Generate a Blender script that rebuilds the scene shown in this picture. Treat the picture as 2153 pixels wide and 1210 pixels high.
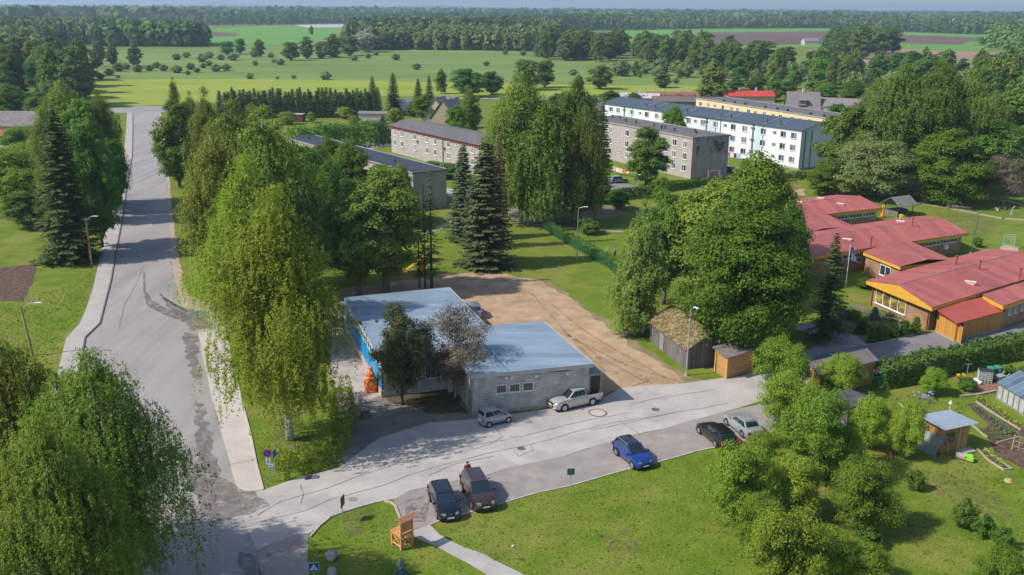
import bpy, math, random
import numpy as np
from mathutils import Vector
S = bpy.context.scene
for o in list(bpy.data.objects): bpy.data.objects.remove(o)
RAD = math.radians
# ---------------- camera, sky, sun, exposure ----------------
CAMH = 36.0; FPX = 1950.0; PITCH = RAD(16.8); ROLL = RAD(0.4)
cd = bpy.data.cameras.new('camera'); cam = bpy.data.objects.new('camera', cd); S.collection.objects.link(cam)
cam.location = (0, 0, CAMH); cam.rotation_mode = 'XYZ'
from mathutils import Matrix
cam.rotation_euler = (Matrix.Rotation(math.pi/2-PITCH, 4, 'X') @ Matrix.Rotation(ROLL, 4, 'Z')).to_euler()
cd.sensor_width = 36; cd.lens = 36*FPX/2153; cd.clip_start = .5; cd.clip_end = 60000
S.camera = cam
SUN_EL = RAD(44); SUN_DIR = RAD(16)          # light travels towards +X, a little +Y
W = bpy.data.worlds.new('World'); S.world = W; W.use_nodes = True
nt = W.node_tree; nt.nodes.clear()
wo = nt.nodes.new('ShaderNodeOutputWorld'); bg = nt.nodes.new('ShaderNodeBackground'); sky = nt.nodes.new('ShaderNodeTexSky')
sky.sky_type = 'NISHITA'; sky.sun_disc = False; sky.sun_elevation = SUN_EL
sky.sun_rotation = math.atan2(-math.cos(SUN_DIR), -math.sin(SUN_DIR))
sky.air_density = 1.0; sky.dust_density = 1.2; sky.ozone_density = 2.0
bg.inputs[1].default_value = 0.15
nt.links.new(sky.outputs[0], bg.inputs[0]); nt.links.new(bg.outputs[0], wo.inputs[0])
sl = bpy.data.lights.new('sun', 'SUN'); sl.energy = 4.7; sl.angle = RAD(.6); sl.color = (1, .93, .82)
so = bpy.data.objects.new('sun', sl); S.collection.objects.link(so)
so.rotation_euler = Vector((math.cos(SUN_EL)*math.cos(SUN_DIR), math.cos(SUN_EL)*math.sin(SUN_DIR), -math.sin(SUN_EL))).to_track_quat('-Z', 'Y').to_euler()
so.location = (0, 0, 80)
S.view_settings.view_transform = 'Standard'; S.view_settings.look = 'None'; S.view_settings.exposure = 0.12; S.view_settings.gamma = 1
S.render.engine = 'CYCLES'; S.cycles.max_bounces = 7; S.cycles.diffuse_bounces = 4; S.cycles.glossy_bounces = 2
S.cycles.transmission_bounces = 3; S.cycles.transparent_max_bounces = 8; S.cycles.volume_bounces = 0
S.cycles.sample_clamp_indirect = 4
COL = S.collection
# ---------------- survey helpers: where a line of sight meets a level plane ----------------
def ray(px, py):
    x = (px-1076.5)/FPX; y = -(py-605)/FPX; c, s = math.cos(ROLL), math.sin(ROLL)
    x, y = x*c-y*s, x*s+y*c
    return Vector((x, math.cos(PITCH)+y*math.sin(PITCH), -math.sin(PITCH)+y*math.cos(PITCH)))
def G(px, py, z=0.0):
    d = ray(px, py); t = (z-CAMH)/d.z
    return Vector((d.x*t, d.y*t, z))
def PR(p):
    d = Vector(p)-Vector((0, 0, CAMH)); w = d.y*math.cos(PITCH)-d.z*math.sin(PITCH)
    x = d.x/w; y = (d.y*math.sin(PITCH)+d.z*math.cos(PITCH))/w; c, s = math.cos(ROLL), math.sin(ROLL)
    x, y = x*c+y*s, -x*s+y*c
    return 1076.5+x*FPX, 605-y*FPX, w
# ---------------- objects ----------------
ORG = {}
def link(o, parent=None):
    COL.objects.link(o)
    if parent is not None: o.parent = parent
    return o
def tag(o, label=None, cat=None, group=None, kind=None):
    if label: o['label'] = label
    if cat: o['category'] = cat
    if group: o['group'] = group
    if kind: o['kind'] = kind
    return o
def thing(name, label, cat, loc=(0, 0, 0), rz=0, group=None, world=False):
    o = bpy.data.objects.new(name, None); link(o); o.location = loc; o.rotation_euler = (0, 0, rz); o.empty_display_size = .5
    if world: ORG[o.name] = Vector(loc)
    return tag(o, label, cat, group)
def copy_tree(o, parent=None):
    c = o.copy(); COL.objects.link(c); c.parent = parent
    for ch in list(o.children): copy_tree(ch, c)
    return c
# ---------------- materials ----------------
MT = {}
def M(name, c1, c2=None, scale=3.0, rough=.8, metal=0., bump=0., stretch=(1, 1, 1), ramp=(.35, .65), coord='Object', detail=5, spec=.4, c3=None, scale3=.3, ramp3=(.55, .7), fine=0.0, coat=0.0):
    if name in MT: return MT[name]
    m = bpy.data.materials.new(name); m.use_nodes = True; t = m.node_tree; b = t.nodes['Principled BSDF']
    b.inputs['Roughness'].default_value = rough; b.inputs['Metallic'].default_value = metal
    b.inputs['Specular IOR Level'].default_value = spec; b.inputs['Coat Weight'].default_value = coat; b.inputs['Coat Roughness'].default_value = .05
    b.inputs['Base Color'].default_value = (*c1, 1)
    if c2 is not None or bump:
        tc = t.nodes.new('ShaderNodeTexCoord'); mp = t.nodes.new('ShaderNodeMapping'); mp.inputs['Scale'].default_value = stretch
        t.links.new(tc.outputs[coord], mp.inputs[0])
        n = t.nodes.new('ShaderNodeTexNoise'); n.inputs['Scale'].default_value = scale; n.inputs['Detail'].default_value = detail
        n.inputs['Roughness'].default_value = .65
        t.links.new(mp.outputs[0], n.inputs['Vector'])
        if c2 is not None:
            r = t.nodes.new('ShaderNodeValToRGB'); r.color_ramp.elements[0].position = ramp[0]; r.color_ramp.elements[1].position = ramp[1]
            r.color_ramp.elements[0].color = (*c1, 1); r.color_ramp.elements[1].color = (*c2, 1)
            t.links.new(n.outputs['Fac'], r.inputs[0]); out = r.outputs[0]
            if c3 is not None:
                n3 = t.nodes.new('ShaderNodeTexNoise'); n3.inputs['Scale'].default_value = scale3; n3.inputs['Detail'].default_value = 6; n3.inputs['Roughness'].default_value = .7
                t.links.new(mp.outputs[0], n3.inputs['Vector'])
                r3 = t.nodes.new('ShaderNodeMapRange'); r3.inputs[1].default_value = ramp3[0]; r3.inputs[2].default_value = ramp3[1]
                t.links.new(n3.outputs['Fac'], r3.inputs[0])
                mx = t.nodes.new('ShaderNodeMix'); mx.data_type = 'RGBA'; mx.inputs[7].default_value = (*c3, 1)
                t.links.new(r3.outputs[0], mx.inputs[0]); t.links.new(out, mx.inputs[6]); out = mx.outputs[2]
            if fine:
                nf = t.nodes.new('ShaderNodeTexNoise'); nf.inputs['Scale'].default_value = 9; nf.inputs['Detail'].default_value = 3
                t.links.new(tc.outputs[coord], nf.inputs['Vector'])
                rf = t.nodes.new('ShaderNodeMapRange'); rf.inputs[1].default_value = .3; rf.inputs[2].default_value = .7
                rf.inputs[3].default_value = 1-fine; rf.inputs[4].default_value = 1+fine
                t.links.new(nf.outputs['Fac'], rf.inputs[0])
                mu = t.nodes.new('ShaderNodeVectorMath'); mu.operation = 'SCALE'
                t.links.new(out, mu.inputs[0]); t.links.new(rf.outputs[0], mu.inputs['Scale']); out = mu.outputs[0]
            t.links.new(out, b.inputs['Base Color'])
        if bump:
            bp = t.nodes.new('ShaderNodeBump'); bp.inputs['Strength'].default_value = bump; bp.inputs['Distance'].default_value = .05
            t.links.new(n.outputs['Fac'], bp.inputs['Height']); t.links.new(bp.outputs[0], b.inputs['Normal'])
    MT[name] = m; return m
def Mbrick(name, c1, c2, mortar, w=.25, h=.08, rough=.85, ms=.012, stain=None):
    if name in MT: return MT[name]
    m = bpy.data.materials.new(name); m.use_nodes = True; t = m.node_tree; b = t.nodes['Principled BSDF']; b.inputs['Roughness'].default_value = rough
    b.inputs['Specular IOR Level'].default_value = .25
    uv = t.nodes.new('ShaderNodeUVMap'); br = t.nodes.new('ShaderNodeTexBrick'); br.inputs['Scale'].default_value = 1
    br.inputs['Color1'].default_value = (*c1, 1); br.inputs['Color2'].default_value = (*c2, 1); br.inputs['Mortar'].default_value = (*mortar, 1)
    br.inputs['Mortar Size'].default_value = ms; br.inputs['Brick Width'].default_value = w; br.inputs['Row Height'].default_value = h
    t.links.new(uv.outputs[0], br.inputs['Vector'])
    n = t.nodes.new('ShaderNodeTexNoise'); n.inputs['Scale'].default_value = .9; n.inputs['Detail'].default_value = 6
    t.links.new(uv.outputs[0], n.inputs['Vector'])
    mr = t.nodes.new('ShaderNodeMapRange'); mr.inputs[1].default_value = .3; mr.inputs[2].default_value = .7; mr.inputs[3].default_value = .72; mr.inputs[4].default_value = 1.15
    t.links.new(n.outputs['Fac'], mr.inputs[0])
    mu = t.nodes.new('ShaderNodeVectorMath'); mu.operation = 'SCALE'; t.links.new(br.outputs['Color'], mu.inputs[0]); t.links.new(mr.outputs[0], mu.inputs['Scale'])
    t.links.new(mu.outputs[0], b.inputs['Base Color']); MT[name] = m; return m
def Mstripe(name, c1, c2, period=.3, axis=0, duty=.12, rough=.5, metal=0., bump=.0, noise=.25, nscale=(.5, .5), spec=.4):
    """regular seams or boards along a UV axis, in metres, with weathering"""
    if name in MT: return MT[name]
    m = bpy.data.materials.new(name); m.use_nodes = True; t = m.node_tree; b = t.nodes['Principled BSDF']
    b.inputs['Roughness'].default_value = rough; b.inputs['Metallic'].default_value = metal; b.inputs['Specular IOR Level'].default_value = spec
    uv = t.nodes.new('ShaderNodeUVMap'); sp = t.nodes.new('ShaderNodeSeparateXYZ'); t.links.new(uv.outputs[0], sp.inputs[0])
    dv = t.nodes.new('ShaderNodeMath'); dv.operation = 'DIVIDE'; dv.inputs[1].default_value = period; t.links.new(sp.outputs[axis], dv.inputs[0])
    fr = t.nodes.new('ShaderNodeMath'); fr.operation = 'FRACT'; t.links.new(dv.outputs[0], fr.inputs[0])
    lt = t.nodes.new('ShaderNodeMath'); lt.operation = 'LESS_THAN'; lt.inputs[1].default_value = duty; t.links.new(fr.outputs[0], lt.inputs[0])
    mx = t.nodes.new('ShaderNodeMix'); mx.data_type = 'RGBA'; mx.inputs[6].default_value = (*c1, 1); mx.inputs[7].default_value = (*c2, 1)
    t.links.new(lt.outputs[0], mx.inputs[0])
    fl = t.nodes.new('ShaderNodeMath'); fl.operation = 'FLOOR'; t.links.new(dv.outputs[0], fl.inputs[0])
    wn = t.nodes.new('ShaderNodeTexWhiteNoise'); wn.noise_dimensions = '1D'; t.links.new(fl.outputs[0], wn.inputs['W'])
    mp = t.nodes.new('ShaderNodeMapping'); mp.inputs['Scale'].default_value = (nscale[0], nscale[1], 1); t.links.new(uv.outputs[0], mp.inputs[0])
    n = t.nodes.new('ShaderNodeTexNoise'); n.inputs['Scale'].default_value = 1; n.inputs['Detail'].default_value = 7; n.inputs['Roughness'].default_value = .7
    t.links.new(mp.outputs[0], n.inputs['Vector'])
    ad = t.nodes.new('ShaderNodeMath'); ad.operation = 'MULTIPLY_ADD'; ad.inputs[1].default_value = .35; t.links.new(wn.outputs[0], ad.inputs[0]); t.links.new(n.outputs['Fac'], ad.inputs[2])
    mr = t.nodes.new('ShaderNodeMapRange'); mr.inputs[1].default_value = .4; mr.inputs[2].default_value = .95; mr.inputs[3].default_value = 1-noise; mr.inputs[4].default_value = 1+noise
    t.links.new(ad.outputs[0], mr.inputs[0])
    mu = t.nodes.new('ShaderNodeVectorMath'); mu.operation = 'SCALE'; t.links.new(mx.outputs[2], mu.inputs[0]); t.links.new(mr.outputs[0], mu.inputs['Scale'])
    t.links.new(mu.outputs[0], b.inputs['Base Color'])
    if bump:
        bp = t.nodes.new('ShaderNodeBump'); bp.inputs['Strength'].default_value = bump; bp.inputs['Distance'].default_value = .03
        t.links.new(lt.outputs[0], bp.inputs['Height']); t.links.new(bp.outputs[0], b.inputs['Normal'])
    MT[name] = m; return m
def Mleaf(name, c1, c2, trans=.3, var=.25, rough=.65):
    if name in MT: return MT[name]
    m = bpy.data.materials.new(name); m.use_nodes = True; t = m.node_tree; b = t.nodes['Principled BSDF']; b.inputs['Roughness'].default_value = rough
    b.inputs['Specular IOR Level'].default_value = .18
    at = t.nodes.new('ShaderNodeAttribute'); at.attribute_name = 'rnd'
    mx = t.nodes.new('ShaderNodeMix'); mx.data_type = 'RGBA'; mx.inputs[6].default_value = (*c1, 1); mx.inputs[7].default_value = (*c2, 1)
    t.links.new(at.outputs['Fac'], mx.inputs[0])
    oi = t.nodes.new('ShaderNodeObjectInfo')
    hs = t.nodes.new('ShaderNodeHueSaturation')
    mh = t.nodes.new('ShaderNodeMapRange'); mh.inputs[3].default_value = .5-.03*var/.25; mh.inputs[4].default_value = .5+.02*var/.25; t.links.new(oi.outputs['Random'], mh.inputs[0])
    mv = t.nodes.new('ShaderNodeMath'); mv.operation = 'MULTIPLY'; mv.inputs[1].default_value = 7.13; t.links.new(oi.outputs['Random'], mv.inputs[0])
    f = t.nodes.new('ShaderNodeMath'); f.operation = 'FRACT'; t.links.new(mv.outputs[0], f.inputs[0])
    mr = t.nodes.new('ShaderNodeMapRange'); mr.inputs[3].default_value = 1-var; mr.inputs[4].default_value = 1+var; t.links.new(f.outputs[0], mr.inputs[0])
    t.links.new(mh.outputs[0], hs.inputs['Hue']); t.links.new(mr.outputs[0], hs.inputs['Value']); t.links.new(mx.outputs[2], hs.inputs['Color'])
    t.links.new(hs.outputs[0], b.inputs['Base Color'])
    tr = t.nodes.new('ShaderNodeBsdfTranslucent'); t.links.new(hs.outputs[0], tr.inputs[0])
    ms = t.nodes.new('ShaderNodeMixShader'); ms.inputs[0].default_value = trans
    t.links.new(b.outputs[0], ms.inputs[1]); t.links.new(tr.outputs[0], ms.inputs[2])
    t.links.new(ms.outputs[0], t.nodes['Material Output'].inputs[0]); MT[name] = m; return m
# ---------------- mesh building ----------------
def mesh_np(name, V, Q, k, mat, rnd=None):
    """V (n,3) vertices, Q (m,k) polygon indices"""
    me = bpy.data.meshes.new(name); V = np.asarray(V, np.float32); Q = np.asarray(Q, np.int32)
    me.vertices.add(len(V)); me.vertices.foreach_set('co', V.ravel())
    me.loops.add(Q.size); me.loops.foreach_set('vertex_index', Q.ravel())
    me.polygons.add(len(Q)); me.polygons.foreach_set('loop_start', np.arange(0, Q.size, k, dtype=np.int32))
    if rnd is not None:
        a = me.attributes.new('rnd', 'FLOAT', 'FACE'); a.data.foreach_set('value', np.asarray(rnd, np.float32))
    me.update(calc_edges=True); me.materials.append(mat); return me
class MB:
    def __init__(s): s.v = []; s.f = []
    def face(s, pts):
        n = len(s.v); s.v += [Vector(p) if len(p) == 3 else Vector((p[0], p[1], 0)) for p in pts]; s.f.append(tuple(range(n, n+len(pts)))); return s
    def hexa(s, b, t):
        n = len(s.v); s.v += [Vector(p) for p in b]+[Vector(p) for p in t]
        s.f += [(n+3, n+2, n+1, n), (n+4, n+5, n+6, n+7)]+[(n+i, n+(i+1) % 4, n+4+(i+1) % 4, n+4+i) for i in range(4)]; return s
    def box(s, c, d, rz=0.0, rx=0.0, ry=0.0):
        from mathutils import Euler
        R = Euler((rx, ry, rz)).to_matrix(); c = Vector(c); h = Vector(d)/2
        P = [c+R@Vector((sx*h.x, sy*h.y, sz*h.z)) for sz in (-1, 1) for sx, sy in ((-1, -1), (1, -1), (1, 1), (-1, 1))]
        return s.hexa(P[:4], P[4:])
    def prism(s, pts, z0, z1):
        n = len(s.v); k = len(pts); s.v += [Vector((p[0], p[1], z0)) for p in pts]+[Vector((p[0], p[1], z1)) for p in pts]
        s.f += [tuple(n+i for i in range(k-1, -1, -1)), tuple(n+k+i for i in range(k))]+[(n+i, n+(i+1) % k, n+k+(i+1) % k, n+k+i) for i in range(k)]; return s
    def tube(s, p, q, r0, r1=None, n=6, cap=True):
        p = Vector(p); q = Vector(q); r1 = r0 if r1 is None else r1; d = (q-p).normalized()
        a = d.cross(Vector((0, 0, 1)) if abs(d.z) < .9 else Vector((1, 0, 0))).normalized(); b = d.cross(a); k = len(s.v)
        for c, r in ((p, r0), (q, r1)):
            for i in range(n):
                w = 2*math.pi*i/n; s.v.append(c+a*(math.cos(w)*r)+b*(math.sin(w)*r))
        for i in range(n): s.f.append((k+i, k+(i+1) % n, k+n+(i+1) % n, k+n+i))
        if cap: s.f.append(tuple(k+n-1-i for i in range(n))); s.f.append(tuple(k+n+i for i in range(n)))
        return s
    def path(s, pts, r, n=6):
        R = r if isinstance(r, (list, tuple)) else [r]*len(pts)
        for i in range(len(pts)-1): s.tube(pts[i], pts[i+1], R[i], R[i+1], n)
        return s
    def lathe(s, prof, c=(0, 0, 0), n=14, sx=1., sy=1.):
        c = Vector(c); k = len(s.v)
        for r, z in prof:
            for i in range(n):
                w = 2*math.pi*i/n; s.v.append(c+Vector((math.cos(w)*r*sx, math.sin(w)*r*sy, z)))
        for j in range(len(prof)-1):
            for i in range(n): s.f.append((k+j*n+i, k+j*n+(i+1) % n, k+(j+1)*n+(i+1) % n, k+(j+1)*n+i))
        s.f.append(tuple(k+n-1-i for i in range(n))); e = k+(len(prof)-1)*n; s.f.append(tuple(e+i for i in range(n))); return s
    def build(s, name, mat, parent=None, smooth=False, bevel=0.0, org=None):
        o = ORG.get(parent.name, Vector((0, 0, 0))) if parent is not None else Vector((0, 0, 0))
        if org is not None: o = Vector(org)
        me = bpy.data.meshes.new(name); me.from_pydata([tuple(p-o) for p in s.v], [], s.f); me.update(); me.materials.append(mat)
        uv = me.uv_layers.new(name='UVMap').data
        for p in me.polygons:
            n = p.normal
            if abs(n.z) > .985: T = Vector((1, 0, 0)); B = Vector((0, 1, 0))
            else: T = Vector((-n.y, n.x, 0)).normalized(); B = n.cross(T)
            for li in p.loop_indices:
                co = me.vertices[me.loops[li].vertex_index].co; uv[li].uv = (co.dot(T), co.dot(B))
            p.use_smooth = smooth
        ob = bpy.data.objects.new(name, me); link(ob, parent); ORG[ob.name] = o
        if org is not None and parent is None: ob.location = o
        if bevel:
            md = ob.modifiers.new('bevel', 'BEVEL'); md.width = bevel; md.segments = 2; md.limit_method = 'ANGLE'; md.angle_limit = RAD(35)
        return ob
def each(mb, name, mat, parent=None):
    """every separate piece becomes a part of its own"""
    par = list(range(len(mb.v)))
    def f(i):
        while par[i] != i: par[i] = par[par[i]]; i = par[i]
        return i
    for q in mb.f:
        for j in q[1:]: par[f(q[0])] = f(j)
    groups = {}
    for q in mb.f: groups.setdefault(f(q[0]), []).append(q)
    for fs in groups.values():
        m = MB(); ix = {}
        for q in fs:
            for i in q:
                if i not in ix: ix[i] = len(m.v); m.v.append(mb.v[i])
            m.f.append(tuple(ix[i] for i in q))
        m.build(name, mat, parent)
def wob(pts, amp=.3, step=1.5, seed=1, closed=True):
    """edge of a ground sheet, roughened as real edges are"""
    rnd = random.Random(seed); out = []; n = len(pts)
    for i in range(n if closed else n-1):
        a, b = Vector(pts[i][:2]), Vector(pts[(i+1) % n][:2]); L = (b-a).length; k = max(1, min(60, int(L/step))); nv = Vector((-(b-a).y, (b-a).x)).normalized() if L > 0 else Vector((0, 0))
        for j in range(k): out.append(a+(b-a)*(j/k)+nv*(rnd.uniform(-amp, amp)))
    if not closed: out.append(Vector(pts[-1][:2]))
    return out
def sheet(name, px, z, mat, amp=.25, step=1.5, seed=1, kind='structure'):
    P = wob([G(*p) for p in px], amp, step, seed); m = MB(); m.face([(p.x, p.y, z) for p in P])
    o = m.build(name, mat); o['kind'] = kind; return o
def strip(name, px, wid, z0, z1, mat, kind='structure', side=0.0):
    P = [G(*p) for p in px]; m = MB()
    for a, b in zip(P[:-1], P[1:]):
        d = (b-a).normalized(); nv = Vector((-d.y, d.x, 0)); l = nv*(wid/2+side); r = nv*(-wid/2+side); e = d*(wid*.1)
        m.hexa([(p.x, p.y, z0) for p in (a+r-e, b+r+e, b+l+e, a+l-e)], [(p.x, p.y, z1) for p in (a+r-e, b+r+e, b+l+e, a+l-e)])
    o = m.build(name, mat); o['kind'] = kind; return o
# ---------------- ground and paving ----------------
def ground_mat(name, a, b, c, brown, bscale=.05, bramp=(.6, .72)):
    m = M(name, a, b, scale=.35, rough=.95, spec=.1, c3=brown, scale3=bscale, ramp3=bramp, ramp=(.3, .7), fine=.3, detail=8)
    return m
GRASS = ground_mat('lawn_grass', (.075, .14, .010), (.165, .215, .028), None, (.24, .21, .06), .11, (.47, .72))
FIELD = M('meadow_green', (.11, .185, .045), (.19, .265, .075), scale=.012, rough=.95, spec=.1, c3=(.15, .20, .06), scale3=.02, ramp3=(.5, .7), stretch=(.5, 1.6, 1), fine=.15)
YEL = M('meadow_yellow', (.20, .27, .035), (.30, .34, .065), scale=.03, rough=.95, spec=.1, stretch=(.4, 1.5, 1), c3=(.09, .16, .03), scale3=.03, ramp3=(.55, .75), fine=.12)
SOIL = M('ploughed_soil', (.10, .065, .05), (.17, .12, .09), scale=.02, rough=.95, spec=.1, stretch=(.2, 2, 1), fine=.1)
CROP = M('crop_green', (.09, .22, .035), (.16, .31, .06), scale=.03, rough=.95, spec=.1, stretch=(.2, 2, 1))
ASPH = M('road_asphalt', (.255, .24, .238), (.33, .31, .305), scale=.25, rough=.85, spec=.3, stretch=(1, .12, 1), fine=.06, c3=(.19, .185, .20), scale3=.12, ramp3=(.5, .75))
CONC = M('street_surface', (.36, .335, .32), (.45, .42, .40), scale=.35, rough=.88, spec=.2, fine=.07, c3=(.30, .28, .275), scale3=.18, ramp3=(.52, .72))
PARK = M('parking_asphalt', (.24, .215, .205), (.31, .28, .265), scale=.5, rough=.9, spec=.2, fine=.09, c3=(.38, .33, .29), scale3=.3, ramp3=(.55, .7))
PAVE = M('pavement_concrete', (.42, .375, .35), (.50, .45, .42), scale=.4, rough=.9, spec=.2, fine=.05)
DIRT = M('dirt_yard', (.30, .205, .12), (.47, .34, .225), scale=.35, bump=.5, rough=.95, spec=.1, fine=.12, c3=(.22, .15, .09), scale3=.22, ramp3=(.6, .74))
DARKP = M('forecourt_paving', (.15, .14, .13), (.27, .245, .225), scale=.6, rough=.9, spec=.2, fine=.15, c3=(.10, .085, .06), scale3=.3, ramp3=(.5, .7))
DRIVE = M('drive_asphalt', (.17, .16, .175), (.24, .225, .235), scale=.3, rough=.85, spec=.2, fine=.06)
KERB = M('kerb_stone', (.38, .35, .31), (.50, .46, .41), scale=2, rough=.9)
DKERB = M('kerb_dark', (.14, .12, .11), (.2, .17, .16), scale=2, rough=.9)
BEDS = M('garden_soil', (.07, .045, .035), (.15, .105, .08), scale=1.5, rough=.95, spec=.1, fine=.3)
GRAV = M('gravel', (.30, .25, .21), (.42, .35, .29), scale=1.5, rough=.95, fine=.3)
g = MB(); g.face([(-16000, -300, 0), (16000, -300, 0), (16000, 16000, 0), (-16000, 16000, 0)]); o = g.build('ground', GRASS); o['kind'] = 'structure'
def fld(name, px, mat, z=.05): return sheet(name, px, z, mat, amp=1.5, step=25)
fld('meadow', [(0, 110), (440, 103), (700, 80), (1180, 95), (1700, 120), (2300, 100), (2300, 170), (1460, 182), (1000, 172), (215, 168), (-100, 180)], FIELD)
fld('meadow_strip', [(200, 168), (500, 167), (800, 171), (1300, 180), (1470, 181), (1470, 212), (1240, 214), (960, 204), (600, 205), (360, 223), (190, 224)], YEL, .1)
fld('field', [(436, 62), (560, 55), (700, 54), (740, 66), (660, 88), (640, 96), (440, 96)], CROP, .1)
fld('bare_field', [(436, 68), (500, 70), (495, 76), (438, 77)], SOIL, .15)
fld('pale_field', [(620, 53), (735, 50), (735, 58), (640, 58)], M('pale_field', (.42, .42, .42)), .15)
fld('crop_field', [(1180, 66), (1480, 62), (1740, 60), (1900, 68), (2070, 74), (2110, 80), (2070, 110), (1890, 106), (1700, 100), (1560, 110), (1480, 112), (1180, 92)], CROP, .1)
fld('ploughed_field', [(1180, 68), (1310, 67), (1300, 78), (1270, 80), (1230, 80)], SOIL, .15)
fld('ploughed_field', [(1485, 69), (1750, 66), (1860, 72), (1900, 74), (2060, 80), (2020, 95), (1890, 91), (1750, 92), (1600, 97), (1485, 94)], SOIL, .15)
fld('ploughed_field', [(1690, 106), (1770, 103), (1900, 104), (2050, 109), (2150, 115), (2153, 122), (1990, 128), (1880, 133), (1712, 136)], M('light_soil', (.26, .16, .11), (.33, .21, .15), scale=.02, stretch=(.2, 2, 1), rough=.95), .16)
# highway behind the village
sheet('highway', [(930, 206), (1010, 205), (1120, 209), (1260, 212), (1400, 214), (1400, 217), (1260, 216), (1120, 213), (1000, 209), (930, 210)], .12, ASPH, .2, 10)
sheet('cross_road', [(-60, 232), (60, 231), (200, 229), (270, 227), (290, 222), (355, 225), (420, 226), (420, 230), (345, 236), (270, 238), (60, 236), (-60, 237)], .02, ASPH, .1, 6)
KL = [(279, 238), (279, 280), (278, 328), (266, 400), (256, 467), (243, 534), (234, 587), (222, 634), (210, 681), (179, 711), (167, 775), (140, 900), (118, 1040), (95, 1230)]
KR = [(556, 1260), (545, 1210), (539, 1159), (512, 1085), (488, 993), (466, 912), (441, 820), (416, 701), (395, 668), (375, 634), (365, 587), (356, 540), (354, 467), (351, 400), (349, 368), (338, 278), (333, 236)]
sheet('road', KL+KR, .012, ASPH, .03, 2)
sheet('verge_gravel', [(333, 236), (338, 278), (349, 368), (351, 400), (354, 467), (356, 540), (365, 587), (380, 645), (416, 701), (474, 686), (484, 650), (436, 634), (418, 631), (398, 621), (388, 600), (375, 534), (360, 433), (356, 368), (344, 278), (338, 236)], .006, M('verge_gravel', (.33, .25, .20), (.40, .32, .26), scale=.5, fine=.2, rough=.95), .15, 1.2)
sheet('yard_entrance', [(405, 668), (450, 636), (484, 648), (600, 655), (720, 640), (735, 690), (700, 700), (600, 700), (474, 688), (418, 702)], .016, M('entrance_paving', (.28, .24, .21), (.38, .33, .29), scale=.4, fine=.15, c3=(.14, .12, .11), scale3=.3), .2, 1.5)
sheet('pavement', [(267, 238), (265, 280), (261, 318), (247, 361), (241, 400), (221, 483), (209, 550), (196, 607), (181, 654), (167, 684), (139, 713), (129, 754), (122, 785), (98, 900), (60, 1080), (30, 1230)]+KL[::-1], .12, M('left_pavement', (.34, .31, .30), (.42, .385, .37), scale=.4, fine=.06), .03, 2)
strip('kerb', KL, .16, 0, .135, DKERB)
sheet('pavement', [(416, 701), (441, 820), (466, 912), (488, 993), (502, 1039), (509, 1037), (556, 1030), (542, 976), (529, 912), (508, 834), (485, 735), (474, 686)], .03, PAVE, .03, 2)
strip('kerb', [(474, 686), (485, 735), (508, 834), (529, 912), (542, 976), (556, 1030)], .14, 0, .1, KERB, side=-.1)
sheet('side_street', [(502, 1039), (556, 1031), (620, 1008), (712, 984), (800, 920), (900, 890), (1008, 880), (1120, 866), (1245, 850), (1310, 815), (1440, 806), (1560, 790), (1640, 762), (1700, 745), (1720, 800), (1640, 830), (1555, 858), (1519, 868), (1452, 884), (1400, 901), (1320, 918), (1259, 936), (1188, 959), (1073, 983), (1022, 1000), (951, 1012), (863, 1032), (832, 1049), (790, 1056), (724, 1074), (695, 1085), (672, 1104), (650, 1122), (623, 1124), (576, 1142), (539, 1159), (512, 1085)], .02, CONC, .06, 1.5)
sheet('parking', [(1555, 860), (1519, 868), (1452, 884), (1400, 901), (1320, 918), (1259, 936), (1188, 959), (1073, 983), (1022, 1000), (951, 1012), (863, 1032), (830, 1049), (834, 1070), (845, 1092), (863, 1116), (905, 1105), (927, 1095), (995, 1076), (1059, 1058), (1130, 1037), (1201, 1022), (1276, 1000), (1327, 986), (1378, 974), (1420, 963), (1463, 950), (1512, 940), (1564, 929), (1640, 905), (1640, 840)], .014, PARK, .08, 1.5)
strip('kerb', [(903, 1105), (927, 1095), (995, 1076), (1059, 1058), (1130, 1037), (1201, 1022), (1276, 1000), (1327, 986), (1378, 974), (1420, 963), (1463, 950), (1512, 940), (1564, 929)], .12, 0, .07, KERB)
strip('kerb', [(652, 1130), (672, 1107), (695, 1088), (724, 1077), (764, 1065), (790, 1058), (807, 1055), (822, 1058), (831, 1065), (836, 1078), (841, 1090), (850, 1104)], .14, 0, .11, KERB)
sheet('gravel_apron', [(539, 1159), (576, 1142), (623, 1124), (650, 1124), (647, 1150), (646, 1210), (648, 1260), (556, 1260), (545, 1210)], .008, M('apron', (.27, .23, .215), (.35, .305, .28), scale=.7, fine=.15, c3=(.14, .115, .10), scale3=.35, ramp3=(.58, .7)), .15, 1)
sheet('path', [(863, 1117), (876, 1134), (917, 1149), (951, 1168), (991, 1190), (1025, 1209), (1070, 1245), (1160, 1245), (1103, 1210), (1066, 1190), (1022, 1169), (971, 1149), (924, 1125), (905, 1105)], .016, M('path_surface', (.33, .31, .30), (.42, .39, .37), scale=.5, fine=.1), .06, .8)
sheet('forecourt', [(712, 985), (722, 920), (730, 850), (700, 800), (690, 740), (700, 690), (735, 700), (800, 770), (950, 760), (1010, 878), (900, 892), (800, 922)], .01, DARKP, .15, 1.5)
sheet('forecourt_slabs', [(700, 690), (722, 690), (760, 760), (800, 830), (760, 850), (716, 870), (690, 800), (694, 740)], .022, M('slabs', (.32, .28, .255), (.43, .38, .35), scale=.8, fine=.15, c3=(.2, .17, .15), scale3=.5), .15, 1.2)
sheet('under_tree_ground', [(800, 826), (850, 805), (940, 800), (985, 870), (900, 868), (830, 850)], .016, M('moss_ground', (.05, .05, .02), (.12, .10, .045), scale=.8, fine=.3, rough=.95), .3, 1)
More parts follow.
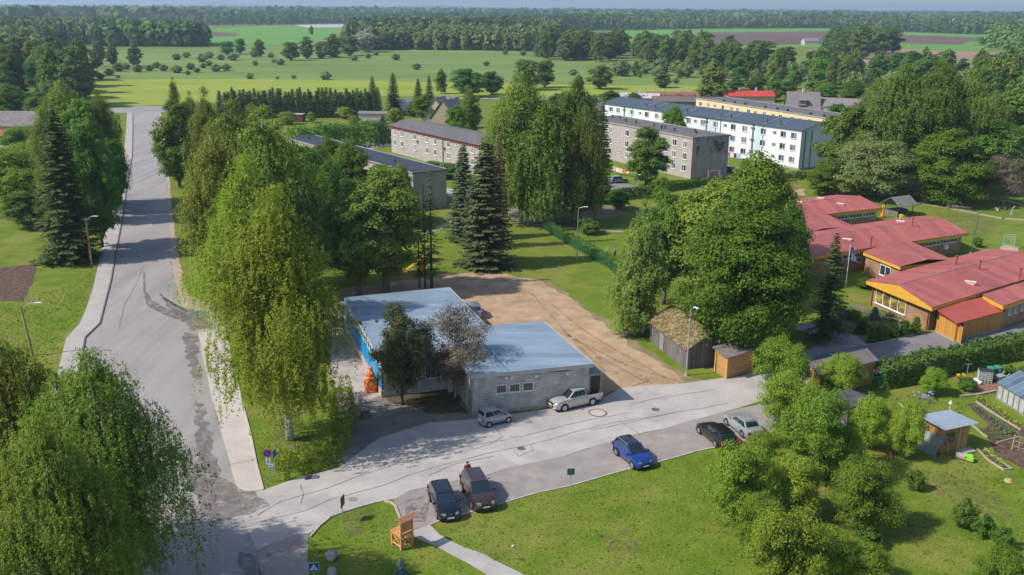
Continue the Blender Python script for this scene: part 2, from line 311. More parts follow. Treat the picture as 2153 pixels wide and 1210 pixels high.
sheet('dirt_yard', [(700, 612), (750, 604), (817, 597), (900, 580), (960, 575), (1018, 574), (1085, 580), (1131, 590), (1168, 607), (1212, 634), (1248, 664), (1282, 694), (1302, 711), (1335, 734), (1369, 754), (1410, 782), (1440, 806), (1310, 817), (1245, 850), (1140, 850), (1060, 760), (950, 690), (735, 690), (716, 650)], .012, DIRT, .5, 1.2)
sheet('dirt_edge', [(1131, 590), (1168, 600), (1250, 660), (1320, 700), (1380, 745), (1420, 775), (1480, 800), (1440, 812), (1380, 765), (1300, 715), (1230, 655), (1170, 612)], .007, M('trodden', (.17, .145, .07), (.27, .21, .12), scale=.5, fine=.25), .5, 1)
sheet('drive', [(1640, 762), (1704, 750), (1750, 743), (1820, 725), (1890, 711), (1939, 699), (1960, 697), (2009, 718), (2100, 690), (2230, 660), (2260, 700), (2153, 718), (2065, 741), (1960, 773), (1872, 785), (1830, 792), (1720, 803), (1650, 800)], .024, DRIVE, .05, 1.5)
sheet('paver_path', [(1660, 690), (1704, 680), (1750, 694), (1802, 708), (1822, 724), (1750, 742), (1704, 750), (1660, 752), (1730, 722), (1745, 712), (1700, 700)], .028, M('pavers', (.27, .23, .235), (.34, .29, .29), scale=3, fine=.1), .05, 1)
strip('path_edging', [(1814, 727), (1850, 722), (1890, 712), (1925, 703)], .15, 0, .1, KERB)
for pts in ([(1862, 424), (1874, 416), (1891, 406), (1912, 400), (1938, 398), (1970, 400)], [(1862, 424), (1891, 424), (1936, 429), (1997, 438), (2057, 450), (2109, 460), (2200, 466)], [(1920, 408), (2030, 412), (2100, 420), (2200, 440)]):
    strip('path', pts, 1.4, 0, .02, M('play_path', (.28, .24, .19), (.34, .30, .24), scale=.5))
strip('path', [(890, 490), (920, 482), (945, 470), (965, 460)], 1.5, 0, .02, MT['play_path'])
strip('path', [(1085, 455), (1110, 468), (1140, 475), (1215, 481), (1260, 484), (1310, 488)], 1.0, 0, .02, MT['play_path'])
sheet('bare_ground', [(1060, 440), (1110, 440), (1150, 462), (1130, 476), (1095, 470), (1070, 460)], .012, GRAV, .3, 1)
sheet('bare_ground', [(1210, 440), (1260, 432), (1320, 436), (1300, 452), (1250, 462), (1215, 460)], .012, M('dark_soil', (.17, .12, .09), (.25, .18, .14), scale=.4), .4, 1)
sheet('play_sand', [(1633, 400), (1690, 398), (1692, 412), (1636, 412)], .012, M('sand', (.42, .27, .19), (.50, .33, .24), scale=.5), .3, 1)
sheet('play_sand', [(1432, 422), (1455, 416), (1470, 424), (1450, 434), (1434, 432)], .012, MT['sand'], .3, 1)
sheet('goal_sand', [(2098, 522), (2120, 516), (2143, 520), (2140, 528), (2112, 531)], .012, MT['sand'], .3, 1)
sheet('car_yard', [(1240, 395), (1290, 385), (1345, 390), (1330, 405), (1255, 412)], .012, DRIVE, .1, 1)
sheet('car_yard', [(1490, 372), (1500, 350), (1560, 352), (1570, 368), (1520, 385)], .012, DRIVE, .1, 1)
sheet('back_lane', [(620, 318), (700, 307), (830, 298), (835, 304), (760, 318), (740, 322), (700, 320), (640, 330)], .012, M('lane', (.36, .31, .29), (.42, .37, .34), scale=.3), .2, 3)
sheet('back_lane', [(925, 392), (950, 398), (975, 418), (960, 420), (930, 405)], .012, MT['lane'], .2, 3)
# vegetable plots and beds
sheet('garden_bed', [(-40, 568), (30, 560), (80, 555), (70, 590), (50, 634), (-40, 634)], .014, BEDS, .15, 1)
sheet('garden_bed', [(-40, 457), (40, 450), (90, 442), (92, 446), (40, 456), (-40, 466)], .014, BEDS, .15, 1)
sheet('garden_bed', [(2020, 800), (2070, 790), (2120, 800), (2100, 826), (2060, 832), (2030, 822)], .014, M('bark_mulch', (.16, .08, .055), (.28, .16, .11), scale=3, fine=.3), .1, 1)
sheet('garden_bed', [(2050, 838), (2062, 835), (2160, 905), (2160, 925), (2140, 915)], .014, BEDS, .1, 1)
sheet('garden_bed', [(2030, 850), (2050, 848), (2153, 930), (2200, 980), (2150, 985), (2100, 960), (2060, 905), (2080, 895)], .018, BEDS, .1, 1)
sheet('garden_bed', [(2052, 948), (2062, 944), (2126, 988), (2110, 990)], .014, BEDS, .05, 1)
sheet('garden_bed', [(1888, 850), (1935, 850), (1955, 872), (1940, 890)], .014, BEDS, .1, 1)
sheet('garden_bed', [(1745, 655), (1800, 640), (1870, 665), (1935, 690), (1890, 708), (1820, 722), (1775, 690)], .01, M('bed_earth', (.12, .085, .06), (.30, .22, .17), scale=1.2, fine=.25, c3=(.06, .09, .02), scale3=.6, ramp3=(.45, .6)), .2, 1)
BARE = M('worn_turf', (.17, .125, .065), (.25, .19, .10), scale=.8, fine=.3, rough=.95)
def soft(mat, thr=(.45, .68), scale=1.3, top=.8):
    """break a sheet's cover up so that what lies under it shows through"""
    t = mat.node_tree; outn = t.nodes['Material Output']; src = outn.inputs[0].links[0].from_socket
    tc = t.nodes.new('ShaderNodeTexCoord'); n = t.nodes.new('ShaderNodeTexNoise'); n.inputs['Scale'].default_value = scale; n.inputs['Detail'].default_value = 6; n.inputs['Roughness'].default_value = .7
    t.links.new(tc.outputs['Object'], n.inputs['Vector'])
    r = t.nodes.new('ShaderNodeMapRange'); r.inputs[1].default_value = thr[0]; r.inputs[2].default_value = thr[1]; r.inputs[4].default_value = top; t.links.new(n.outputs['Fac'], r.inputs[0])
    tr = t.nodes.new('ShaderNodeBsdfTransparent'); ms = t.nodes.new('ShaderNodeMixShader')
    t.links.new(r.outputs[0], ms.inputs[0]); t.links.new(tr.outputs[0], ms.inputs[1]); t.links.new(src, ms.inputs[2]); t.links.new(ms.outputs[0], outn.inputs[0]); return mat
soft(BARE)
for i, p in enumerate([[(725, 1085), (775, 1070), (780, 1100), (765, 1130), (730, 1130)], [(1930, 1010), (2010, 1000), (2100, 1040), (2153, 1100), (2060, 1090), (1990, 1050)], [(1700, 1030), (1780, 1080), (1830, 1110), (1760, 1120), (1690, 1080)],
                       [(1260, 1130), (1320, 1110), (1350, 1160), (1300, 1200)], [(1880, 1090), (1960, 1080), (1990, 1110), (1900, 1130)], [(560, 860), (600, 850), (650, 920), (700, 960), (620, 960), (570, 940)], [(1960, 440), (2040, 450), (2110, 470), (2060, 500), (1990, 480)]]):
    sheet('worn_patch', p, .01+.001*i, BARE, .4, 1, seed=i)
# dark wet mud and stains on the road
MUD = soft(M('mud_stain', (.14, .12, .11), (.22, .19, .175), scale=1.0, rough=.6, fine=.15), (.33, .62), 1.1)
sheet('road_stain', [(412, 845), (428, 850), (440, 905), (448, 960), (470, 1010), (520, 1030), (565, 1062), (520, 1080), (470, 1095), (440, 1090), (425, 1070), (395, 1030), (405, 985), (420, 960), (416, 900)], .036, MUD, .35, .7, 3)
sheet('road_stain', [(300, 570), (306, 575), (306, 610), (320, 632), (350, 650), (385, 655), (400, 668), (385, 678), (340, 660), (310, 645), (302, 615)], .034, MUD, .05, .7, 3)
sheet('road_stain', [(336, 615), (345, 630), (365, 642), (400, 650), (430, 660), (440, 690), (400, 695), (380, 670), (350, 645)], .035, MUD, .2, .7, 4)
sheet('road_stain', [(385, 700), (412, 705), (418, 760), (420, 800), (400, 790), (392, 740)], .034, MUD, .3, .7, 5)
sheet('road_stain', [(500, 1165), (540, 1170), (560, 1230), (520, 1230)], .034, MUD, .3, .7, 6)
sheet('road_stain', [(846, 1052), (900, 1040), (905, 1080), (895, 1098), (860, 1100), (845, 1075)], .03, soft(M('oil', (.15, .125, .115), rough=.8), (.45, .65), 1), .3, .7, 7)
sheet('puddle', [(394, 657), (402, 650), (412, 655), (432, 653), (430, 668), (415, 672), (402, 668)], .045, M('puddle_water', (.10, .10, .11), rough=.03, spec=.9), .12, .5, 2)
for i, p in enumerate([[(1060, 870), (1150, 855), (1170, 868), (1120, 880), (1075, 890)], [(1290, 790), (1330, 770), (1400, 790), (1440, 800), (1330, 815)], [(1250, 750), (1330, 745), (1350, 770), (1280, 790)], [(1020, 610), (1050, 605), (1060, 615), (1030, 620)]]):
    sheet('dirt_stain', p, .03+.001*i, soft(M('stain%d' % (i//9), (.17, .135, .10), rough=.9), (.45, .6), .7), .4, .8, seed=20+i)
CR = MB(); rr = random.Random(4)
def crack(px, w=.05):
    P = wob([G(*p) for p in px], .09, .8, rr.randint(0, 99), closed=False)
    for a, b in zip(P[:-1], P[1:]):
        d = (b-a); 
        if d.length < 1e-4: continue
        nv = Vector((-d.y, d.x)).normalized()*w*rr.uniform(.3, .7); CR.face([(a.x-nv.x, a.y-nv.y, .04), (b.x-nv.x, b.y-nv.y, .04), (b.x+nv.x, b.y+nv.y, .04), (a.x+nv.x, a.y+nv.y, .04)])
for p in ([(525, 1103), (640, 1075), (700, 1050), (780, 1030), (860, 1000), (1000, 960), (1120, 935), (1260, 895), (1400, 872), (1530, 850)], [(540, 1085), (590, 1055), (680, 1030), (760, 1000), (860, 970), (980, 940), (1100, 918), (1230, 885), (1330, 868)], [(1300, 885), (1345, 915)],
          [(1042, 900), (1056, 920), (1030, 935), (980, 950)], [(1078, 950), (1090, 960), (1120, 948), (1115, 935)], [(632, 1020), (640, 1040), (632, 1060)], [(205, 560), (300, 553), (338, 548)], [(303, 556), (285, 600), (262, 640), (250, 690)], [(1240, 905), (1320, 890), (1420, 868)], [(480, 978), (520, 970), (543, 962)], [(1330, 850), (1400, 835), (1500, 820)], [(900, 1000), (960, 975), (1040, 960)]): crack(p)
o = CR.build('road_crack', M('crack', (.20, .185, .175), rough=.95)); o['kind'] = 'structure'
# tyre tracks on the dirt yard
TR = soft(M('track_dark', (.31, .22, .145), (.38, .28, .19), scale=2), (.4, .7), 1.0)
for px in ([(1180, 700), (1240, 730), (1320, 770), (1430, 805)], [(1160, 640), (1220, 690), (1300, 740), (1400, 795)], [(1060, 590), (1120, 620), (1190, 700), (1270, 780)], [(1190, 700), (1260, 750), (1350, 800)]):
    strip('tyre_track', px, .35, 0, .022, TR)
# ---------------- buildings ----------------
GL_D = M('glass_dark', (.015, .02, .028), (.05, .06, .07), scale=.8, rough=.06, spec=.8)
GL_C = M('glass_curtain', (.30, .29, .26), (.10, .11, .12), scale=2.5, stretch=(1, 1, .1), rough=.12, spec=.8, ramp=(.45, .55))
GL_B = M('glass_blue', (.10, .17, .22), (.03, .06, .09), scale=1.5, rough=.06, spec=.9)
GL_R = M('glass_red_curtain', (.20, .07, .07), (.08, .03, .035), scale=2, rough=.1, spec=.8)
WHITEF = M('frame_white', (.72, .73, .74), rough=.5)
GREYF = M('frame_grey', (.30, .31, .33), rough=.5)
DARKM = M('metal_dark', (.03, .03, .035), rough=.5)
STEEL = M('steel_grey', (.33, .34, .35), rough=.4, metal=.6)
CONCR = M('concrete', (.30, .29, .27), (.38, .37, .34), scale=2, rough=.9)
class Fac:
    """a wall seen from outside: A on the left, B on the right"""
    def __init__(s, A, B): s.A = Vector(A[:2]).to_3d(); s.B = Vector(B[:2]).to_3d(); s.d = (s.B-s.A).normalized(); s.L = (s.B-s.A).length; s.n = Vector((s.d.y, -s.d.x, 0))
    def P(s, u, z, d=0.): q = s.A+s.d*u+s.n*d; return Vector((q.x, q.y, z))
    def box(s, mb, u0, u1, z0, z1, d0=0., d1=.05):
        mb.hexa([s.P(u0, z0, d1), s.P(u1, z0, d1), s.P(u1, z0, d0), s.P(u0, z0, d0)], [s.P(u0, z1, d1), s.P(u1, z1, d1), s.P(u1, z1, d0), s.P(u0, z1, d0)])
    def u(s, px, z):
        lo, hi = -5., s.L+5
        f = lambda q: PR(s.P(q, z))[0]-px
        if f(lo)*f(hi) > 0: return None
        for _ in range(40):
            m = (lo+hi)/2
            if f(lo)*f(m) <= 0: hi = m
            else: lo = m
        return lo
def window(root, F, u, z, w, h, fm=WHITEF, gm=GL_D, mull=(.5,), bar=.07, d=.0, sill=True, name='window', trans=()):
    """u, z = centre; frame with sill, glass set back"""
    m = MB(); a, b, c, e = u-w/2, u+w/2, z-h/2, z+h/2
    F.box(m, a, b, c, c+bar, d-.02, d+.07); F.box(m, a, b, e-bar, e, d-.02, d+.07)
    F.box(m, a, a+bar, c+bar, e-bar, d-.02, d+.07); F.box(m, b-bar, b, c+bar, e-bar, d-.02, d+.07)
    for k in mull: F.box(m, a+w*k-bar/2, a+w*k+bar/2, c+bar, e-bar, d-.02, d+.065)
    for k in trans: F.box(m, a+bar, b-bar, c+h*k-bar/2, c+h*k+bar/2, d-.02, d+.063)
    if sill: F.box(m, a-.06, b+.06, c-.05, c-.003, d-.02, d+.16)
    f = m.build(name, fm, root); g = MB(); F.box(g, a+bar-.005, b-bar+.005, c+bar-.005, e-bar+.005, d-.01, d+.025); g.build('pane', gm, f); return f
def quad_building(name, label, C, h, wallm, cat='building', z0=-.2):
    """C: ground corners counter-clockwise from above, starting at the near left; returns root, facades front/right/back/left"""
    c = sum((Vector(p[:2]) for p in C), Vector((0, 0)))/len(C); r = thing(name, label, cat, (c.x, c.y, 0), world=True)
    MB().prism([p[:2] for p in C], z0, h).build('wall', wallm, r)
    return r, [Fac(C[i], C[(i+1) % len(C)]) for i in range(len(C))]
def off(C, d):
    """corners moved outward by d"""
    out = []; n = len(C)
    for i in range(n):
        p, q, r = Vector(C[i-1][:2]), Vector(C[i][:2]), Vector(C[(i+1) % n][:2]); a = (q-p).normalized(); b = (r-q).normalized()
        na = Vector((a.y, -a.x)); nb = Vector((b.y, -b.x)); k = d/(1+na.dot(nb)); out.append(q+(na+nb)*k)
    return out
def gable(r, C, h, rise, over, mat, thick=.12, axis=0, name='roof', under=None, frac=.5):
    """ridge runs parallel to side C0-C1 (axis 0) or C1-C2 (axis 1)"""
    E = [Vector((p[0], p[1], h)) for p in off(C, over)]
    if axis: E = E[1:]+E[:1]
    a = E[0].lerp(E[3], frac); b = E[1].lerp(E[2], frac); a.z = b.z = h+rise; m = MB(); t = Vector((0, 0, thick))
    for q in ([E[0], E[1], b, a], [E[2], E[3], a, b]): m.hexa(q, [p+t for p in q])
    o = m.build(name, mat, r)
    g = MB()   # gable triangles closed by wall
    I = [Vector((p[0], p[1], h)) for p in C]
    if axis: I = I[1:]+I[:1]
    ia = I[0].lerp(I[3], frac); ib = I[1].lerp(I[2], frac); k = rise*.97; ia.z = ib.z = h+k
    n = Vector((I[0]-I[1])).normalized()*.02
    g.face([I[3], I[0], ia]); g.face([I[1], I[2], ib]); return o, E, a, b, g
# --- low brick building with blue metal roofs ---
BRW = Mbrick('brick_white', (.60, .565, .53), (.50, .47, .44), (.20, .19, .18), .36, .16, ms=.016)
ROOFB = Mstripe('roof_blue_metal', (.215, .285, .365), (.16, .215, .285), period=1.05, axis=1, duty=.05, rough=.42, bump=.3, noise=.22, nscale=(.25, .5), spec=.5)
ZR = 4.1
D = G(990, 790, ZR); Cc = G(1250, 766, ZR); Bk = G(1144, 676, ZR); u = (Cc-D).normalized(); v = (Bk-Cc).normalized(); v = (v-u*v.dot(u)*.0)
LB = (Bk-Cc).length; A_ = D+v*LB
fr = [D, Cc, Bk, A_]
inn = off(fr, -.35); r = thing('low_brick_building', 'low pale brick building with blue-grey metal roofs and a blue panelled side', 'building', (inn[0].x, inn[0].y, 0), world=True)
MB().prism(inn, -.2, ZR-.28).build('wall', BRW, r)
F0 = [Fac(inn[i], inn[(i+1) % 4]) for i in range(4)]
m = MB(); m.prism(off(fr, -.004), ZR-.05, ZR+.02); m.build('roof', ROOFB, r)
m = MB(); cdir = [Fac(fr[i], fr[(i+1) % 4]) for i in range(4)]
for f in cdir: f.box(m, .0, f.L, ZR-.32, ZR+.05, -.07, .0)
m.build('fascia', M('fascia_metal', (.42, .44, .46), (.34, .36, .38), scale=1.2, rough=.5), r)
m = MB(); m.prism(off(fr, -.08), ZR-.30, ZR-.055); m.build('soffit', M('soffit', (.3, .29, .28)), r)
m = MB(); a = D.lerp(Cc, .30); b = A_.lerp(Bk, .30); m.box(((a+b)/2+Vector((0, 0, .05)))[:], ((b-a).length-.3, .10, .05), rz=math.atan2((b-a).y, (b-a).x)); m.build('roof_seam', M('seam', (.13, .17, .22)), r)
F = F0[0]
for px, py in ((1054, 825), (1082, 819), (1110, 813)):
    uu = F.u(px, 2.35); f = window(r, F, uu, 2.35, 1.05, .85, WHITEF, GL_D, ()); g = MB()
    for k in range(6): F.box(g, uu-.45+k*.17, uu-.43+k*.17, 1.98, 2.72, .08, .10)
    g.build('window_bars', STEEL, f)
for px, z in ((1064, 3.4), (1076, 3.35), (1128, 3.3), (1193, 3.25)):
    uu = F.u(px, z); m = MB(); F.box(m, uu-.13, uu+.13, z-.13, z+.13, 0, .08); m.build('vent', WHITEF, r)
m = MB(); m.tube(F.P(F.L-4.2, .0, .1), F.P(F.L-4.2, 1.1, .1), .05); m.build('drain_pipe', STEEL, r)
m = MB(); F.box(m, -.02, F.L+.02, -.1, .35, .0, .06); m.build('plinth', CONCR, r)
m = MB(); m.tube(F.P(7.2, 3.55, .04), F.P(9.4, 3.58, .04), .025, n=5); m.build('cable', DARKM, r)
FL = F0[3]
for uu in (FL.L-3.2, FL.L-5.2, FL.L-8.0): window(r, FL, uu, 2.2, .95, 1.1, GREYF, GL_D, (.5,))
m = MB(); FL.box(m, FL.L-1.6, FL.L-.6, 0, 2.15, 0, .06); dr = m.build('door', M('door_bluegrey', (.14, .20, .26), (.2, .26, .32), scale=2), r)
m = MB(); FL.box(m, FL.L-.75, FL.L-.70, .95, 1.1, .06, .12); m.build('handle', STEEL, dr)
# small porch on the right
FRt = F0[1]; m = MB(); FRt.box(m, .1, 2.6, 2.75, 2.88, .0, 1.5); m.build('porch_roof', M('porch_roof', (.33, .33, .33), (.25, .25, .25), scale=2), r)
m = MB(); FRt.box(m, .15, .35, 0, 2.75, 1.25, 1.45); FRt.box(m, .15, .35, 0, 2.75, .05, .25); m.build('porch_post', M('porch_brick', (.36, .25, .17), (.30, .20, .14), scale=4), r)
m = MB(); FRt.box(m, .2, .28, .3, 2.6, .28, 1.2); m.build('porch_door', BARKD if 'BARKD' in globals() else DARKM, r)
# back section
b0 = G(723, 625, ZR); b1 = G(945, 603, ZR); bu = (b1-b0).normalized(); bv = (D-A_).normalized(); Lb = 21.2
k1 = A_-bv*0.0; 
q0 = b0; q1 = b0+bv*20.6; q3 = b1; q2 = b1+bv*((A_-b1).dot(bv)+4.0)
s1 = (q2-q1); bk = [q1, q2, q3, q0]
# square the front edge
q2b = q3+bv*((q1-q0).dot(bv)); bk = [q1, q3+bv*((q1-q3).dot(bv)), q3, q0]
bi = off(bk, -.3); zb = ZR-.08
MB().prism(bi, -.2, zb-.28).build('wall', BRW, r)
MB().prism(off(bk, -.01), zb-.06, zb).build('roof', ROOFB, r)
m = MB()
for i in range(4):
    f = Fac(bk[i], bk[(i+1) % 4]); f.box(m, 0, f.L, zb-.30, zb+.03, -.06, .0)
m.build('fascia', MT['fascia_metal'], r)
MB().prism(off(bk, -.07), zb-.29, zb-.065).build('soffit', MT['soffit'], r)
FB = Fac(bi[3], bi[0])
m = MB(); FB.box(m, .0, FB.L, .75, 2.75, .0, .22); m.build('blue_panel', M('panel_blue', (.0, .17, .42), (.02, .30, .62), scale=.6, stretch=(1, 1, .15), rough=.5), r)
m = MB(); FB.box(m, .0, FB.L, 2.75, 3.68, .0, .18); wb = m.build('white_band', M('band_white', (.62, .63, .65), (.5, .5, .5), scale=2, rough=.6), r)
n = 14
for k in range(n):
    m = MB(); uu = 5.5+k*(FB.L-6.2)/n; FB.box(m, uu, uu+.62, 2.95, 3.5, .17, .20); m.build('pane', GL_D, wb)
m = MB(); FB.box(m, -.1, FB.L+.1, -.1, .72, .0, .3); m.build('plinth', M('plinth_brick', (.42, .26, .18), (.45, .36, .30), scale=1.5, stretch=(1, 1, .3)), r)
m = MB()
for uu in (.2, 1.6): FB.box(m, uu, uu+.1, 0, 3.6, .9, 1.0)
FB.box(m, .1, 1.8, 3.55, 3.68, .2, 1.05); m.build('porch_frame', WHITEF, r)
FF = Fac(bi[0], bi[1])
for uu in (2.2, 4.9, 7.6): window(r, FF, uu, 2.1, 1.6, 1.4, WHITEF, GL_D, (.33, .66))
m = MB(); m.box(tuple(A_.lerp(D, .52)+Vector((-.2, 0, -2.2)))[:3], (.45, .45, 3.9), rz=.28); m.build('white_pier', M('pier_white', (.60, .57, .54), (.42, .38, .36), scale=3), r)
# --- kindergarten: brick wings under red roofs ---
BRK = Mbrick('brick_ochre', (.40, .22, .115), (.33, .17, .09), (.32, .24, .17), .25, .085, ms=.012)
ROOFR = Mstripe('roof_red', (.37, .105, .092), (.27, .085, .078), period=1.15, axis=0, duty=.045, rough=.6, noise=.24, nscale=(.28, .5))
YELW = M('fascia_yellow', (.72, .40, .05), (.60, .32, .04), scale=1.5, rough=.6)
REDT = M('trim_red', (.22, .04, .035), (.28, .06, .05), scale=3)
ZK = 3.15
def wing(name, label, eL, eR, fR, fL=None, rise=1.0, over=.75, fas=.42, fac_sides=(0, 1, 2, 3), apex=None, zk=ZK):
    """eL-eR near eave, fR-fL far eave, given as roof corner points"""
    if fL is None: fL = eL+(fR-eR)
    R4 = [Vector((p.x, p.y)) for p in (eL, eR, fR, fL)]; I = off(R4, -over)
    c = (I[0]+I[1]+I[2]+I[3])/4; root = thing(name, label, 'building', (c.x, c.y, 0), world=True)
    I3 = [Vector((p.x, p.y, zk-.4)) for p in I]
    MB().prism(I, -.2, zk-.35).build('wall', BRK, root)
    a = R4[0].lerp(R4[3], .5).to_3d(); b = R4[1].lerp(R4[2], .5).to_3d(); a.z = b.z = zk+rise; E = [Vector((p.x, p.y, zk)) for p in R4]; m = MB(); t = Vector((0, 0, .09))
    for q in ([E[0], E[1], b, a], [E[2], E[3], a, b]): m.hexa(q, [p+t for p in q])
    rf = m.build('roof', ROOFR, root)
    m = MB(); dn = Vector((0, 0, -fas))
    f0 = [Fac(E[i], E[(i+1) % 4]) for i in range(4)]
    for i in (0, 2): f0[i].box(m, .0, f0[i].L, zk-fas, zk-.003, -.12, -.03)
    for (p, q, ap, f) in ((E[1], E[2], b, f0[1]), (E[3], E[0], a, f0[3])):
        o1 = f.n*-.03; o2 = f.n*-.12
        for (s, e) in ((p, ap), (ap, q)):
            s_ = s+Vector((0, 0, -.003)); e_ = e+Vector((0, 0, -.003)); sl = s+dn; el = Vector((e.x, e.y, zk-fas)) if True else e+dn
            sl = Vector((s.x, s.y, zk-fas)); m.hexa([sl+o1, el+o1, el+o2, sl+o2], [s_+o1, e_+o1, e_+o2, s_+o2])
    m.build('fascia', YELW, root)
    m = MB(); m.prism(off(R4, -.14), zk-fas+.02, zk-fas+.06); m.build('soffit', M('soffit_brown', (.16, .09, .05)), root)
    m = MB(); m.tube(a+Vector((0, 0, .1)), b+Vector((0, 0, .1)), .07, n=5); m.build('ridge_cap', M('ridge', (.25, .12, .12), (.45, .36, .36), scale=2), rf)
    W4 = [Fac(I[i], I[(i+1) % 4]) for i in range(4)]
    return root, rf, W4, E, a, b
def strips(root, F, us, z=2.15, w=3.6, h=.62, n=3, gm=GL_D):
    for uu in us: window(root, F, uu, z, w, h, WHITEF, gm, tuple((k+1)/(n+1) for k in range(n)), bar=.08)
def chim(root, px, py, z, k):
    p = G(px, py, z); m = MB()
    if k == 0: m.tube((p.x, p.y, z-.3), (p.x, p.y, z+1.0), .09, n=7); m.lathe([(.0, 1.0), (.2, 1.02), (.2, 1.12), (.03, 1.25)], (p.x, p.y, z), 8); m.build('flue', REDT, root)
    else: m.box((p.x, p.y, z+.22), (1.3, .5, .12), rz=-.5); m.box((p.x, p.y, z+.05), (1.0, .35, .35), rz=-.5); m.build('roof_vent', M('vent_pale', (.6, .5, .47), (.7, .6, .56), scale=3), root)
# front wing
wl = G(1821, 591, ZK); wn_ = G(1960, 648, ZK); wf = G(2030, 537, ZK); dirL = (wf-wl).normalized()
eR = wn_+dirL*((wf-wl).length+6); fR = wl+dirL*((wf-wl).length+6)
root, rf, W4, E, a, b = wing('kindergarten_wing', 'front kindergarten wing with red roof, big gable window and timber porch', wn_, eR, fR, wl, rise=1.05)
Fg = W4[3]      # gable wall with the big window
u0 = Fg.u(1842, 1.6); u1 = Fg.u(1905, 1.6); window(root, Fg, (u0+u1)/2, 1.55, abs(u1-u0), 1.9, WHITEF, M('glass_room', (.28, .14, .05), (.05, .05, .05), scale=1.1, rough=.08, spec=.8, c3=(.35, .33, .05), scale3=.9, ramp3=(.52, .56)), (.25, .5, .75), bar=.09)
m = MB()
for f_, u_ in ((Fg, .12), (Fg, Fg.L-.12)): m.tube(f_.P(u_, 0, .12), f_.P(u_, ZK-.3, .12), .06, n=6)
each(m, 'downpipe', REDT, root)
Fn = W4[0]
# porch lean-to
pc = [G(1977, 653, ZK-.4), G(2019, 673, ZK-.75), G(2109, 652, ZK-.75), G(2066, 630, ZK-.4)]
pb = [G(1966, 698), G(2006, 719), G(2103, 692)]; dd = pb[2]-pb[1]; pb.append(pb[0]+dd)
pr = [pb[0], pb[1], pb[2], pb[3]]
WOOD = Mstripe('cladding_amber', (.50, .25, .055), (.26, .12, .03), period=.16, axis=0, duty=.14, rough=.6, noise=.25, nscale=(2, .4))
MB().prism([p[:2] for p in pr], -.1, 2.2).build('porch_wall', WOOD, root)
ro = off(pr, .25); t = .1; z_lo, z_hi = 2.25, 2.75
m = MB(); Q = [Vector((ro[0].x, ro[0].y, z_hi)), Vector((ro[1].x, ro[1].y, z_lo)), Vector((ro[2].x, ro[2].y, z_lo)), Vector((ro[3].x, ro[3].y, z_hi))]
m.hexa(Q, [q+Vector((0, 0, .09)) for q in Q]); m.build('porch_roof', M('roof_porch', (.42, .085, .05), (.34, .07, .05), scale=.6, rough=.5), root)
m = MB(); m.hexa([Vector((p.x, p.y, 2.2)) for p in off(pr, -.01)], [Q[0]+Vector((0, 0, -.003)), Q[1]+Vector((0, 0, -.003)), Q[2]+Vector((0, 0, -.003)), Q[3]+Vector((0, 0, -.003))]); m.build('porch_gable', REDT, root)
Fp = Fac(pr[1], pr[2]); m = MB(); Fp.box(m, .25, 1.25, 0, 2.05, .0, .03); dz = m.build('doorway', DARKM, root)
m = MB(); q = Fp.P(.25, 0, .03); e = q+Fp.n*.85-Fp.d*.35; s = Vector((.04, .02, 0)); m.hexa([q, e, e+s, q+s], [p+Vector((0, 0, 2.0)) for p in (q, e, e+s, q+s)]); m.build('door', WOOD, root)
m = MB(); Fp.box(m, -.04, Fp.L+.04, -.1, .14, .0, .07); Fac(pr[0], pr[1]).box(m, 0, Fac(pr[0], pr[1]).L, -.1, .14, 0, .07); m.build('plinth', CONCR, root)
# near extension beyond the porch
nA = G(2066, 621, ZK); nB = G(2110, 643, ZK); dN = (nB-nA).normalized(); x1 = nB+dirL*22; x2 = nA+dirL*22
ex = [nB, x1, x2, nA]; exi = off([p.to_2d() for p in ex], -.5); MB().prism(exi, -.2, ZK-.4).build('wall', BRK, root)
slope = 1.05/((wl-wn_).length/2); zz = (nB-nA).length*slope*.8
m = MB(); q = [Vector((nB.x, nB.y, ZK-.12)), Vector((x1.x, x1.y, ZK-.12)), Vector((x2.x, x2.y, ZK+.0)), Vector((nA.x, nA.y, ZK+.0))]; m.hexa([p+Vector((0, 0, .0)) for p in q], [p+Vector((0, 0, .1)) for p in q]); m.build('roof', ROOFR, root)
m = MB(); fx = Fac(nB, x1); fx.box(m, 0, fx.L, ZK-.55, ZK-.123, -.12, -.03); fy = Fac(nA, nB); fy.box(m, 0, fy.L-.13, ZK-.55, ZK-.123, -.12, -.03); m.build('fascia', YELW, root)
fe = Fac(exi[0], exi[1])
for px in (2123, 2135, 2149): window(root, fe, fe.u(px, 1.9), 1.9, .62, 1.05, WHITEF, GL_D, (.5,))
for px, py, z, k in ((2010, 556, 4.0, 0), (2059, 566, 4.1, 0), (2144, 583, 3.9, 0), (2040, 596, 3.7, 1)): chim(rf, px, py, z, k)
# middle wing
mR = G(2037, 491, ZK); mF = G(1927, 456, ZK); mdir = (mR-G(1709, 541, ZK)).normalized(); mL = mR-mdir*39; mFl = mF-mdir*39
root2, rf2, W2_, E2, a2, b2 = wing('kindergarten_wing', 'long middle kindergarten wing under a red roof with a row of flues', mL, mR, mF, mFl, rise=.95)
Fm = W2_[0]
for px, w in ((1960, 3.4), (1998, 3.4), (1918, 2.6), (1790, 3.2), (1755, 3.0)):
    uu = Fm.u(px, 2.2)
    if uu: window(root2, Fm, uu, 2.15, w, .62, WHITEF, GL_D, (.25, .5, .75), bar=.08)
uu = Fm.u(1806, 1.8); window(root2, Fm, uu, 1.7, .8, 1.3, WHITEF, GL_D, ())
uu = Fm.u(1987, 1.3); m = MB(); Fm.box(m, uu-.35, uu+.35, 1.0, 1.6, 0, .35); m.build('air_unit', WHITEF, root2)
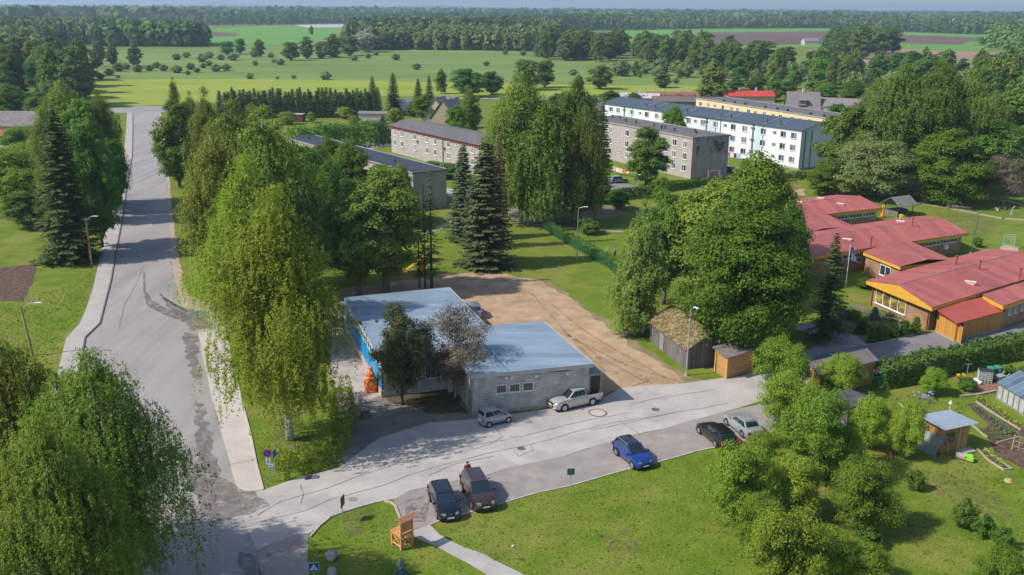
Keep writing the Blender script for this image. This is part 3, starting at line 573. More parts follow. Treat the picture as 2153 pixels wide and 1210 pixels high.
for px, py, z, k in ((1693, 508, 4.0, 0), (1831, 515, 3.6, 0), (1918, 475, 4.1, 0), (1781, 506, 3.7, 1), (1893, 468, 3.9, 1)): chim(rf2, px, py, z, k)
# rear wing
tR = G(1857, 438, ZK); tF = G(1760, 411, ZK); tdir = (tR-G(1683, 458, ZK)).normalized(); tL = tR-tdir*26
root3, rf3, W3, E3, a3, b3 = wing('kindergarten_wing', 'rear kindergarten wing, smallest red roof next to the willow', tL, tR, tF, tF-tdir*26, rise=.95)
for px, w in ((1768, 3.2), (1800, 3.2), (1826, 3.0)):
    uu = W3[0].u(px, 2.2)
    if uu: window(root3, W3[0], uu, 2.15, w, .7, WHITEF, GL_D, (.25, .5, .75), bar=.1)
for px, py, z, k in ((1680, 427, 4.0, 1), (1725, 419, 4.0, 1), (1767, 431, 3.7, 1)): chim(rf3, px, py, z, k)
# connecting wings with low roofs
def connector(label, P, z, facs, winpx=()):
    P = [G(*p, z) for p in P]; I = off([p.to_2d() for p in P], -.35); c = (I[0]+I[1]+I[2]+I[3])/4; rt = thing('kindergarten_link', label, 'building', (c.x, c.y, 0), world=True)
    MB().prism(I, -.2, z-.4).build('wall', BRK, rt)
    mid = [P[0].lerp(P[1], .5), P[3].lerp(P[2], .5)]
    for q in mid: q.z = z+.55
    m = MB(); T_ = Vector((0, 0, .08))
    for q in ([P[0], mid[0], mid[1], P[3]], [mid[0], P[1], P[2], mid[1]]): m.hexa(q, [p+T_ for p in q])
    m.build('roof', ROOFR, rt)
    m = MB()
    for i in range(4): f = Fac(P[i], P[(i+1) % 4]); f.box(m, 0, f.L, z-.42, z-.003, -.11, -.02)
    m.build('fascia', YELW, rt); return rt, [Fac(I[i], I[(i+1) % 4]) for i in range(4)]
rt, ff = connector('low link with red roof between the front and middle kindergarten wings', [(1893, 562), (2005, 548), (1912, 508), (1815, 531)], ZK-.02, ())
uu = ff[3].u(1862, 1.7); window(rt, ff[3], uu, 1.65, 2.3, 1.5, WHITEF, GL_D, (.5,), bar=.1)
connector('low link with red roof between the middle and rear kindergarten wings', [(1660, 500), (1800, 478), (1738, 452), (1640, 466)], ZK-.05, ())
# --- apartment blocks ---
def block(name, label, nearpx, farpx, sidepx, h, depth, wallm, roofm, roof='flat', rise=1.5, over=.35, extra=0., cat='apartment block'):
    """near corner, far end of the facing eave (picture points at height h), side corner"""
    N = G(*nearpx, h); Fp_ = G(*farpx, h); Sd = G(*sidepx, h); d = (Fp_-N); L = d.length+extra; d.normalize(); nrm_ = Vector((d.y, -d.x, 0))
    if nrm_.dot(Sd-N) < 0: nrm_ = -nrm_
    s = nrm_*depth; FL_ = N+d*L
    C = [FL_.to_2d(), N.to_2d(), (N+s).to_2d(), (FL_+s).to_2d()]
    area = sum(C[i].x*C[(i+1) % 4].y-C[(i+1) % 4].x*C[i].y for i in range(4))
    assert area > 0, name
    root, F = quad_building(name, label, C, h-.15, wallm, cat)
    if roof == 'flat':
        MB().prism(off(C, .15), h-.147, h+.1).build('roof', roofm, root)
        m = MB()
        for i in range(4): f = Fac(off(C, .18)[i], off(C, .18)[(i+1) % 4]); f.box(m, 0, f.L, h-.1, h+.22, -.12, .0)
        m.build('parapet', M('parapet_grey', (.24, .235, .23), (.33, .32, .31), scale=1.5), root); E = None
    else:
        o, E, a, b, g = gable(root, C, h-.14, rise, over, roofm, axis=0); each(g, 'gable', wallm, root)
    return root, F, C
WHT = M('render_white', (.70, .72, .75), (.64, .66, .69), scale=.4, rough=.9)
TEAL = M('render_teal', (.48, .61, .63), rough=.8); TEALD = M('render_dark_teal', (.10, .16, .18), rough=.8)
SLATE = Mstripe('roof_slate_blue', (.065, .085, .115), (.05, .065, .09), period=.6, axis=0, duty=.08, rough=.5, noise=.1, nscale=(.1, .1), spec=.3)
rw, Fw, Cw = block('apartment_block', 'long white rendered apartment block with teal stripes and dark blue roof', (1688, 274), (1272, 217), (1733, 261), 9.3, 12.5, WHT, SLATE, 'gable', 1.6, .45)
F = Fw[0]; rows = (7.75, 4.95, 2.15)
zs = 3.0
pxs_W = [1669, 1647, 1567, 1541, 1470, 1446, 1385, 1362, 1300, 1285, 1590+12]
gms = [GL_D, GL_C, GL_B, GL_D, GL_C]
seq = []
for px in (1669, 1647, 1566, 1542, 1478, 1448, 1398, 1381, 1360, 1300, 1285): seq.append((px, 'W'))
for px in (1605, 1505, 1424, 1329): seq.append((px, 'S'))
for px in (1629, 1525, 1462, 1346): seq.append((px, 's'))
ki = 0
for px, k in seq:
    uu = F.u(px, 7.75)
    if uu is None or not (.5 < uu < F.L-.5): continue
    if k == 'S':
        m = MB(); F.box(m, uu-.16, uu+.16, .4, 9.0, .0, .03); m.build('stair_stripe', TEALD, rw)
    for zi, z in enumerate(rows):
        ki += 1
        if k == 's': window(rw, F, uu, z+.15, .95, .5, TEALD, GL_C, ())
        else: window(rw, F, uu, z, 1.75, 1.5, WHITEF, GL_R if (k, px, zi) == ('W', 1542, 2) else gms[(ki*7) % 5], (.62,), bar=.09)
for px in (1595, 1495, 1417, 1321):
    uu = F.u(px, 7.75)
    if uu is None: continue
    m = MB(); F.box(m, uu-.75, uu+.75, .4, 9.1, .0, .045); m.build('teal_band', TEAL, rw)
for px in (1584, 1486, 1409, 1313):
    uu = F.u(px, 7.75)
    if uu is None: continue
    m = MB(); F.box(m, uu-.32, uu+.32, .4, 9.1, .0, .05)
    for z in rows: F.box(m, uu-.7, uu+.5, z+.3, z+.6, .0, .3)
    m.build('stair_glazing', TEALD, rw)
F1 = Fw[1]; m = MB()
for a_, b_ in ((.9, 1.4), (3.2, 3.6)): F1.box(m, a_, b_, .4, 9.0, 0, .03)
each(m, 'end_stripe', TEALD, rw); m = MB(); F1.box(m, .0, .55, .4, 9.0, 0, .025); F1.box(m, 1.4, 2.2, .4, 9.0, 0, .028); F1.box(m, 2.6, 3.2, .4, 9., 0, .028); each(m, 'end_band', TEAL, rw)
m = MB()
for f in (F, F1): f.box(m, -.03, f.L+.03, -.1, .42, 0, .06)
m.build('plinth', M('plinth_grey', (.3, .3, .31)), rw)
m = MB(); F.box(m, F.L-.12, F.L-.02, .4, 9, .02, .14); uu = F.u(1515, 7); F.box(m, uu-.05, uu+.05, .4, 9, .02, .14); each(m, 'downpipe', DARKM, rw)
# roof seams and flues
m = MB(); m2 = MB()
for px in (1352, 1371, 1415, 1438, 1510, 1530, 1606, 1634):
    uu = F.u(px, 9.3); 
    if uu is None: continue
    a_ = F.P(uu, 9.35, .3); b_ = F.P(uu, 10.9, -6.1); m.tube(a_+Vector((0, 0, .0)), b_+Vector((0, 0, .0)), .07, n=4); m2.tube(F.P(uu, 9.5, -1.2), F.P(uu, 10.6, -1.2), .12, n=6)
each(m, 'roof_walkway', M('pale_metal', (.35, .40, .46)), rw); each(m2, 'flue', DARKM, rw)
# grey block
GRY = M('render_grey', (.34, .305, .28), (.40, .36, .335), scale=.5, rough=.95, c3=(.26, .235, .22), scale3=.35, ramp3=(.55, .7))
TAR = M('roof_tar', (.10, .095, .10), (.15, .14, .145), scale=.4, rough=.9)
rg, Fg_, Cg = block('apartment_block', 'bare grey plastered three-storey block with stained end wall', (1457, 291), (1262, 255), (1515, 283), 9.0, 10.5, GRY, TAR, 'flat', extra=7)
F = Fg_[0]; ki = 0
for px, k in ((1441, 'W'), (1419, 'W'), (1402, 's'), (1379, 'W'), (1360, 'W'), (1342, 'W'), (1319, 'W'), (1303, 's'), (1284, 'W'), (1262, 'W')):
    uu = F.u(px, 7.3)
    if uu is None or uu < .6: continue
    for zi, z in enumerate((7.35, 4.75, 2.15)):
        ki += 1
        if k == 's': window(rg, F, uu, z+.35, .95, .42, WHITEF, GL_D, ())
        else: window(rg, F, uu, z, 1.55, 1.5, WHITEF, [GL_D, GL_C, GL_B, GL_D][ki % 4] if (px, zi) != (1441, 1) else GL_R, (.4,), bar=.1)
rd = random.Random(5)
for k in range(11):
    uu = rd.uniform(2, F.L-2); dp = rd.choice((-3.5, -6.5, -4.5)); p = F.P(uu, 9.1, dp); m = MB(); m.tube(p, p+Vector((0, 0, .55)), .16, n=6); m.lathe([(.3, .55), (.3, .62), (.05, .8)], p, 8); m.build('flue', DARKM, rg)
st = soft(M('stain_black', (.10, .09, .085), rough=.95), (.5, .62), .55)
m = MB(); f = Fg_[1]; f.box(m, 1.2, f.L-.5, 5.2, 8.8, 0, .012); m.build('stain', st, rg)
m = MB(); f.box(m, 0, f.L, -.1, .3, 0, .08); F.box(m, 0, F.L, -.1, .3, 0, .08); m.build('plinth', CONCR, rg)
# yellow block
YEL2 = M('render_cream', (.72, .55, .30), (.66, .49, .26), scale=.5, rough=.9)
ry, Fy, Cy = block('apartment_block', 'cream-yellow apartment block with flat roof behind the white one', (1748, 251), (1464, 207), (1775, 244), 9.2, 11, YEL2, TAR, 'flat')
F = Fy[0]
for i, px in enumerate((1473, 1489, 1520, 1551, 1574, 1607, 1641, 1666, 1703, 1736)):
    uu = F.u(px, 7.6)
    if uu is None: continue
    for z in (7.7, 5.0): window(ry, F, uu, z, 1.5, 1.4, WHITEF, [GL_D, GL_C][i % 2], (.6,), bar=.1)
for px in (1503, 1538, 1588, 1626, 1682, 1724):
    uu = F.u(px, 7.6)
    if uu: window(ry, F, uu, 7.9, 1.1, .45, TEALD, GL_C, ())
for px in (1513, 1536, 1558, 1600, 1625, 1647, 1695, 1723, 1742):
    uu = F.u(px, 9.2)
    if uu: m = MB(); p = F.P(uu, 9.2, -1.5); m.box((p.x, p.y, 9.5), (.5, .5, .7)); m.build('flue', DARKM, ry)
# long grey two-storey block with red eaves
rr_, Fr, Cr = block('apartment_block', 'long two-storey grey block with brown roof and dark red eaves', (1046, 312), (822, 263), (1075, 296), 7.0, 11.5, GRY, Mstripe('roof_brown', (.13, .12, .125), (.10, .09, .095), period=1.1, axis=0, duty=.1, rough=.9, noise=.12), 'gable', 1.1, .7)
F = Fr[0]; m = MB(); F.box(m, -.3, F.L+.3, 6.35, 6.95, .0, .35); m.build('eaves', M('eaves_red', (.26, .04, .035)), rr_)
ki = 0
for px, k in ((831, 'W'), (845, 'W'), (857, 's'), (872, 'W'), (886, 's'), (898, 'W'), (915, 'W'), (928, 's'), (943, 'W'), (960, 's'), (993, 'W'), (1008, 's'), (1020, 'W'), (975, 'W')):
    uu = F.u(px, 5.3)
    if uu is None: continue
    for z in (5.35, 2.75):
        ki += 1
        if k == 's': window(rr_, F, uu, z+.4, .8, .4, WHITEF, GL_D, ())
        else: window(rr_, F, uu, z, 1.5, 1.45, WHITEF, [GL_D, GL_C, GL_B, GL_C, GL_R][ki % 5], (.45,), bar=.11)
    if k == 's': window(rr_, F, uu, .75, .8, .5, WHITEF, GL_D, (), name='basement_window')
m = MB(); uu = F.u(932, 3); F.box(m, uu-.06, uu+.06, 0, 6.3, .02, .15); m.build('downpipe', DARKM, rr_)
for px, z in ((879, 4.3), (935, 4.2)): m = MB(); uu = F.u(px, z); F.box(m, uu-.2, uu+.2, z-.35, z+.35, 0, .3); m.build('meter_box', M('box_brown', (.16, .12, .11)), rr_)
# long block with dark roof in the centre left
rl, Fl, Cl = block('hall_building', 'long pale building with low dark blue-grey roof behind the roadside trees', (868, 365), (602, 291), (926, 357), 7.0, 7.2, M('render_palegrey', (.42, .40, .38), (.36, .34, .33), scale=.5, rough=.95), M('roof_navy', (.04, .05, .07), (.06, .07, .095), scale=.15, rough=.9, spec=.1), 'flat', cat='building')
F = Fl[0]
for k in range(9): window(rl, F, 3+k*5.8, 4.6, 2.2, 1.4, WHITEF, GL_D, (.33, .66))
for k in range(4):
    m = MB(); p = F.P(6+k*13, 7.1, -3); m.tube(p, p+Vector((0, 0, .7)), .15, n=6); m.build('flue', DARKM, rl)
# --- houses and sheds behind ---
def house(name, label, px, py, L, Wd, h, rise, ang, wallm, roofm, over=.4, chim_=0, cat='house', wins=0, frac=.5):
    """px, py: ground point under the middle"""
    c = G(px, py); ca, sa = math.cos(RAD(ang)), math.sin(RAD(ang))
    C = [Vector((c.x+ca*a-sa*b, c.y+sa*a+ca*b)) for a, b in ((-L/2, -Wd/2), (L/2, -Wd/2), (L/2, Wd/2), (-L/2, Wd/2))]
    root, F = quad_building(name, label, C, h, wallm, cat)
    if rise: o, E, a, b, g = gable(root, C, h+.003, rise, over, roofm, frac=frac); each(g, 'gable', wallm, root)
    else: o = MB().prism(off(C, over), h+.003, h+.15).build('roof', roofm, root); a = b = Vector((c.x, c.y, h))
    for k in range(chim_):
        p = a.lerp(b, (k+1)/(chim_+1)); m = MB(); m.box((p.x, p.y, p.z+.5), (.7, .7, 1.5)); m.build('chimney', M('chimney_pale', (.5, .45, .42)), o)
    for k in range(wins): window(root, F[0], L*(k+.5)/wins, h*.55, 1.1, 1.1, WHITEF, GL_D, (.5,))
    return root, F
WG = Mstripe('boards_grey', (.17, .155, .14), (.09, .08, .075), period=.18, axis=0, duty=.12, rough=.95, noise=.35, nscale=(2, .3))
SH = M('shingle_grey', (.17, .15, .155), (.23, .205, .21), scale=1.2, rough=.95)
RD = M('tin_red', (.52, .07, .045), (.45, .06, .04), scale=.5, rough=.5); MAR = M('tin_maroon', (.24, .085, .085), (.30, .11, .11), scale=.5); PAL = M('tin_pale', (.42, .38, .38), (.5, .45, .45), scale=.5, rough=.6)
CRM = M('wall_cream', (.45, .38, .3), (.4, .33, .26), scale=1)
house('house', 'old grey wooden house with steep shingle roof and dormer', 1684, 248, 10.5, 9, 3.2, 5.6, -8, WG, SH, chim_=1)
house('long_house', 'low long building with grey roof beside the steep-roofed wooden house', 1778, 250, 24, 11, 4.2, 2.6, -24, WHT, SH)
house('house', 'house with bright red tin roof behind the yellow block', 1570, 214, 20, 9, 2.4, 1.9, 2, CRM, RD, chim_=2, frac=.5)
house('house', 'house with dull maroon roof left of the yellow block', 1412, 215, 20, 9, 2.4, 1.6, 3, CRM, MAR, chim_=2)
house('house', 'house with pale metal roof left of the maroon one', 1345, 218, 15, 9, 2.4, 1.6, -12, CRM, PAL, chim_=1)
house('barn', 'long dark brown barn between the white and yellow blocks', 1428, 226, 20, 8, 2.4, 1.6, -6, WG, M('roof_rust', (.12, .085, .08), (.18, .13, .12), scale=1))
house('shed', 'shed with steep pinkish roof at the left end of the white block', 1256, 262, 9, 9, 2.6, 4.2, 68, WG, M('roof_pinkgrey', (.30, .24, .25), (.36, .29, .30), scale=1))
house('house', 'steep-roofed brown house behind the long grey block, right one', 948, 272, 9, 9, 3.2, 6, 62, M('wall_olive', (.26, .22, .15)), M('roof_violet', (.19, .165, .185), (.24, .21, .23), scale=1), chim_=2)
house('house', 'steep-roofed house with blue-striped roof behind the long grey block, left one', 925, 262, 8, 8, 3.2, 5.4, 72, CRM, Mstripe('roof_bluestripe', (.16, .18, .24), (.34, .28, .2), period=.9, axis=1, duty=.4, rough=.7))
house('shed', 'small shed with tilted pale tin roof at the shelter belt', 848, 240, 7, 6, 1.5, 3.6, 55, WG, PAL)
house('shed', 'pale allotment shed with yellow-edged roof', 786, 252, 9, 5, 2.2, .5, -2, PAL, SH, cat='shed')
house('caravan', 'dark red trailer hut at the left end of the allotment lawn', 622, 256, 5.5, 3, 2.4, .0, -5, M('trailer_red', (.12, .04, .035)), PAL, over=.1, cat='hut')
house('farmhouse', 'white farmhouse far away among the trees beyond the meadow', 772, 62, 16, 10, 5, 4, 5, WHT, SH)
house('farmhouse', 'far farmhouse with red roof beyond the meadow', 790, 62, 16, 10, 5, 4, 5, CRM, RD)
house('farmhouse', 'grey farmhouse in the ploughed fields', 1703, 95, 16, 10, 4, 3, 5, PAL, SH)
house('farmhouse', 'white farmhouse at the edge of the left wood', 82, 92, 14, 10, 4, 3, 5, WHT, PAL)
house('farmhouse', 'small pale house far left on the field edge beyond the broad clump', 1460, 108, 14, 9, 3, 2.5, 0, WHT, SH)
house('long_house', 'long house with grey shingle roof at the left edge', 20, 285, 34, 12, 3.2, 3.6, 2, CRM, Mbrick('shingles', (.24, .215, .215), (.19, .17, .17), (.12, .11, .11), 1.3, .9, ms=.05))
house('outbuilding', 'red-brown outbuilding with bright red roof at the left edge', 12, 308, 17, 6, 3.0, 1.2, 4, M('wall_rust', (.22, .06, .04), (.16, .05, .035), scale=1), M('tin_crimson', (.45, .06, .09), (.38, .05, .08), scale=.6))
house('bus_shelter', 'dark open shelter with pale flat roof by the cross road', 45, 231, 13, 5, 3.0, 0, -2, M('shelter_dark', (.07, .04, .045), (.14, .10, .10), scale=1), PAL, cat='shelter')
# old barn with mossy roof
n0 = G(1443, 778); n1 = G(1365, 716); n2 = G(1537, 762); C = [n0, n2, n1+(n2-n0), n1]; C = [p.to_2d() for p in C]
BRN = Mstripe('boards_weathered', (.16, .145, .145), (.07, .06, .06), period=.2, axis=0, duty=.14, rough=.95, noise=.45, nscale=(1.5, .25))
rb, Fb = quad_building('old_barn', 'weathered grey board barn with collapsing mossy yellow roof', C, 2.2, BRN, 'barn')
MOSS = M('roof_moss', (.11, .085, .016), (.26, .205, .13), scale=2.6, rough=.95, ramp=(.48, .56), c3=(.10, .085, .05), scale3=1.2, ramp3=(.58, .66), bump=.9)
o, E, a, b, g = gable(rb, C, 2.2, 1.55, .3, MOSS, axis=1); each(g, 'gable', BRN, rb)
m = MB(); f = Fb[3]; f.box(m, f.L*.3, f.L*.3+.9, 0, 1.9, 0, .04); m.build('door', M('door_bleached', (.30, .28, .27), (.2, .18, .17), scale=2), rb)
m = MB(); f.box(m, f.L*.75, f.L*.75+.35, .8, 2.2, 0, .03); m.build('patch', M('patch_teal', (.05, .16, .14)), rb)
# small slatted store with yellow corners
SL = Mstripe('slats_amber', (.52, .29, .12), (.20, .09, .035), period=.17, axis=1, duty=.3, rough=.7, noise=.15)
def slat_store(label, P, h=2.35, roofm=None, cat='shed', name='slatted_shed'):
    C = [G(*p).to_2d() for p in P]; C = [C[0], C[1], C[1]+C[2]-C[0], C[2]]
    r_, F_ = quad_building(name, label, C, h, SL, cat); 
    Cn = off(C, .35); m = MB(); q = [Vector((Cn[i].x, Cn[i].y, h+(.0, .15, .35, .25)[i])) for i in range(4)]; m.hexa(q, [p+Vector((0, 0, .1)) for p in q])
    m.build('roof', roofm or M('roof_felt', (.13, .12, .12), (.22, .19, .17), scale=1.5, rough=.95), r_)
    m = MB()
    for p in C: m.box((p.x, p.y, h/2), (.16, .16, h+.02), rz=.3)
    for F in F_: F.box(m, .08, F.L-.08, h-.16, h+.1, -.02, .03)
    m.build('corner_trim', M('trim_yellow', (.62, .36, .05)), r_); return r_, F_
slat_store('small slatted wooden store with yellow corner posts by the street lamp', [(1527, 797), (1580, 782), (1503, 782)])
r_, F_ = slat_store('slatted wooden store under brown sheet roof half hidden by apple trees', [(1718, 836), (1832, 808), (1702, 818)], 2.4, Mstripe('sheet_brown', (.17, .14, .14), (.12, .10, .10), period=.25, axis=0, duty=.3))
# dark open shed
C = [G(1782, 905), G(1842, 886), G(1778, 862), G(1718, 880)]; c = sum(C, Vector())/4; rs = thing('open_shed', 'dark open shed with black felt roof among the apple trees', 'shed', c, world=True)
m = MB(); m.prism([p.to_2d() for p in C], 2.0, 2.16); m.build('roof', M('felt_black', (.045, .043, .05), (.11, .105, .12), scale=.9, rough=.9), rs)
m = MB(); Ci = off([p.to_2d() for p in C], -.3)
for p in Ci: m.tube((p.x, p.y, 0), (p.x, p.y, 2.0), .07)
m.build('post', BARKD if 'BARKD' in globals() else DARKM, rs); m = MB(); f = Fac(Ci[2], Ci[3]); f.box(m, 0, f.L, 0, 1.95, -.06, 0); f = Fac(Ci[3], Ci[0]); f.box(m, 0, f.L, 0, 1.95, -.06, 0); m.build('wall', BRN, rs)
# tin-roofed garden shed
ZS = 2.35; Rf = [G(1985, 906, ZS), G(2059, 890, ZS+.1), G(1997, 862, ZS+.35), G(1928, 873, ZS+.25)]; C = off([p.to_2d() for p in Rf], -.42)
WDS = Mstripe('boards_fresh', (.42, .22, .09), (.24, .12, .05), period=.2, axis=0, duty=.12, rough=.85, noise=.3, nscale=(3, .5))
rs, Fs = quad_building('garden_shed', 'garden shed of fresh boards with corrugated tin roof', C, 2.2, WDS, 'shed')
m = MB(); N_ = 26
e0, e1, e2, e3 = Rf; off_ = Vector((0, 0, .0))
for i in range(N_*2):
    t0, t1 = i/(N_*2), (i+1)/(N_*2); z0_, z1_ = (.04, 0) if i % 2 else (0, .04)
    a0 = e3.lerp(e0, t0)+Vector((0, 0, z0_)); a1 = e3.lerp(e0, t1)+Vector((0, 0, z1_)); b0_ = e2.lerp(e1, t0)+Vector((0, 0, z0_)); b1_ = e2.lerp(e1, t1)+Vector((0, 0, z1_)); m.face([a0, a1, b1_, b0_])
o = m.build('roof', M('tin_corrugated', (.46, .52, .58), (.40, .46, .52), scale=1, rough=.4, metal=.3), rs); md = o.modifiers.new('solid', 'SOLIDIFY'); md.thickness = .03
m = MB(); m.hexa([Vector((p.x, p.y, 2.2)) for p in C], [Vector((C[i].x, C[i].y, (2.3, 2.36, 2.58, 2.5)[i])) for i in range(4)]); m.build('top_boards', WDS, rs)
f = Fs[0]; window(rs, f, .85, 1.35, 1.0, .95, M('frame_brown', (.20, .15, .12)), GL_D, (.5,))
m = MB(); f.box(m, 1.9, 2.75, .1, 2.0, 0, .05); f.box(m, f.L-.75, f.L-.45, 0, 2.15, 0, .08); dr = m.build('door', M('door_plank', (.45, .25, .09), (.36, .19, .07), scale=3), rs)
m = MB(); f.box(m, 1.72, 1.88, 0, 2.15, 0, .09); m.build('door_post', M('bare_timber', (.45, .33, .18), (.38, .27, .14), scale=4), rs)
m = MB(); f.box(m, 1.6, 3.1, 0, .12, .02, .9); m.build('step', CONCR, rs)
m = MB(); f3 = Fs[3]; q = [f3.P(.4, 0, 1.0), f3.P(f3.L+.3, 0, 1.0), f3.P(f3.L+.3, 1.5, .08), f3.P(.4, 1.5, .08)]; m.hexa(q, [p+f3.n*.05 for p in q]); sm = m.build('metal_sheets', M('sheet_rusty', (.16, .19, .18), (.30, .29, .26), scale=2, rough=.7, c3=(.12, .07, .04), scale3=2), None)
tag(sm, 'stack of weathered metal sheets leaning on the tin-roofed shed', 'metal sheets')
# greenhouse
P0 = G(2094, 838); dg = (G(2200, 905)-P0).normalized(); ng = Vector((-dg.y, dg.x, 0)); L_ = 16.; Wg = 4.2
C = [P0.to_2d(), (P0+dg*L_).to_2d(), (P0+dg*L_+ng*Wg).to_2d(), (P0+ng*Wg).to_2d()]
gh = thing('greenhouse', 'long glass greenhouse with blue-grey panes at the right edge', 'greenhouse', P0, world=True)
GLS = M('glass_milky', (.34, .36, .37), (.46, .48, .48), scale=1.5, rough=.25, spec=.7); GLT = Mstripe('glass_roof', (.10, .15, .21), (.30, .34, .38), period=.8, axis=0, duty=.05, rough=.15, noise=.35, nscale=(.8, .8), spec=.8)
MB().prism(off(C, -.04), 0, 1.6).build('glass_wall', GLS, gh)
o, E, a, b, g = gable(gh, C, 1.6, 1.15, .12, GLT, thick=.05); each(g, 'glass_gable', GLS, gh)
f = Fac(C[0], C[1]); m = MB()
for k in range(21): f.box(m, k*.8-.035, k*.8+.035, 0, 1.6, .0, .05)
f.box(m, 0, f.L, 0, .15, 0, .06); f.box(m, 0, f.L, 1.5, 1.62, 0, .06); f = Fac(C[3], C[0])
for k in range(6): f.box(m, k*.8, k*.8+.07, 0, 1.7, .0, .05)
m.build('frame', M('frame_weathered', (.24, .22, .19)), gh)
# white polytunnel at the left edge
c = G(10, 322); m = MB(); n = 10; L_ = 9
pts = [(math.cos(math.pi*i/n)*2.0, math.sin(math.pi*i/n)*1.9) for i in range(n+1)]
for i in range(n): m.face([(c.x-L_/2, c.y+pts[i][0], pts[i][1]), (c.x+L_/2, c.y+pts[i][0], pts[i][1]), (c.x+L_/2, c.y+pts[i+1][0], pts[i+1][1]), (c.x-L_/2, c.y+pts[i+1][0], pts[i+1][1])])
for s in (-1, 1): m.face([(c.x+s*L_/2, c.y+p[0], p[1]) for p in pts])
tag(m.build('polytunnel', M('film_white', (.55, .58, .62), (.65, .68, .7), scale=1, rough=.4), org=c), 'white plastic garden tunnel at the left edge', 'polytunnel')
# gazebo in the play park
c = G(1888, 452); gz = thing('gazebo', 'dark timber gazebo hut with gabled roof in the play park', 'gazebo', c, rz=.5)
m = MB(); 
for sx in (-1, 1):
    for sy in (-1, 1): m.tube((sx*1.9, sy*1.5, 0), (sx*1.9, sy*1.5, 2.2), .09)
m.build('post', BARKD if 'BARKD' in globals() else DARKM, gz); m = MB()
for s in (-1, 1): m.hexa([(-2.5, s*2.2, 2.0), (2.5, s*2.2, 2.0), (2.5, 0, 3.4), (-2.5, 0, 3.4)][::s], [(-2.5, s*2.2, 2.1), (2.5, s*2.2, 2.1), (2.5, 0, 3.5), (-2.5, 0, 3.5)][::s])
m.build('roof', M('roof_slab', (.13, .125, .13), (.22, .21, .21), scale=2), gz); m = MB(); m.box((0, 1.5, .5), (3.8, .1, 1.0)); m.box((-1.9, 0, .5), (.1, 3, 1.0)); m.box((1.9, .5, .5), (.1, 2, 1.0)); m.build('half_wall', WG, gz)
# dormer of the old wooden house
hs = [o for o in S.objects if o.get('label', '').startswith('old grey wooden house')][0]; c = ORG[hs.name]
m = MB(); q = Vector((c.x-1, c.y-3.3, 0)); m.box((q.x, q.y, 5.3), (2.6, 2.2, 1.9)); dm = m.build('dormer', WG, hs); m = MB(); m.hexa([(q.x-1.7, q.y-1.4, 6.2), (q.x+1.7, q.y-1.4, 6.2), (q.x+1.7, q.y+1.6, 7.0), (q.x-1.7, q.y+1.6, 7.0)], [(q.x-1.7, q.y-1.4, 6.35), (q.x+1.7, q.y-1.4, 6.35), (q.x+1.7, q.y+1.6, 7.15), (q.x-1.7, q.y+1.6, 7.15)]); m.build('dormer_roof', SH, dm)
window(hs, Fac((q.x-1.3, q.y-1.1), (q.x+1.3, q.y-1.1)), 1.3, 5.3, 1.7, .9, WHITEF, GL_D, (.33, .66))
# ---------------- vegetation ----------------
RG = np.random.default_rng(7)
def unit(n): v = RG.normal(size=(n, 3)); return v/np.linalg.norm(v, axis=1, keepdims=True)
def nrm(v): return v/np.maximum(np.linalg.norm(v, axis=1, keepdims=True), 1e-6)
def leaf_arrays(C, N, size, aspect=.6, along=None):
    n = len(C); N = nrm(N)
    A = unit(n) if along is None else along; A = nrm(A-N*np.sum(A*N, 1, keepdims=True)); B = np.cross(N, A)
    s = np.asarray(size).reshape(-1, 1)*np.ones((n, 1))
    V = np.empty((n, 4, 3)); a = A*s*.5; b = B*s*.5*aspect
    V[:, 0] = C-a; V[:, 1] = C-b+a*.15; V[:, 2] = C+a; V[:, 3] = C+b+a*.15
    return V.reshape(-1, 3), np.arange(n*4).reshape(-1, 4)
def crown_mesh(name, parts, mat):
    Vs = []; Qs = []; R = []; k = 0
    for C, N, s, asp, al in parts:
        V, Q = leaf_arrays(C, N, s, asp, al); Vs.append(V); Qs.append(Q+k); k += len(V)
        R.append(np.clip(RG.normal(.5, .25, len(Q)), 0, 1))
    return mesh_np(name, np.concatenate(Vs), np.concatenate(Qs), 4, mat, np.concatenate(R))
def clumps_on(n, w, h, z0, shape=1.0, rmin=.55):
    D = unit(n); rr = RG.uniform(rmin, 1, (n, 1))**.6
    c = D*rr*np.array([w/2, w/2, (h-z0)/2])
    # slightly pear shaped crown
    t = (c[:, 2]/((h-z0)/2)+1)/2; k = np.interp(t, [0, .25, .5, .8, 1], [.75, 1.0, 1.05, .85, .7]) if shape else 1
    c[:, 0] *= k; c[:, 1] *= k; c[:, 2] += z0+(h-z0)/2; return c
def trunk_mb(h, r, lean=.02, limbs=None, seed=0, wig=.15):
    m = MB(); rd = random.Random(seed); P = [Vector((0, 0, -.2))]; n = 7
    for i in range(1, n+1): P.append(Vector((rd.uniform(-wig, wig)*i/n*1.5, rd.uniform(-wig, wig)*i/n*1.5, h*i/n)))
    R = [r*(1.25 if i == 0 else (1-i/n)**.8+.08) for i in range(n+1)]; m.path(P, R, 8)
    if limbs is not None:
        for c in limbs:
            c = Vector(c); t = min(.92, max(.2, (c.z/h)*.7)); i = min(n-1, int(t*n)); b = P[i]+(P[i+1]-P[i])*(t*n-i)
            mid = (b+c)/2+Vector((0, 0, -.06*(c-b).length)); rb = R[i]*.42; m.path([b, mid, c], [rb, rb*.6, rb*.15], 5)
    return m
BARK = M('bark_brown', (.10, .075, .055), (.17, .13, .10), scale=6, stretch=(1, 1, .2), rough=.95)
BARKD = M('bark_dark', (.05, .038, .03), (.09, .07, .055), scale=6, stretch=(1, 1, .2), rough=.95)
BIRCHB = M('bark_birch', (.62, .60, .56), (.12, .10, .09), scale=5, stretch=(1, 1, 2.5), ramp=(.52, .6), rough=.8)
TPL = {}
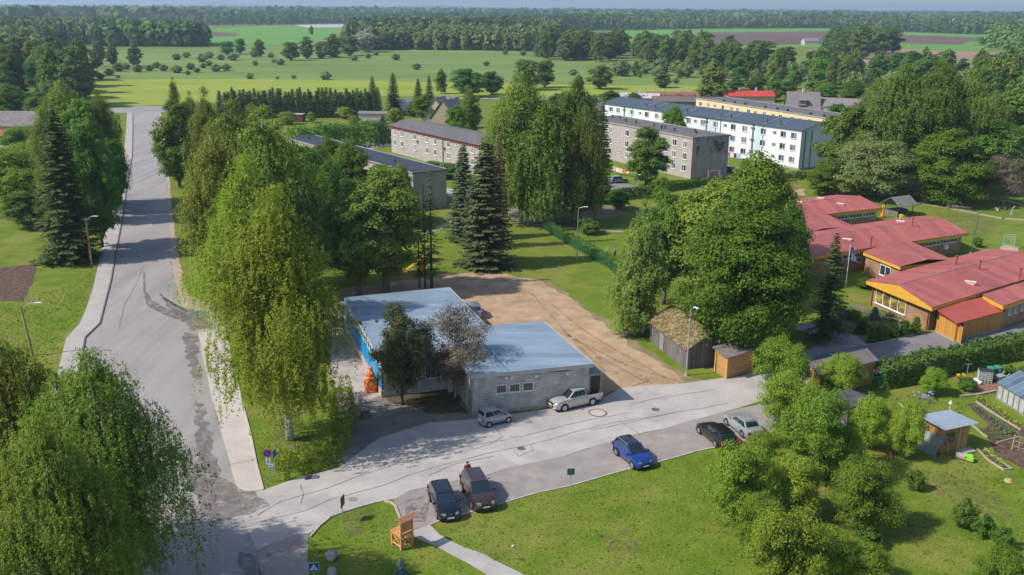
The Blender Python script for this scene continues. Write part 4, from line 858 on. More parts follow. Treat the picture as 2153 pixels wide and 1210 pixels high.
def template(key, name, h, w, crown, trunk, tmat):
    """one hidden-from-nothing prototype: meshes only, placed by plant()"""
    TPL[key] = (name, h, w, crown, trunk, tmat)
def mesh_of(mb, mat, name='trunk'):
    ob = mb.build(name, mat, smooth=True); me = ob.data; bpy.data.objects.remove(ob); return me
def make_broad(key, name, h, w, z0, ncl, nleaf, ls, mat, tmat=BARK, cr=(.16, .26), flat=.8, core=.07, seed=0, tr=None, rmin=.55, sub=7):
    C = clumps_on(ncl, w*.80, h*.93, z0, rmin=rmin); R = RG.uniform(cr[0], cr[1], ncl)*w/2*1.2
    D = unit(ncl*sub); D[:, 2] = np.abs(D[:, 2])*1.1-.35; D = nrm(D)
    S_ = np.repeat(C, sub, 0)+D*np.repeat(R, sub)[:, None]*RG.uniform(.45, 1.05, (ncl*sub, 1)); Rs = np.repeat(R, sub)*RG.uniform(.28, .55, ncl*sub)
    S_[:, 2] = np.maximum(S_[:, 2], z0*.6)
    per = RG.multinomial(nleaf, Rs**2/np.sum(Rs**2)); idx = np.repeat(np.arange(ncl*sub), per)
    D = unit(nleaf); D[:, 2] = np.where(D[:, 2] < -.5, -D[:, 2]*.6, D[:, 2]); D = nrm(D)
    rr = Rs[idx][:, None]*(1+.28*RG.normal(0, 1, (nleaf, 1))); P = S_[idx]+D*rr*np.array([1, 1, flat])
    ctr = np.array([0, 0, (h+z0)/2]); out = nrm(P-ctr)
    N = D*.8+out*.4+np.array([0, 0, .4])+unit(nleaf)*.7
    parts = [(P, N, RG.uniform(.7, 1.3, nleaf)*ls, .7, None)]
    nc = int(nleaf*core); Pc = clumps_on(nc, w*.62, h*.85, z0, rmin=.1); parts.append((Pc, unit(nc)+[0, 0, .5], RG.uniform(.8, 1.4, nc)*ls*1.3, .8, None))
    me = crown_mesh('crown', parts, mat)
    lim = C[RG.choice(ncl, min(14, ncl), replace=False)]
    tb = trunk_mb(h*.8, tr or h*.022, limbs=[tuple(c) for c in lim], seed=seed)
    template(key, name, h, w, me, mesh_of(tb, tmat), tmat)
def make_birch(key, name, h, w, z0, nb, ns, nl, ls, mat, tmat=BIRCHB, droop=1.8, seed=0, tr=None, top=1.0, jit=.1, prof=(.80, 1, .98, .76, .54, .38, .20)):
    """branches that rise and arch over, carrying curtains of hanging twigs"""
    Ps = []; lim = []; ph = RG.uniform(0, 6.28, 6)
    for i in range(nb):
        t = (i+.5)/nb; zb = z0*.75+(h*.90-z0*.75)*t**.92; a = i*2.39996+RG.uniform(-.5, .5)
        lump = 1+.20*math.sin(2*a+ph[0]+t*5)+.17*math.sin(3*a+ph[1]-t*9)+.15*math.sin(a+ph[2]+t*17)
        env = np.interp(t, [0, .12, .3, .6, .82, .94, 1], prof)*.9*w/2*RG.uniform(.55, 1.08)*lump
        rise = env*RG.uniform(.25, .8)*(1-t*.2); u = np.array([math.cos(a), math.sin(a)]); v = np.array([-u[1], u[0]])
        lim.append((u[0]*env*.75, u[1]*env*.75, zb+rise*.9))
        k = max(5, int(ns*(.35+1.1*(env/(w/2))**1.5)))
        s = RG.uniform(.12, 1, k)**.6; sd = RG.normal(0, .22, k)*env*s; r = env*s; z = zb+rise*np.sin(s*2.2)/.81-env*.22*s**3+RG.normal(0, .035*h**.8, k)
        base = np.stack([u[0]*r+v[0]*sd, u[1]*r+v[1]*sd, z], 1)+RG.normal(0, .03*w, (k, 3))
        L = (RG.uniform(.15, 1.0, k)**1.8)*droop*(.5+.8*s)
        q = RG.uniform(0, 1, (k, nl)); st = base[:, None, :]+np.stack([u[0]*q*.1, u[1]*q*.1, -q*L[:, None]], 2)+RG.normal(0, jit, (k, nl, 3))*(1-q[..., None]*.4)
        Ps.append(st.reshape(-1, 3))
    P = np.concatenate(Ps); P += RG.normal(0, .03, P.shape); P[:, 2] = np.maximum(P[:, 2], .5)
    nT = int(len(P)*.02*top); tp = np.array([0, 0, h])+RG.normal(0, 1, (nT, 3))*np.array([w*.05, w*.05, h*.03]); P = np.concatenate([P, tp]); P = P[P[:, 2] < h*(.985+.03*np.sin(np.arange(len(P))*1.7)-.10*(np.hypot(P[:, 0], P[:, 1])/(w*.25))**2*(P[:, 2] > h*.8))]; P = P[(P[:, 2] > z0*.75+.5*np.sin(np.arctan2(P[:, 1], P[:, 0])*3)) & (P[:, 2] > .4)]
    n = len(P); out = P.copy(); out[:, 2] = 0; out = nrm(out); N = out*.7+np.array([0, 0, .7])+unit(n)*.8
    al = np.tile(np.array([[0, 0, -1.]]), (n, 1))+unit(n)*.5
    me = crown_mesh('crown', [(P, N, RG.uniform(.7, 1.3, n)*ls, .6, al)], mat)
    tb = trunk_mb(h*.95, tr or h*.013, limbs=lim[::3], seed=seed, wig=.25)
    template(key, name, h, w, me, mesh_of(tb, tmat), tmat)
def make_spruce(key, name, h, w, z0, mat, ls=.3, dens=1.0, tmat=BARKD, sparse=0., seed=0, tr=None, droop=.25, power=.85):
    C = []; N = []; A = []; Sz = []; lim = []
    z = z0
    while z < h*.985:
        t = (z-z0)/(h-z0); L = w/2*(1-t)**power+.12; nb = max(5, int((9+3*(1-t))*dens))
        for j in range(nb):
            if RG.random() < sparse: continue
            a = RG.uniform(0, 2*math.pi); l = L*RG.uniform(.65, 1.12); u = np.array([math.cos(a), math.sin(a), 0]); v = np.array([-u[1], u[0], 0])
            m = max(3, int(l/ls*3.2*dens)); s = RG.uniform(.12, 1, m); side = RG.uniform(-1, 1, m)*l*.30*(1-s*.75)
            zz = z-droop*l*s+.16*l*s**2+RG.uniform(-.06, .06, m)*h*.03
            C.append(u*(s*l)[:, None]+v*side[:, None]+np.stack([0*zz, 0*zz, zz-.1*np.abs(side)], 1))
            N.append(np.tile(np.array([0, 0, 1.])+u*.45, (m, 1))+unit(m)*.42)
            A.append(np.tile(u, (m, 1))+v*(np.sign(side)*.8)[:, None]+np.array([0, 0, -.25])); Sz.append(RG.uniform(.75, 1.25, m)*ls)
            if j % 3 == 0: lim.append((z, u*l*.8, z-droop*l*.5))
        z += (h*.028+.15)*RG.uniform(.75, 1.2)*(1-.5*t)
    C = np.concatenate(C); N = np.concatenate(N); A = np.concatenate(A); Sz = np.concatenate(Sz)
    me = crown_mesh('crown', [(C, N, Sz, .42, A)], mat)
    m = MB(); r = tr or h*.014; m.path([(0, 0, -.2), (0, 0, h*.5), (0, 0, h*.97)], [r*1.2, r*.6, r*.1], 7)
    for zz, d, ze in lim[::2]: m.tube((0, 0, zz), (d[0], d[1], ze), r*.18, r*.06, 4, cap=False)
    template(key, name, h, w, me, mesh_of(m, tmat), tmat)
L_BIR = Mleaf('leaf_birch', (.15, .215, .028), (.30, .37, .06), .42)
L_BIRN = Mleaf('leaf_birch_near', (.16, .25, .02), (.31, .41, .045), .45)
L_BIRD = Mleaf('leaf_birch_dark', (.11, .20, .028), (.23, .345, .06), .42)
L_MAP = Mleaf('leaf_maple', (.082, .175, .016), (.19, .32, .03), .4)
L_MAPD = Mleaf('leaf_maple_dark', (.07, .16, .022), (.15, .28, .04), .38)
L_APP = Mleaf('leaf_apple', (.14, .25, .022), (.28, .42, .05), .42)
L_WIL = Mleaf('leaf_willow', (.20, .30, .085), (.37, .46, .15), .42)
L_SPR = Mleaf('needle_spruce', (.045, .09, .022), (.11, .17, .04), .16)
L_SPRB = Mleaf('needle_blue', (.08, .13, .05), (.18, .24, .10), .2)
L_PIN = Mleaf('needle_pine', (.055, .08, .03), (.13, .155, .06), .12)
L_DEAD = Mleaf('needle_dead', (.15, .12, .08), (.26, .22, .15), .12)
L_RUST = Mleaf('needle_rusty', (.10, .05, .03), (.18, .095, .06), .12)
L_HEDGE = Mleaf('leaf_hedge', (.07, .15, .02), (.15, .27, .04), .34, var=.12)
L_FAR = Mleaf('leaf_far', (.055, .115, .026), (.16, .245, .05), .3, var=.3)
L_MEAD = Mleaf('leaf_bush', (.14, .21, .07), (.26, .34, .12), .25)
make_birch('birchA', 'birch_tree', 22, 10.5, 4.0, 100, 50, 34, .165, L_BIRN, droop=4.6, seed=1, jit=.085)
make_birch('birchB', 'birch_tree', 22, 9.5, 3.0, 80, 44, 22, .21, L_BIR, droop=3.2, seed=2, jit=.11, prof=(.8, 1, 1, .86, .68, .5, .25))
make_birch('birchN', 'birch_tree', 19, 11.5, 2.0, 115, 58, 26, .155, Mleaf('leaf_birch_front', (.15, .235, .03), (.30, .40, .058), .42), droop=2.6, seed=3, jit=.08, prof=(.8, 1, 1, .9, .75, .5, .25))
make_birch('birchC', 'birch_tree', 24, 11, 2.5, 85, 44, 18, .27, L_BIRD, droop=4.8, seed=4, jit=.13, prof=(.8, 1, 1, .95, .82, .62, .3))
make_birch('birchS', 'birch_tree', 15, 5.0, 1.0, 70, 34, 14, .18, Mleaf('leaf_birch_pale', (.20, .29, .05), (.36, .45, .10), .45), droop=1.6, seed=5, jit=.09, prof=(.8, 1, 1, .85, .6, .4, .2))
make_broad('maple', 'maple_tree', 18, 14, 1.6, 75, 80000, .32, L_MAP, cr=(.2, .32), seed=6, rmin=.75, sub=9)
make_broad('mapleB', 'maple_tree', 18, 13, 1.2, 60, 44000, .38, L_MAP, cr=(.2, .34), seed=7)
make_broad('mapleD', 'maple_tree', 16, 10, 1.0, 50, 34000, .36, L_MAPD, cr=(.2, .36), seed=8)
make_broad('poplar', 'poplar_tree', 20, 10, 2.5, 60, 40000, .34, Mleaf('leaf_poplar', (.12, .215, .028), (.24, .36, .055), .42), cr=(.18, .34), seed=9)
make_broad('willow', 'willow_tree', 14, 13, .8, 60, 44000, .34, L_WIL, cr=(.2, .34), seed=10)
make_broad('apple', 'apple_tree', 7, 7.5, .8, 42, 36000, .165, L_APP, cr=(.16, .40), seed=11, tr=.17, sub=8)
make_broad('appleB', 'apple_tree', 7, 7, .6, 45, 30000, .18, L_APP, cr=(.2, .36), seed=12, tr=.17)
make_spruce('spruce', 'spruce_tree', 19, 7.5, .4, L_SPR, .5, 2.0, power=.7)
make_spruce('spruceB', 'spruce_tree', 18, 7.5, .2, L_SPRB, .5, 2.2, droop=.15, power=.62)
make_spruce('spruceT', 'spruce_tree', 15, 5, 2.0, L_SPR, .34, 1.1, sparse=.35)
make_spruce('spruceR', 'spruce_tree', 19, 6, 1.0, L_RUST, .5, 1.3, sparse=.15)
make_spruce('spruceH', 'spruce_tree', 13, 5, .2, Mleaf('needle_belt', (.045, .11, .03), (.11, .20, .055), .2), .5, 1.6, power=.6)
make_spruce('spruceF', 'spruce_tree', 15, 5, 1.0, L_SPR, .36, 1.5, sparse=.15, power=.75)
make_spruce('thuja', 'thuja_shrub', 2.4, 1.15, .0, L_MAPD, .16, 3.0, droop=-.5, power=.6)
make_spruce('spruceS', 'blue_spruce', 1.9, 1.7, .0, Mleaf('needle_steel', (.09, .16, .17), (.17, .26, .27), .1), .2, 2.2, droop=0)
make_broad('pine', 'pine_tree', 8, 7.5, .7, 60, 30000, .17, L_PIN, BARKD, cr=(.16, .3), seed=13, tr=.17, rmin=.35)
make_broad('pineDead', 'pine_tree', 8, 7, 1.0, 60, 15000, .13, L_DEAD, M('bark_grey', (.22, .18, .15), (.32, .27, .23), scale=6), cr=(.14, .26), seed=14, tr=.16, core=.06, rmin=.4)
make_broad('bush', 'shrub', 2.0, 2.4, .0, 20, 6000, .15, L_HEDGE, cr=(.25, .4), seed=15, tr=.04)
make_broad('bushM', 'meadow_bush', 4, 7, -.4, 24, 3200, .45, L_MEAD, cr=(.22, .34), seed=16, tr=.08)
make_birch('midA', 'birch_tree', 20, 9, 1.5, 50, 26, 8, .7, L_BIRD, droop=2.0, seed=17, jit=.3)
make_broad('midB', 'tree', 20, 11, .6, 40, 10000, .7, L_FAR, cr=(.2, .34), seed=18)
make_broad('midC', 'tree', 20, 12, .6, 40, 10000, .7, L_MAPD, cr=(.2, .34), seed=19)
make_spruce('midS', 'spruce_tree', 20, 7, .5, L_SPR, .9, 1.3)
make_broad('midW', 'willow_tree', 14, 15, .5, 40, 10000, .65, Mleaf('leaf_silver', (.20, .25, .19), (.32, .36, .28), .2), cr=(.2, .32), seed=20)
TN = 0
def place(key, x, y, h, w, label, cat='tree', group=None, rz=None, z=0):
    name, H, Wd, cme, tme, tm = TPL[key]
    o = thing(name, label, cat, (x, y, z), RG.uniform(0, 6.28) if rz is None else rz, group)
    o.scale = (w/Wd, w/Wd, h/H)
    link(bpy.data.objects.new('crown', cme), o); link(bpy.data.objects.new('trunk', tme), o)
    return o
def zat(p, py):
    """height above the ground point p seen at picture row py"""
    lo, hi = 0., 60.
    for _ in range(40):
        m = (lo+hi)/2
        if PR((p.x, p.y, m))[1] > py: lo = m
        else: hi = m
    return lo
def T(key, x, yb, yt, wpx, label, cat='tree', group=None):
    p = G(x, yb); h = zat(p, yt); w = wpx/FPX*PR((p.x, p.y, h*.5))[2]
    return place(key, p.x, p.y, h, w, label, cat, group)
def inpoly(x, y, P):
    c = False; j = len(P)-1
    for i in range(len(P)):
        if (P[i][1] > y) != (P[j][1] > y) and x < (P[j][0]-P[i][0])*(y-P[i][1])/(P[j][1]-P[i][1])+P[i][0]: c = not c
        j = i
    return c
def fill(P, spacing, jit=.4):
    W2 = [G(*p) for p in P]; x0 = min(p.x for p in W2); x1 = max(p.x for p in W2); y0 = min(p.y for p in W2); y1 = max(p.y for p in W2)
    Q = [(p.x, p.y) for p in W2]; out = []; y = y0; k = 0
    while y < y1:
        x = x0+(k % 2)*spacing/2
        while x < x1:
            a = x+RG.uniform(-jit, jit)*spacing; b = y+RG.uniform(-jit, jit)*spacing
            if inpoly(a, b, Q): out.append((a, b))
            x += spacing
        y += spacing*.87; k += 1
    return out
def wood(label, polys, spacing, hr, nq, wr=(.5, .7), spruce=.25, mat=L_FAR, name='woodland', lsz=.28):
    """a far-off wood that reads as one mass"""
    pts = [q for P in polys for q in fill(P, spacing)]; pts = np.array(pts); n = len(pts)
    pt = np.sin(pts[:, 0]*.011+pts[:, 1]*.004+1)*np.sin(pts[:, 1]*.009-pts[:, 0]*.003)+.5*np.sin(pts[:, 0]*.031+2)*np.sin(pts[:, 1]*.023)
    H = RG.uniform(hr[0], hr[1], n)*(1+.16*pt); Wd = H*RG.uniform(wr[0], wr[1], n); sp = RG.random(n) < spruce*np.clip(1+2.2*pt, .1, 3); Wd[sp] *= .6
    T_ = RG.uniform(0, 1, (n, nq)); A = RG.uniform(0, 2*np.pi, (n, nq))
    prof = np.sqrt(np.clip(1-((T_-.45)/.56)**2, 0, 1)); ps = (1-T_)*1.1+.05; r = np.where(sp[:, None], ps, prof)*Wd[:, None]/2*RG.uniform(.6, 1.08, (n, nq))
    C = np.stack([pts[:, :1]+np.cos(A)*r, pts[:, 1:]+np.sin(A)*r, (.08+.92*T_)*H[:, None]], 2).reshape(-1, 3)
    N = np.stack([np.cos(A), np.sin(A), T_*1.5-.2], 2).reshape(-1, 3)+unit(n*nq)*.6
    sz = np.repeat(Wd*lsz*1.6, nq)*RG.uniform(.6, 1.3, n*nq); rn = np.repeat(np.where(sp, RG.uniform(-.1, .15, n), np.clip(.55-.35*pt+RG.normal(0, .22, n), .1, 1)), nq)+RG.uniform(-.15, .15, n*nq)
    V, Q = leaf_arrays(C, N, sz, .8); me = mesh_np(name, V, Q, 4, mat, np.clip(rn, 0, 1))
    o = bpy.data.objects.new(name, me); link(o); tag(o, label, 'woodland', None, 'stuff'); return o, n
def hedge(label, px, width, h, mat=L_HEDGE, ls=.24, dens=45, name='hedge', lump=.25, z0=.0, pw=None, parts=None):
    P = [G(*p) for p in px] if pw is None else pw; C = []; N = []
    org = P[0].copy(); org.z = 0
    for a, b in zip(P[:-1], P[1:]):
        d = b-a; L = d.length; d = d/L; nv = Vector((-d.y, d.x, 0)); n = int(L*(2*h+width)*dens)
        u = RG.uniform(-.03*L, L*1.03, n); s = RG.uniform(0, 2*h+width, n)
        ph = lump*(np.sin(u*1.9+a.x)+np.sin(u*.83+a.y)+np.sin(u*4.1))/3+RG.normal(0, .06, n)
        hh = h*(1+ph*.8); ww = width*(1+ph*.5)
        side1 = s < h; side2 = s > h+width; top = ~(side1 | side2)
        zz = np.where(side1, s/h*hh, np.where(side2, (s-h-width)/h*hh, hh)); off = np.where(side1, -ww/2, np.where(side2, ww/2, (s-h-width/2)))
        f = np.clip(zz/hh, 0, 1); off = np.where(top, off, off*(1-.25*f**3))
        C.append(np.stack([a.x+d.x*u+nv.x*off, a.y+d.y*u+nv.y*off, zz+z0], 1)+RG.normal(0, .07, (n, 3)))
        N.append(np.stack([nv.x*np.sign(off)*np.where(top, .1, 1.), nv.y*np.sign(off)*np.where(top, .1, 1.), np.where(top, 1., .35)], 1)+unit(n)*.6)
    C = np.concatenate(C)-np.array([org.x, org.y, 0]); N = np.concatenate(N); n = len(C)
    me = crown_mesh(name, [(C, N, RG.uniform(.7, 1.3, n)*ls, .75, None)], mat)
    o = bpy.data.objects.new(name, me); link(o); o.location = org; tag(o, label, 'hedge'); ORG[o.name] = org; return o
# --- near birches in the lower left corner ---
T('birchN', 255, 1290, 738, 345, 'large weeping birch filling the lower left corner beside the road, right-hand one of two')
T('birchN', 60, 1215, 700, 300, 'large weeping birch at the bottom left edge, left-hand one of two')
T('birchN', 160, 1440, 880, 330, 'birch crown low in the bottom left corner, in front of the two taller ones')
# --- birches between road and low building ---
T('birchA', 610, 925, 395, 310, 'tallest front weeping birch with hanging branches on the grass strip by the junction')
T('birchA', 545, 745, 330, 245, 'bright weeping birch just behind the front one, near the yard entrance')
T('birchB', 472, 640, 262, 165, 'weeping birch overhanging the road at the yard entrance')
T('birchB', 580, 640, 225, 225, 'olive green birch with white limbs in the middle of the roadside group')
T('birchB', 512, 560, 212, 180, 'birch in the second row of the roadside group')
T('birchB', 455, 500, 185, 115, 'birch at the far end of the roadside group behind the dark maple')
T('mapleD', 378, 393, 205, 98, 'dark green maple leaning out over the road from the right')
T('birchB', 375, 300, 162, 34, 'small birch at the junction, farthest along the road')
T('mapleD', 655, 500, 300, 130, 'dark broad tree in front of the long dark roof, left end')
T('mapleB', 700, 560, 350, 90, 'green tree left of the trees behind the blue-roofed building')
T('poplar', 755, 625, 360, 140, 'leafy tree behind the blue roof, left one of two with bare trunks')
T('poplar', 812, 618, 335, 175, 'leafy tree behind the blue roof, right one of two with bare trunks')
for i, (x, yt, w) in enumerate([(882, 400, 42), (894, 385, 40), (908, 350, 66)]):
    T('spruceT', x, 606, yt, w, ['thin sparse spruce behind the blue roof, leftmost of three', 'thin sparse spruce behind the blue roof, middle of three', 'thin sparse spruce behind the blue roof, rightmost of three'][i], 'tree', 'thin spruces behind the blue roof')
T('pine', 846, 852, 640, 138, 'dark green pine in front of the blue panelled building')
T('pineDead', 958, 836, 634, 172, 'half-dead brown pine in front of the blue roof')
# --- left of the road ---
T('spruce', 150, 548, 225, 150, 'dark tall spruce nearest on the left verge, trunks showing at the foot')
T('mapleD', 215, 520, 245, 95, 'dark dense tree right behind the nearest one on the left verge')
T('spruceR', 170, 535, 262, 66, 'spruce with rusty brown dying top on the left verge')
T('birchC', 160, 440, 170, 140, 'birch rising behind the spruces on the left verge')
T('birchC', 232, 430, 190, 92, 'birch hanging over the left pavement of the road')
T('birchC', 130, 470, 205, 90, 'birch at the left side of the spruce group')
T('poplar', 190, 470, 190, 110, 'olive leafy tree in the middle of the left verge group')
T('mapleD', 245, 450, 285, 60, 'dark low tree on the road side of the left verge group')
T('appleB', 38, 442, 310, 140, 'light green fruit tree at the left edge below the red roof')
T('appleB', 75, 410, 300, 90, 'small fruit tree beside the white garden tunnel')
T('appleB', 45, 330, 268, 80, 'small fruit tree in front of the red roofed outbuilding')
T('mapleD', 5, 420, 330, 60, 'dark shrub tree at the very left edge')
# --- centre ---
T('spruceB', 1022, 560, 290, 132, 'grey-green spruce standing on the lawn behind the dirt yard, front one')
T('spruceB', 975, 505, 300, 78, 'grey-green spruce behind and left of the front one on the lawn')
T('spruceR', 1050, 520, 262, 60, 'rusty brown dead spruce behind the grey-green pair')
T('birchC', 1095, 470, 152, 165, 'tallest birch of the centre group, left side')
T('birchC', 1140, 475, 215, 150, 'front birch of the centre group with white trunk')
T('birchC', 1205, 462, 168, 150, 'birch on the right side of the centre group')
T('birchC', 1225, 475, 225, 110, 'low-hanging birch at the right front of the centre group')
T('birchC', 1055, 455, 200, 90, 'birch at the left edge of the centre group')
T('spruce', 1262, 420, 215, 62, 'dark spruce between the centre birches and the grey block')
T('mapleD', 1358, 392, 262, 92, 'dark green tree standing in front of the grey block')
T('mapleB', 1412, 325, 228, 62, 'light green tree between the grey and the white block')
T('mapleB', 1392, 418, 375, 42, 'small bright tree at the hedge by the grey block')
T('birchS', 1342, 700, 420, 122, 'slim birch with white twin trunk at the edge of the dirt yard')
T('birchS', 1318, 706, 520, 90, 'small birch left of the slim one at the dirt yard edge')
T('poplar', 1395, 640, 385, 110, 'green tree right behind the slim birch')
T('poplar', 1478, 650, 362, 190, 'olive green broad tree behind the mossy barn')
T('mapleB', 1570, 600, 335, 175, 'tall tree behind the big maple, nearest the playground')
T('maple', 1552, 752, 428, 262, 'huge bright green maple overhanging the mossy barn')
T('mapleB', 1640, 700, 440, 110, 'dark side of the maple group next to the flagpole')
T('spruceF', 1735, 718, 488, 92, 'thin ragged spruce by the notice board')
T('mapleD', 1778, 385, 212, 125, 'dark chestnut tree at the end of the white block')
T('willow', 1825, 415, 292, 172, 'pale grey-green willow behind the red roofs')
T('mapleB', 1735, 412, 335, 80, 'small round tree left of the willow')
T('birchC', 1872, 395, 138, 150, 'tall birch on the right, left one of three')
T('birchC', 1945, 400, 128, 160, 'tall birch on the right, middle of three')
T('birchC', 2010, 400, 150, 130, 'tall birch on the right, right one of three')
T('mapleB', 1990, 430, 280, 160, 'broad green tree by the park path')
T('mapleD', 2060, 405, 250, 140, 'dark green tree behind the park path')
T('pineDead', 2108, 432, 318, 110, 'brown bare-looking tree on the park lawn')
T('midC', 2120, 330, 175, 120, 'dark tree at the right edge above the park')
T('midC', 2150, 380, 250, 110, 'dark tree at the right edge beside the park path')
T('spruce', 2085, 300, 160, 60, 'dark spruce at the right edge behind the birches')
T('bush', 1237, 492, 462, 48, 'weeping round bush on the lawn beside the street lamp', 'shrub')
# --- garden ---
T('apple', 1640, 850, 720, 118, 'upper apple tree of the garden row, beside the slatted hut')
T('apple', 1662, 935, 795, 135, 'apple tree right beside the silver car')
T('apple', 1712, 1008, 828, 170, 'old apple tree with forked trunk in the middle of the garden row')
T('apple', 1548, 1112, 945, 158, 'bright apple tree on the edge of the front lawn')
T('apple', 1600, 1025, 915, 108, 'low bright apple tree in the lawn corner by the parked black car')
T('appleB', 1660, 1085, 960, 130, 'bushy apple tree in the thick of the garden clump')
T('appleB', 1725, 1225, 1110, 130, 'spreading bush beside the bottom apple tree')
T('appleB', 1590, 1175, 1040, 90, 'low bush between the two lawn-edge apple trees')
T('apple', 1805, 1118, 975, 150, 'apple tree with bare trunk standing free in the garden')
T('apple', 1640, 1262, 1082, 180, 'apple tree at the bottom edge of the garden')
T('appleB', 1825, 945, 835, 88, 'round bright tree between the dark shed and the tin-roofed shed')
T('appleB', 1765, 835, 748, 100, 'bright small tree in front of the wood store')
T('appleB', 1905, 965, 850, 78, 'grey-green bush beside the tin-roofed shed', 'shrub')
T('appleB', 1800, 1225, 1150, 150, 'low bright bush at the bottom edge, left of centre of the garden', 'shrub')
T('appleB', 2095, 1262, 1155, 110, 'bush in the bottom right corner', 'shrub')
T('appleB', 1960, 830, 776, 60, 'bush by the green fence in the garden', 'shrub')
for x, yb, yt, w, l in [(2023, 1110, 1050, 48, 'single garden bush, uppermost of a line of three'), (2066, 1130, 1085, 42, 'garden bush, middle of a line of three'), (2104, 1150, 1110, 40, 'garden bush, lowest of a line of three'), (1921, 1030, 990, 38, 'small round bush alone in the worn garden lawn'),
                        (1828, 1152, 1112, 52, 'low green shrub at the foot of the free-standing apple tree'), (2030, 820, 795, 40, 'low shrub beside the bark mulch'), (1740, 1005, 985, 22, 'small flowering shrub among the apple trees'), (2120, 785, 768, 22, 'round clipped shrub behind the greenhouse'), (2150, 790, 770, 22, 'round clipped shrub at the right edge behind the greenhouse'),
                        (1812, 697, 668, 26, 'rounded shrub in the entrance bed'), (1790, 672, 652, 34, 'spreading green shrub left of the blue spruce'), (1765, 668, 640, 30, 'green shrub at the flagpole end of the bed'), (1872, 672, 657, 20, 'yellow-green shrub right of the blue spruce'), (1758, 692, 668, 26, 'dark shrub beside the paver path'), (1850, 702, 682, 28, 'low shrub behind the thujas'), (1820, 607, 585, 36, 'bush under the window of the middle wing'), (2055, 520, 500, 22, 'bush at the corner of the middle wing')]:
    T('bush', x, yb, yt, w, l, 'shrub')
T('spruceS', 1838, 672, 645, 26, 'silvery blue dwarf spruce by the big window', 'shrub')
for x, yb, yt, l in [(1808, 702, 668, 'thuja cone nearest the notice board'), (1832, 721, 688, 'leftmost front thuja cone along the drive'), (1855, 716, 683, 'second thuja cone from the left along the drive'), (1878, 709, 678, 'third thuja cone from the left along the drive'), (1901, 707, 675, 'fourth thuja cone from the left along the drive'), (1924, 702, 667, 'thuja cone nearest the brick corner')]:
    T('thuja', x, yb, yt, 20, l, 'shrub', 'clipped thuja cones by the entrance')
T('spruceS', 843, 1210, 1172, 26, 'young conifer sapling on the grass near the giant chair', 'sapling')
# --- behind the village ---
for i, x in enumerate(range(466, 800, 8)):
    T('spruceH', x+RG.uniform(-2, 2), 250-(x-470)*.012, 188+RG.uniform(-6, 5), 27, 'dark spruce in the clipped-looking shelter belt row behind the gardens', 'tree', 'spruces of the shelter belt')
for x, yb, yt, w, l in [(785, 245, 160, 40, 'taller dark spruce, left one at the end of the shelter belt'), (828, 242, 152, 44, 'tallest dark spruce at the end of the shelter belt'), (880, 230, 165, 34, 'dark spruce standing right of the shelter belt'), (903, 228, 158, 30, 'dark spruce, rightmost behind the gardens'), (806, 300, 242, 44, 'spruce on the lawn at the corner of the long grey block')]:
    T('spruce', x, yb, yt, w, l)
for k, x, yb, yt, w, l in [('midA', 928, 198, 145, 32, 'slender birch on the yellow meadow edge'), ('mapleD', 985, 205, 142, 72, 'round dark green tree on the meadow edge'), ('mapleD', 1035, 200, 148, 50, 'smaller dark tree right of the round one on the meadow edge'), ('midC', 1105, 190, 118, 62, 'dark tree rising behind the centre birches'), ('midC', 1145, 185, 122, 48, 'second dark tree rising behind the centre birches'),
                           ('mapleD', 1262, 188, 135, 56, 'round green tree alone on the far meadow edge'), ('mapleB', 1215, 205, 160, 24, 'small tree left of the round meadow tree'), ('midB', 1392, 185, 150, 42, 'round tree on the meadow edge behind the white block'), ('midA', 1497, 212, 125, 76, 'tall birch behind the yellow block'), ('midA', 1625, 212, 155, 44, 'birch beside the bright red roof'),
                           ('mapleB', 988, 285, 195, 52, 'bright green tree beside the long grey block'), ('poplar', 893, 262, 192, 60, 'olive tree between the steep-roofed houses'), ('mapleB', 960, 300, 225, 50, 'green tree behind the ridge of the long grey block'), ('appleB', 725, 250, 226, 42, 'small fruit tree on the allotment lawn'), ('appleB', 655, 258, 236, 20, 'tiny conifer-like tree on the allotment lawn'), ('mapleD', 905, 370, 338, 60, 'shrub tree at the end of the long dark roof'), ('mapleD', 938, 375, 342, 60, 'shrubs before the windows of the long grey block')]:
    T(k, x, yb, yt, w, l)
def grp(keys, P, sp, hr, wf, label, group, mx=60):
    pts = fill(P, sp)[:mx]
    for x, y in pts:
        k = keys[int(RG.integers(0, len(keys)))]; h = RG.uniform(*hr); q = (h-hr[0])/(hr[1]-hr[0])
        lb = {'midA': 'pale loose-crowned', 'midB': 'mid-green round', 'midC': 'dark dense', 'midS': 'dark conical'}[k]+' '+label.replace('leafy ', '').replace('dark ', '')
        place(k, x, y, h, h*RG.uniform(*wf), ('low ' if q < .33 else 'tall ' if q > .66 else '')+lb, 'tree', group)
    return len(pts)
NT = 0
NT += grp(['midA', 'midB', 'midA', 'midC'], [(-60, 240), (160, 232), (205, 205), (200, 160), (100, 150), (-60, 190)], 15, (14, 22), (.5, .65), 'leafy tree in the mixed copse beyond the left-hand houses', 'trees of the left copse', 70)
NT += grp(['midB', 'midA'], [(190, 152), (245, 142), (240, 128), (190, 130)], 18, (10, 15), (.5, .7), 'tree in the thin row running into the green meadow', 'trees of the meadow row', 14)
NT += grp(['midB', 'midC', 'midA'], [(1130, 128), (1262, 132), (1262, 118), (1140, 108)], 16, (16, 22), (.5, .7), 'tree of the dark clump beyond the meadow, left of the ploughed field', 'trees of the meadow clump', 30)
NT += grp(['midB', 'midC', 'midA'], [(1270, 128), (1400, 150), (1500, 155), (1500, 120), (1420, 100), (1290, 100)], 22, (16, 22), (.55, .75), 'tree of the broad clump beyond the meadow, right of the ploughed strip', 'trees of the broad clump', 45)
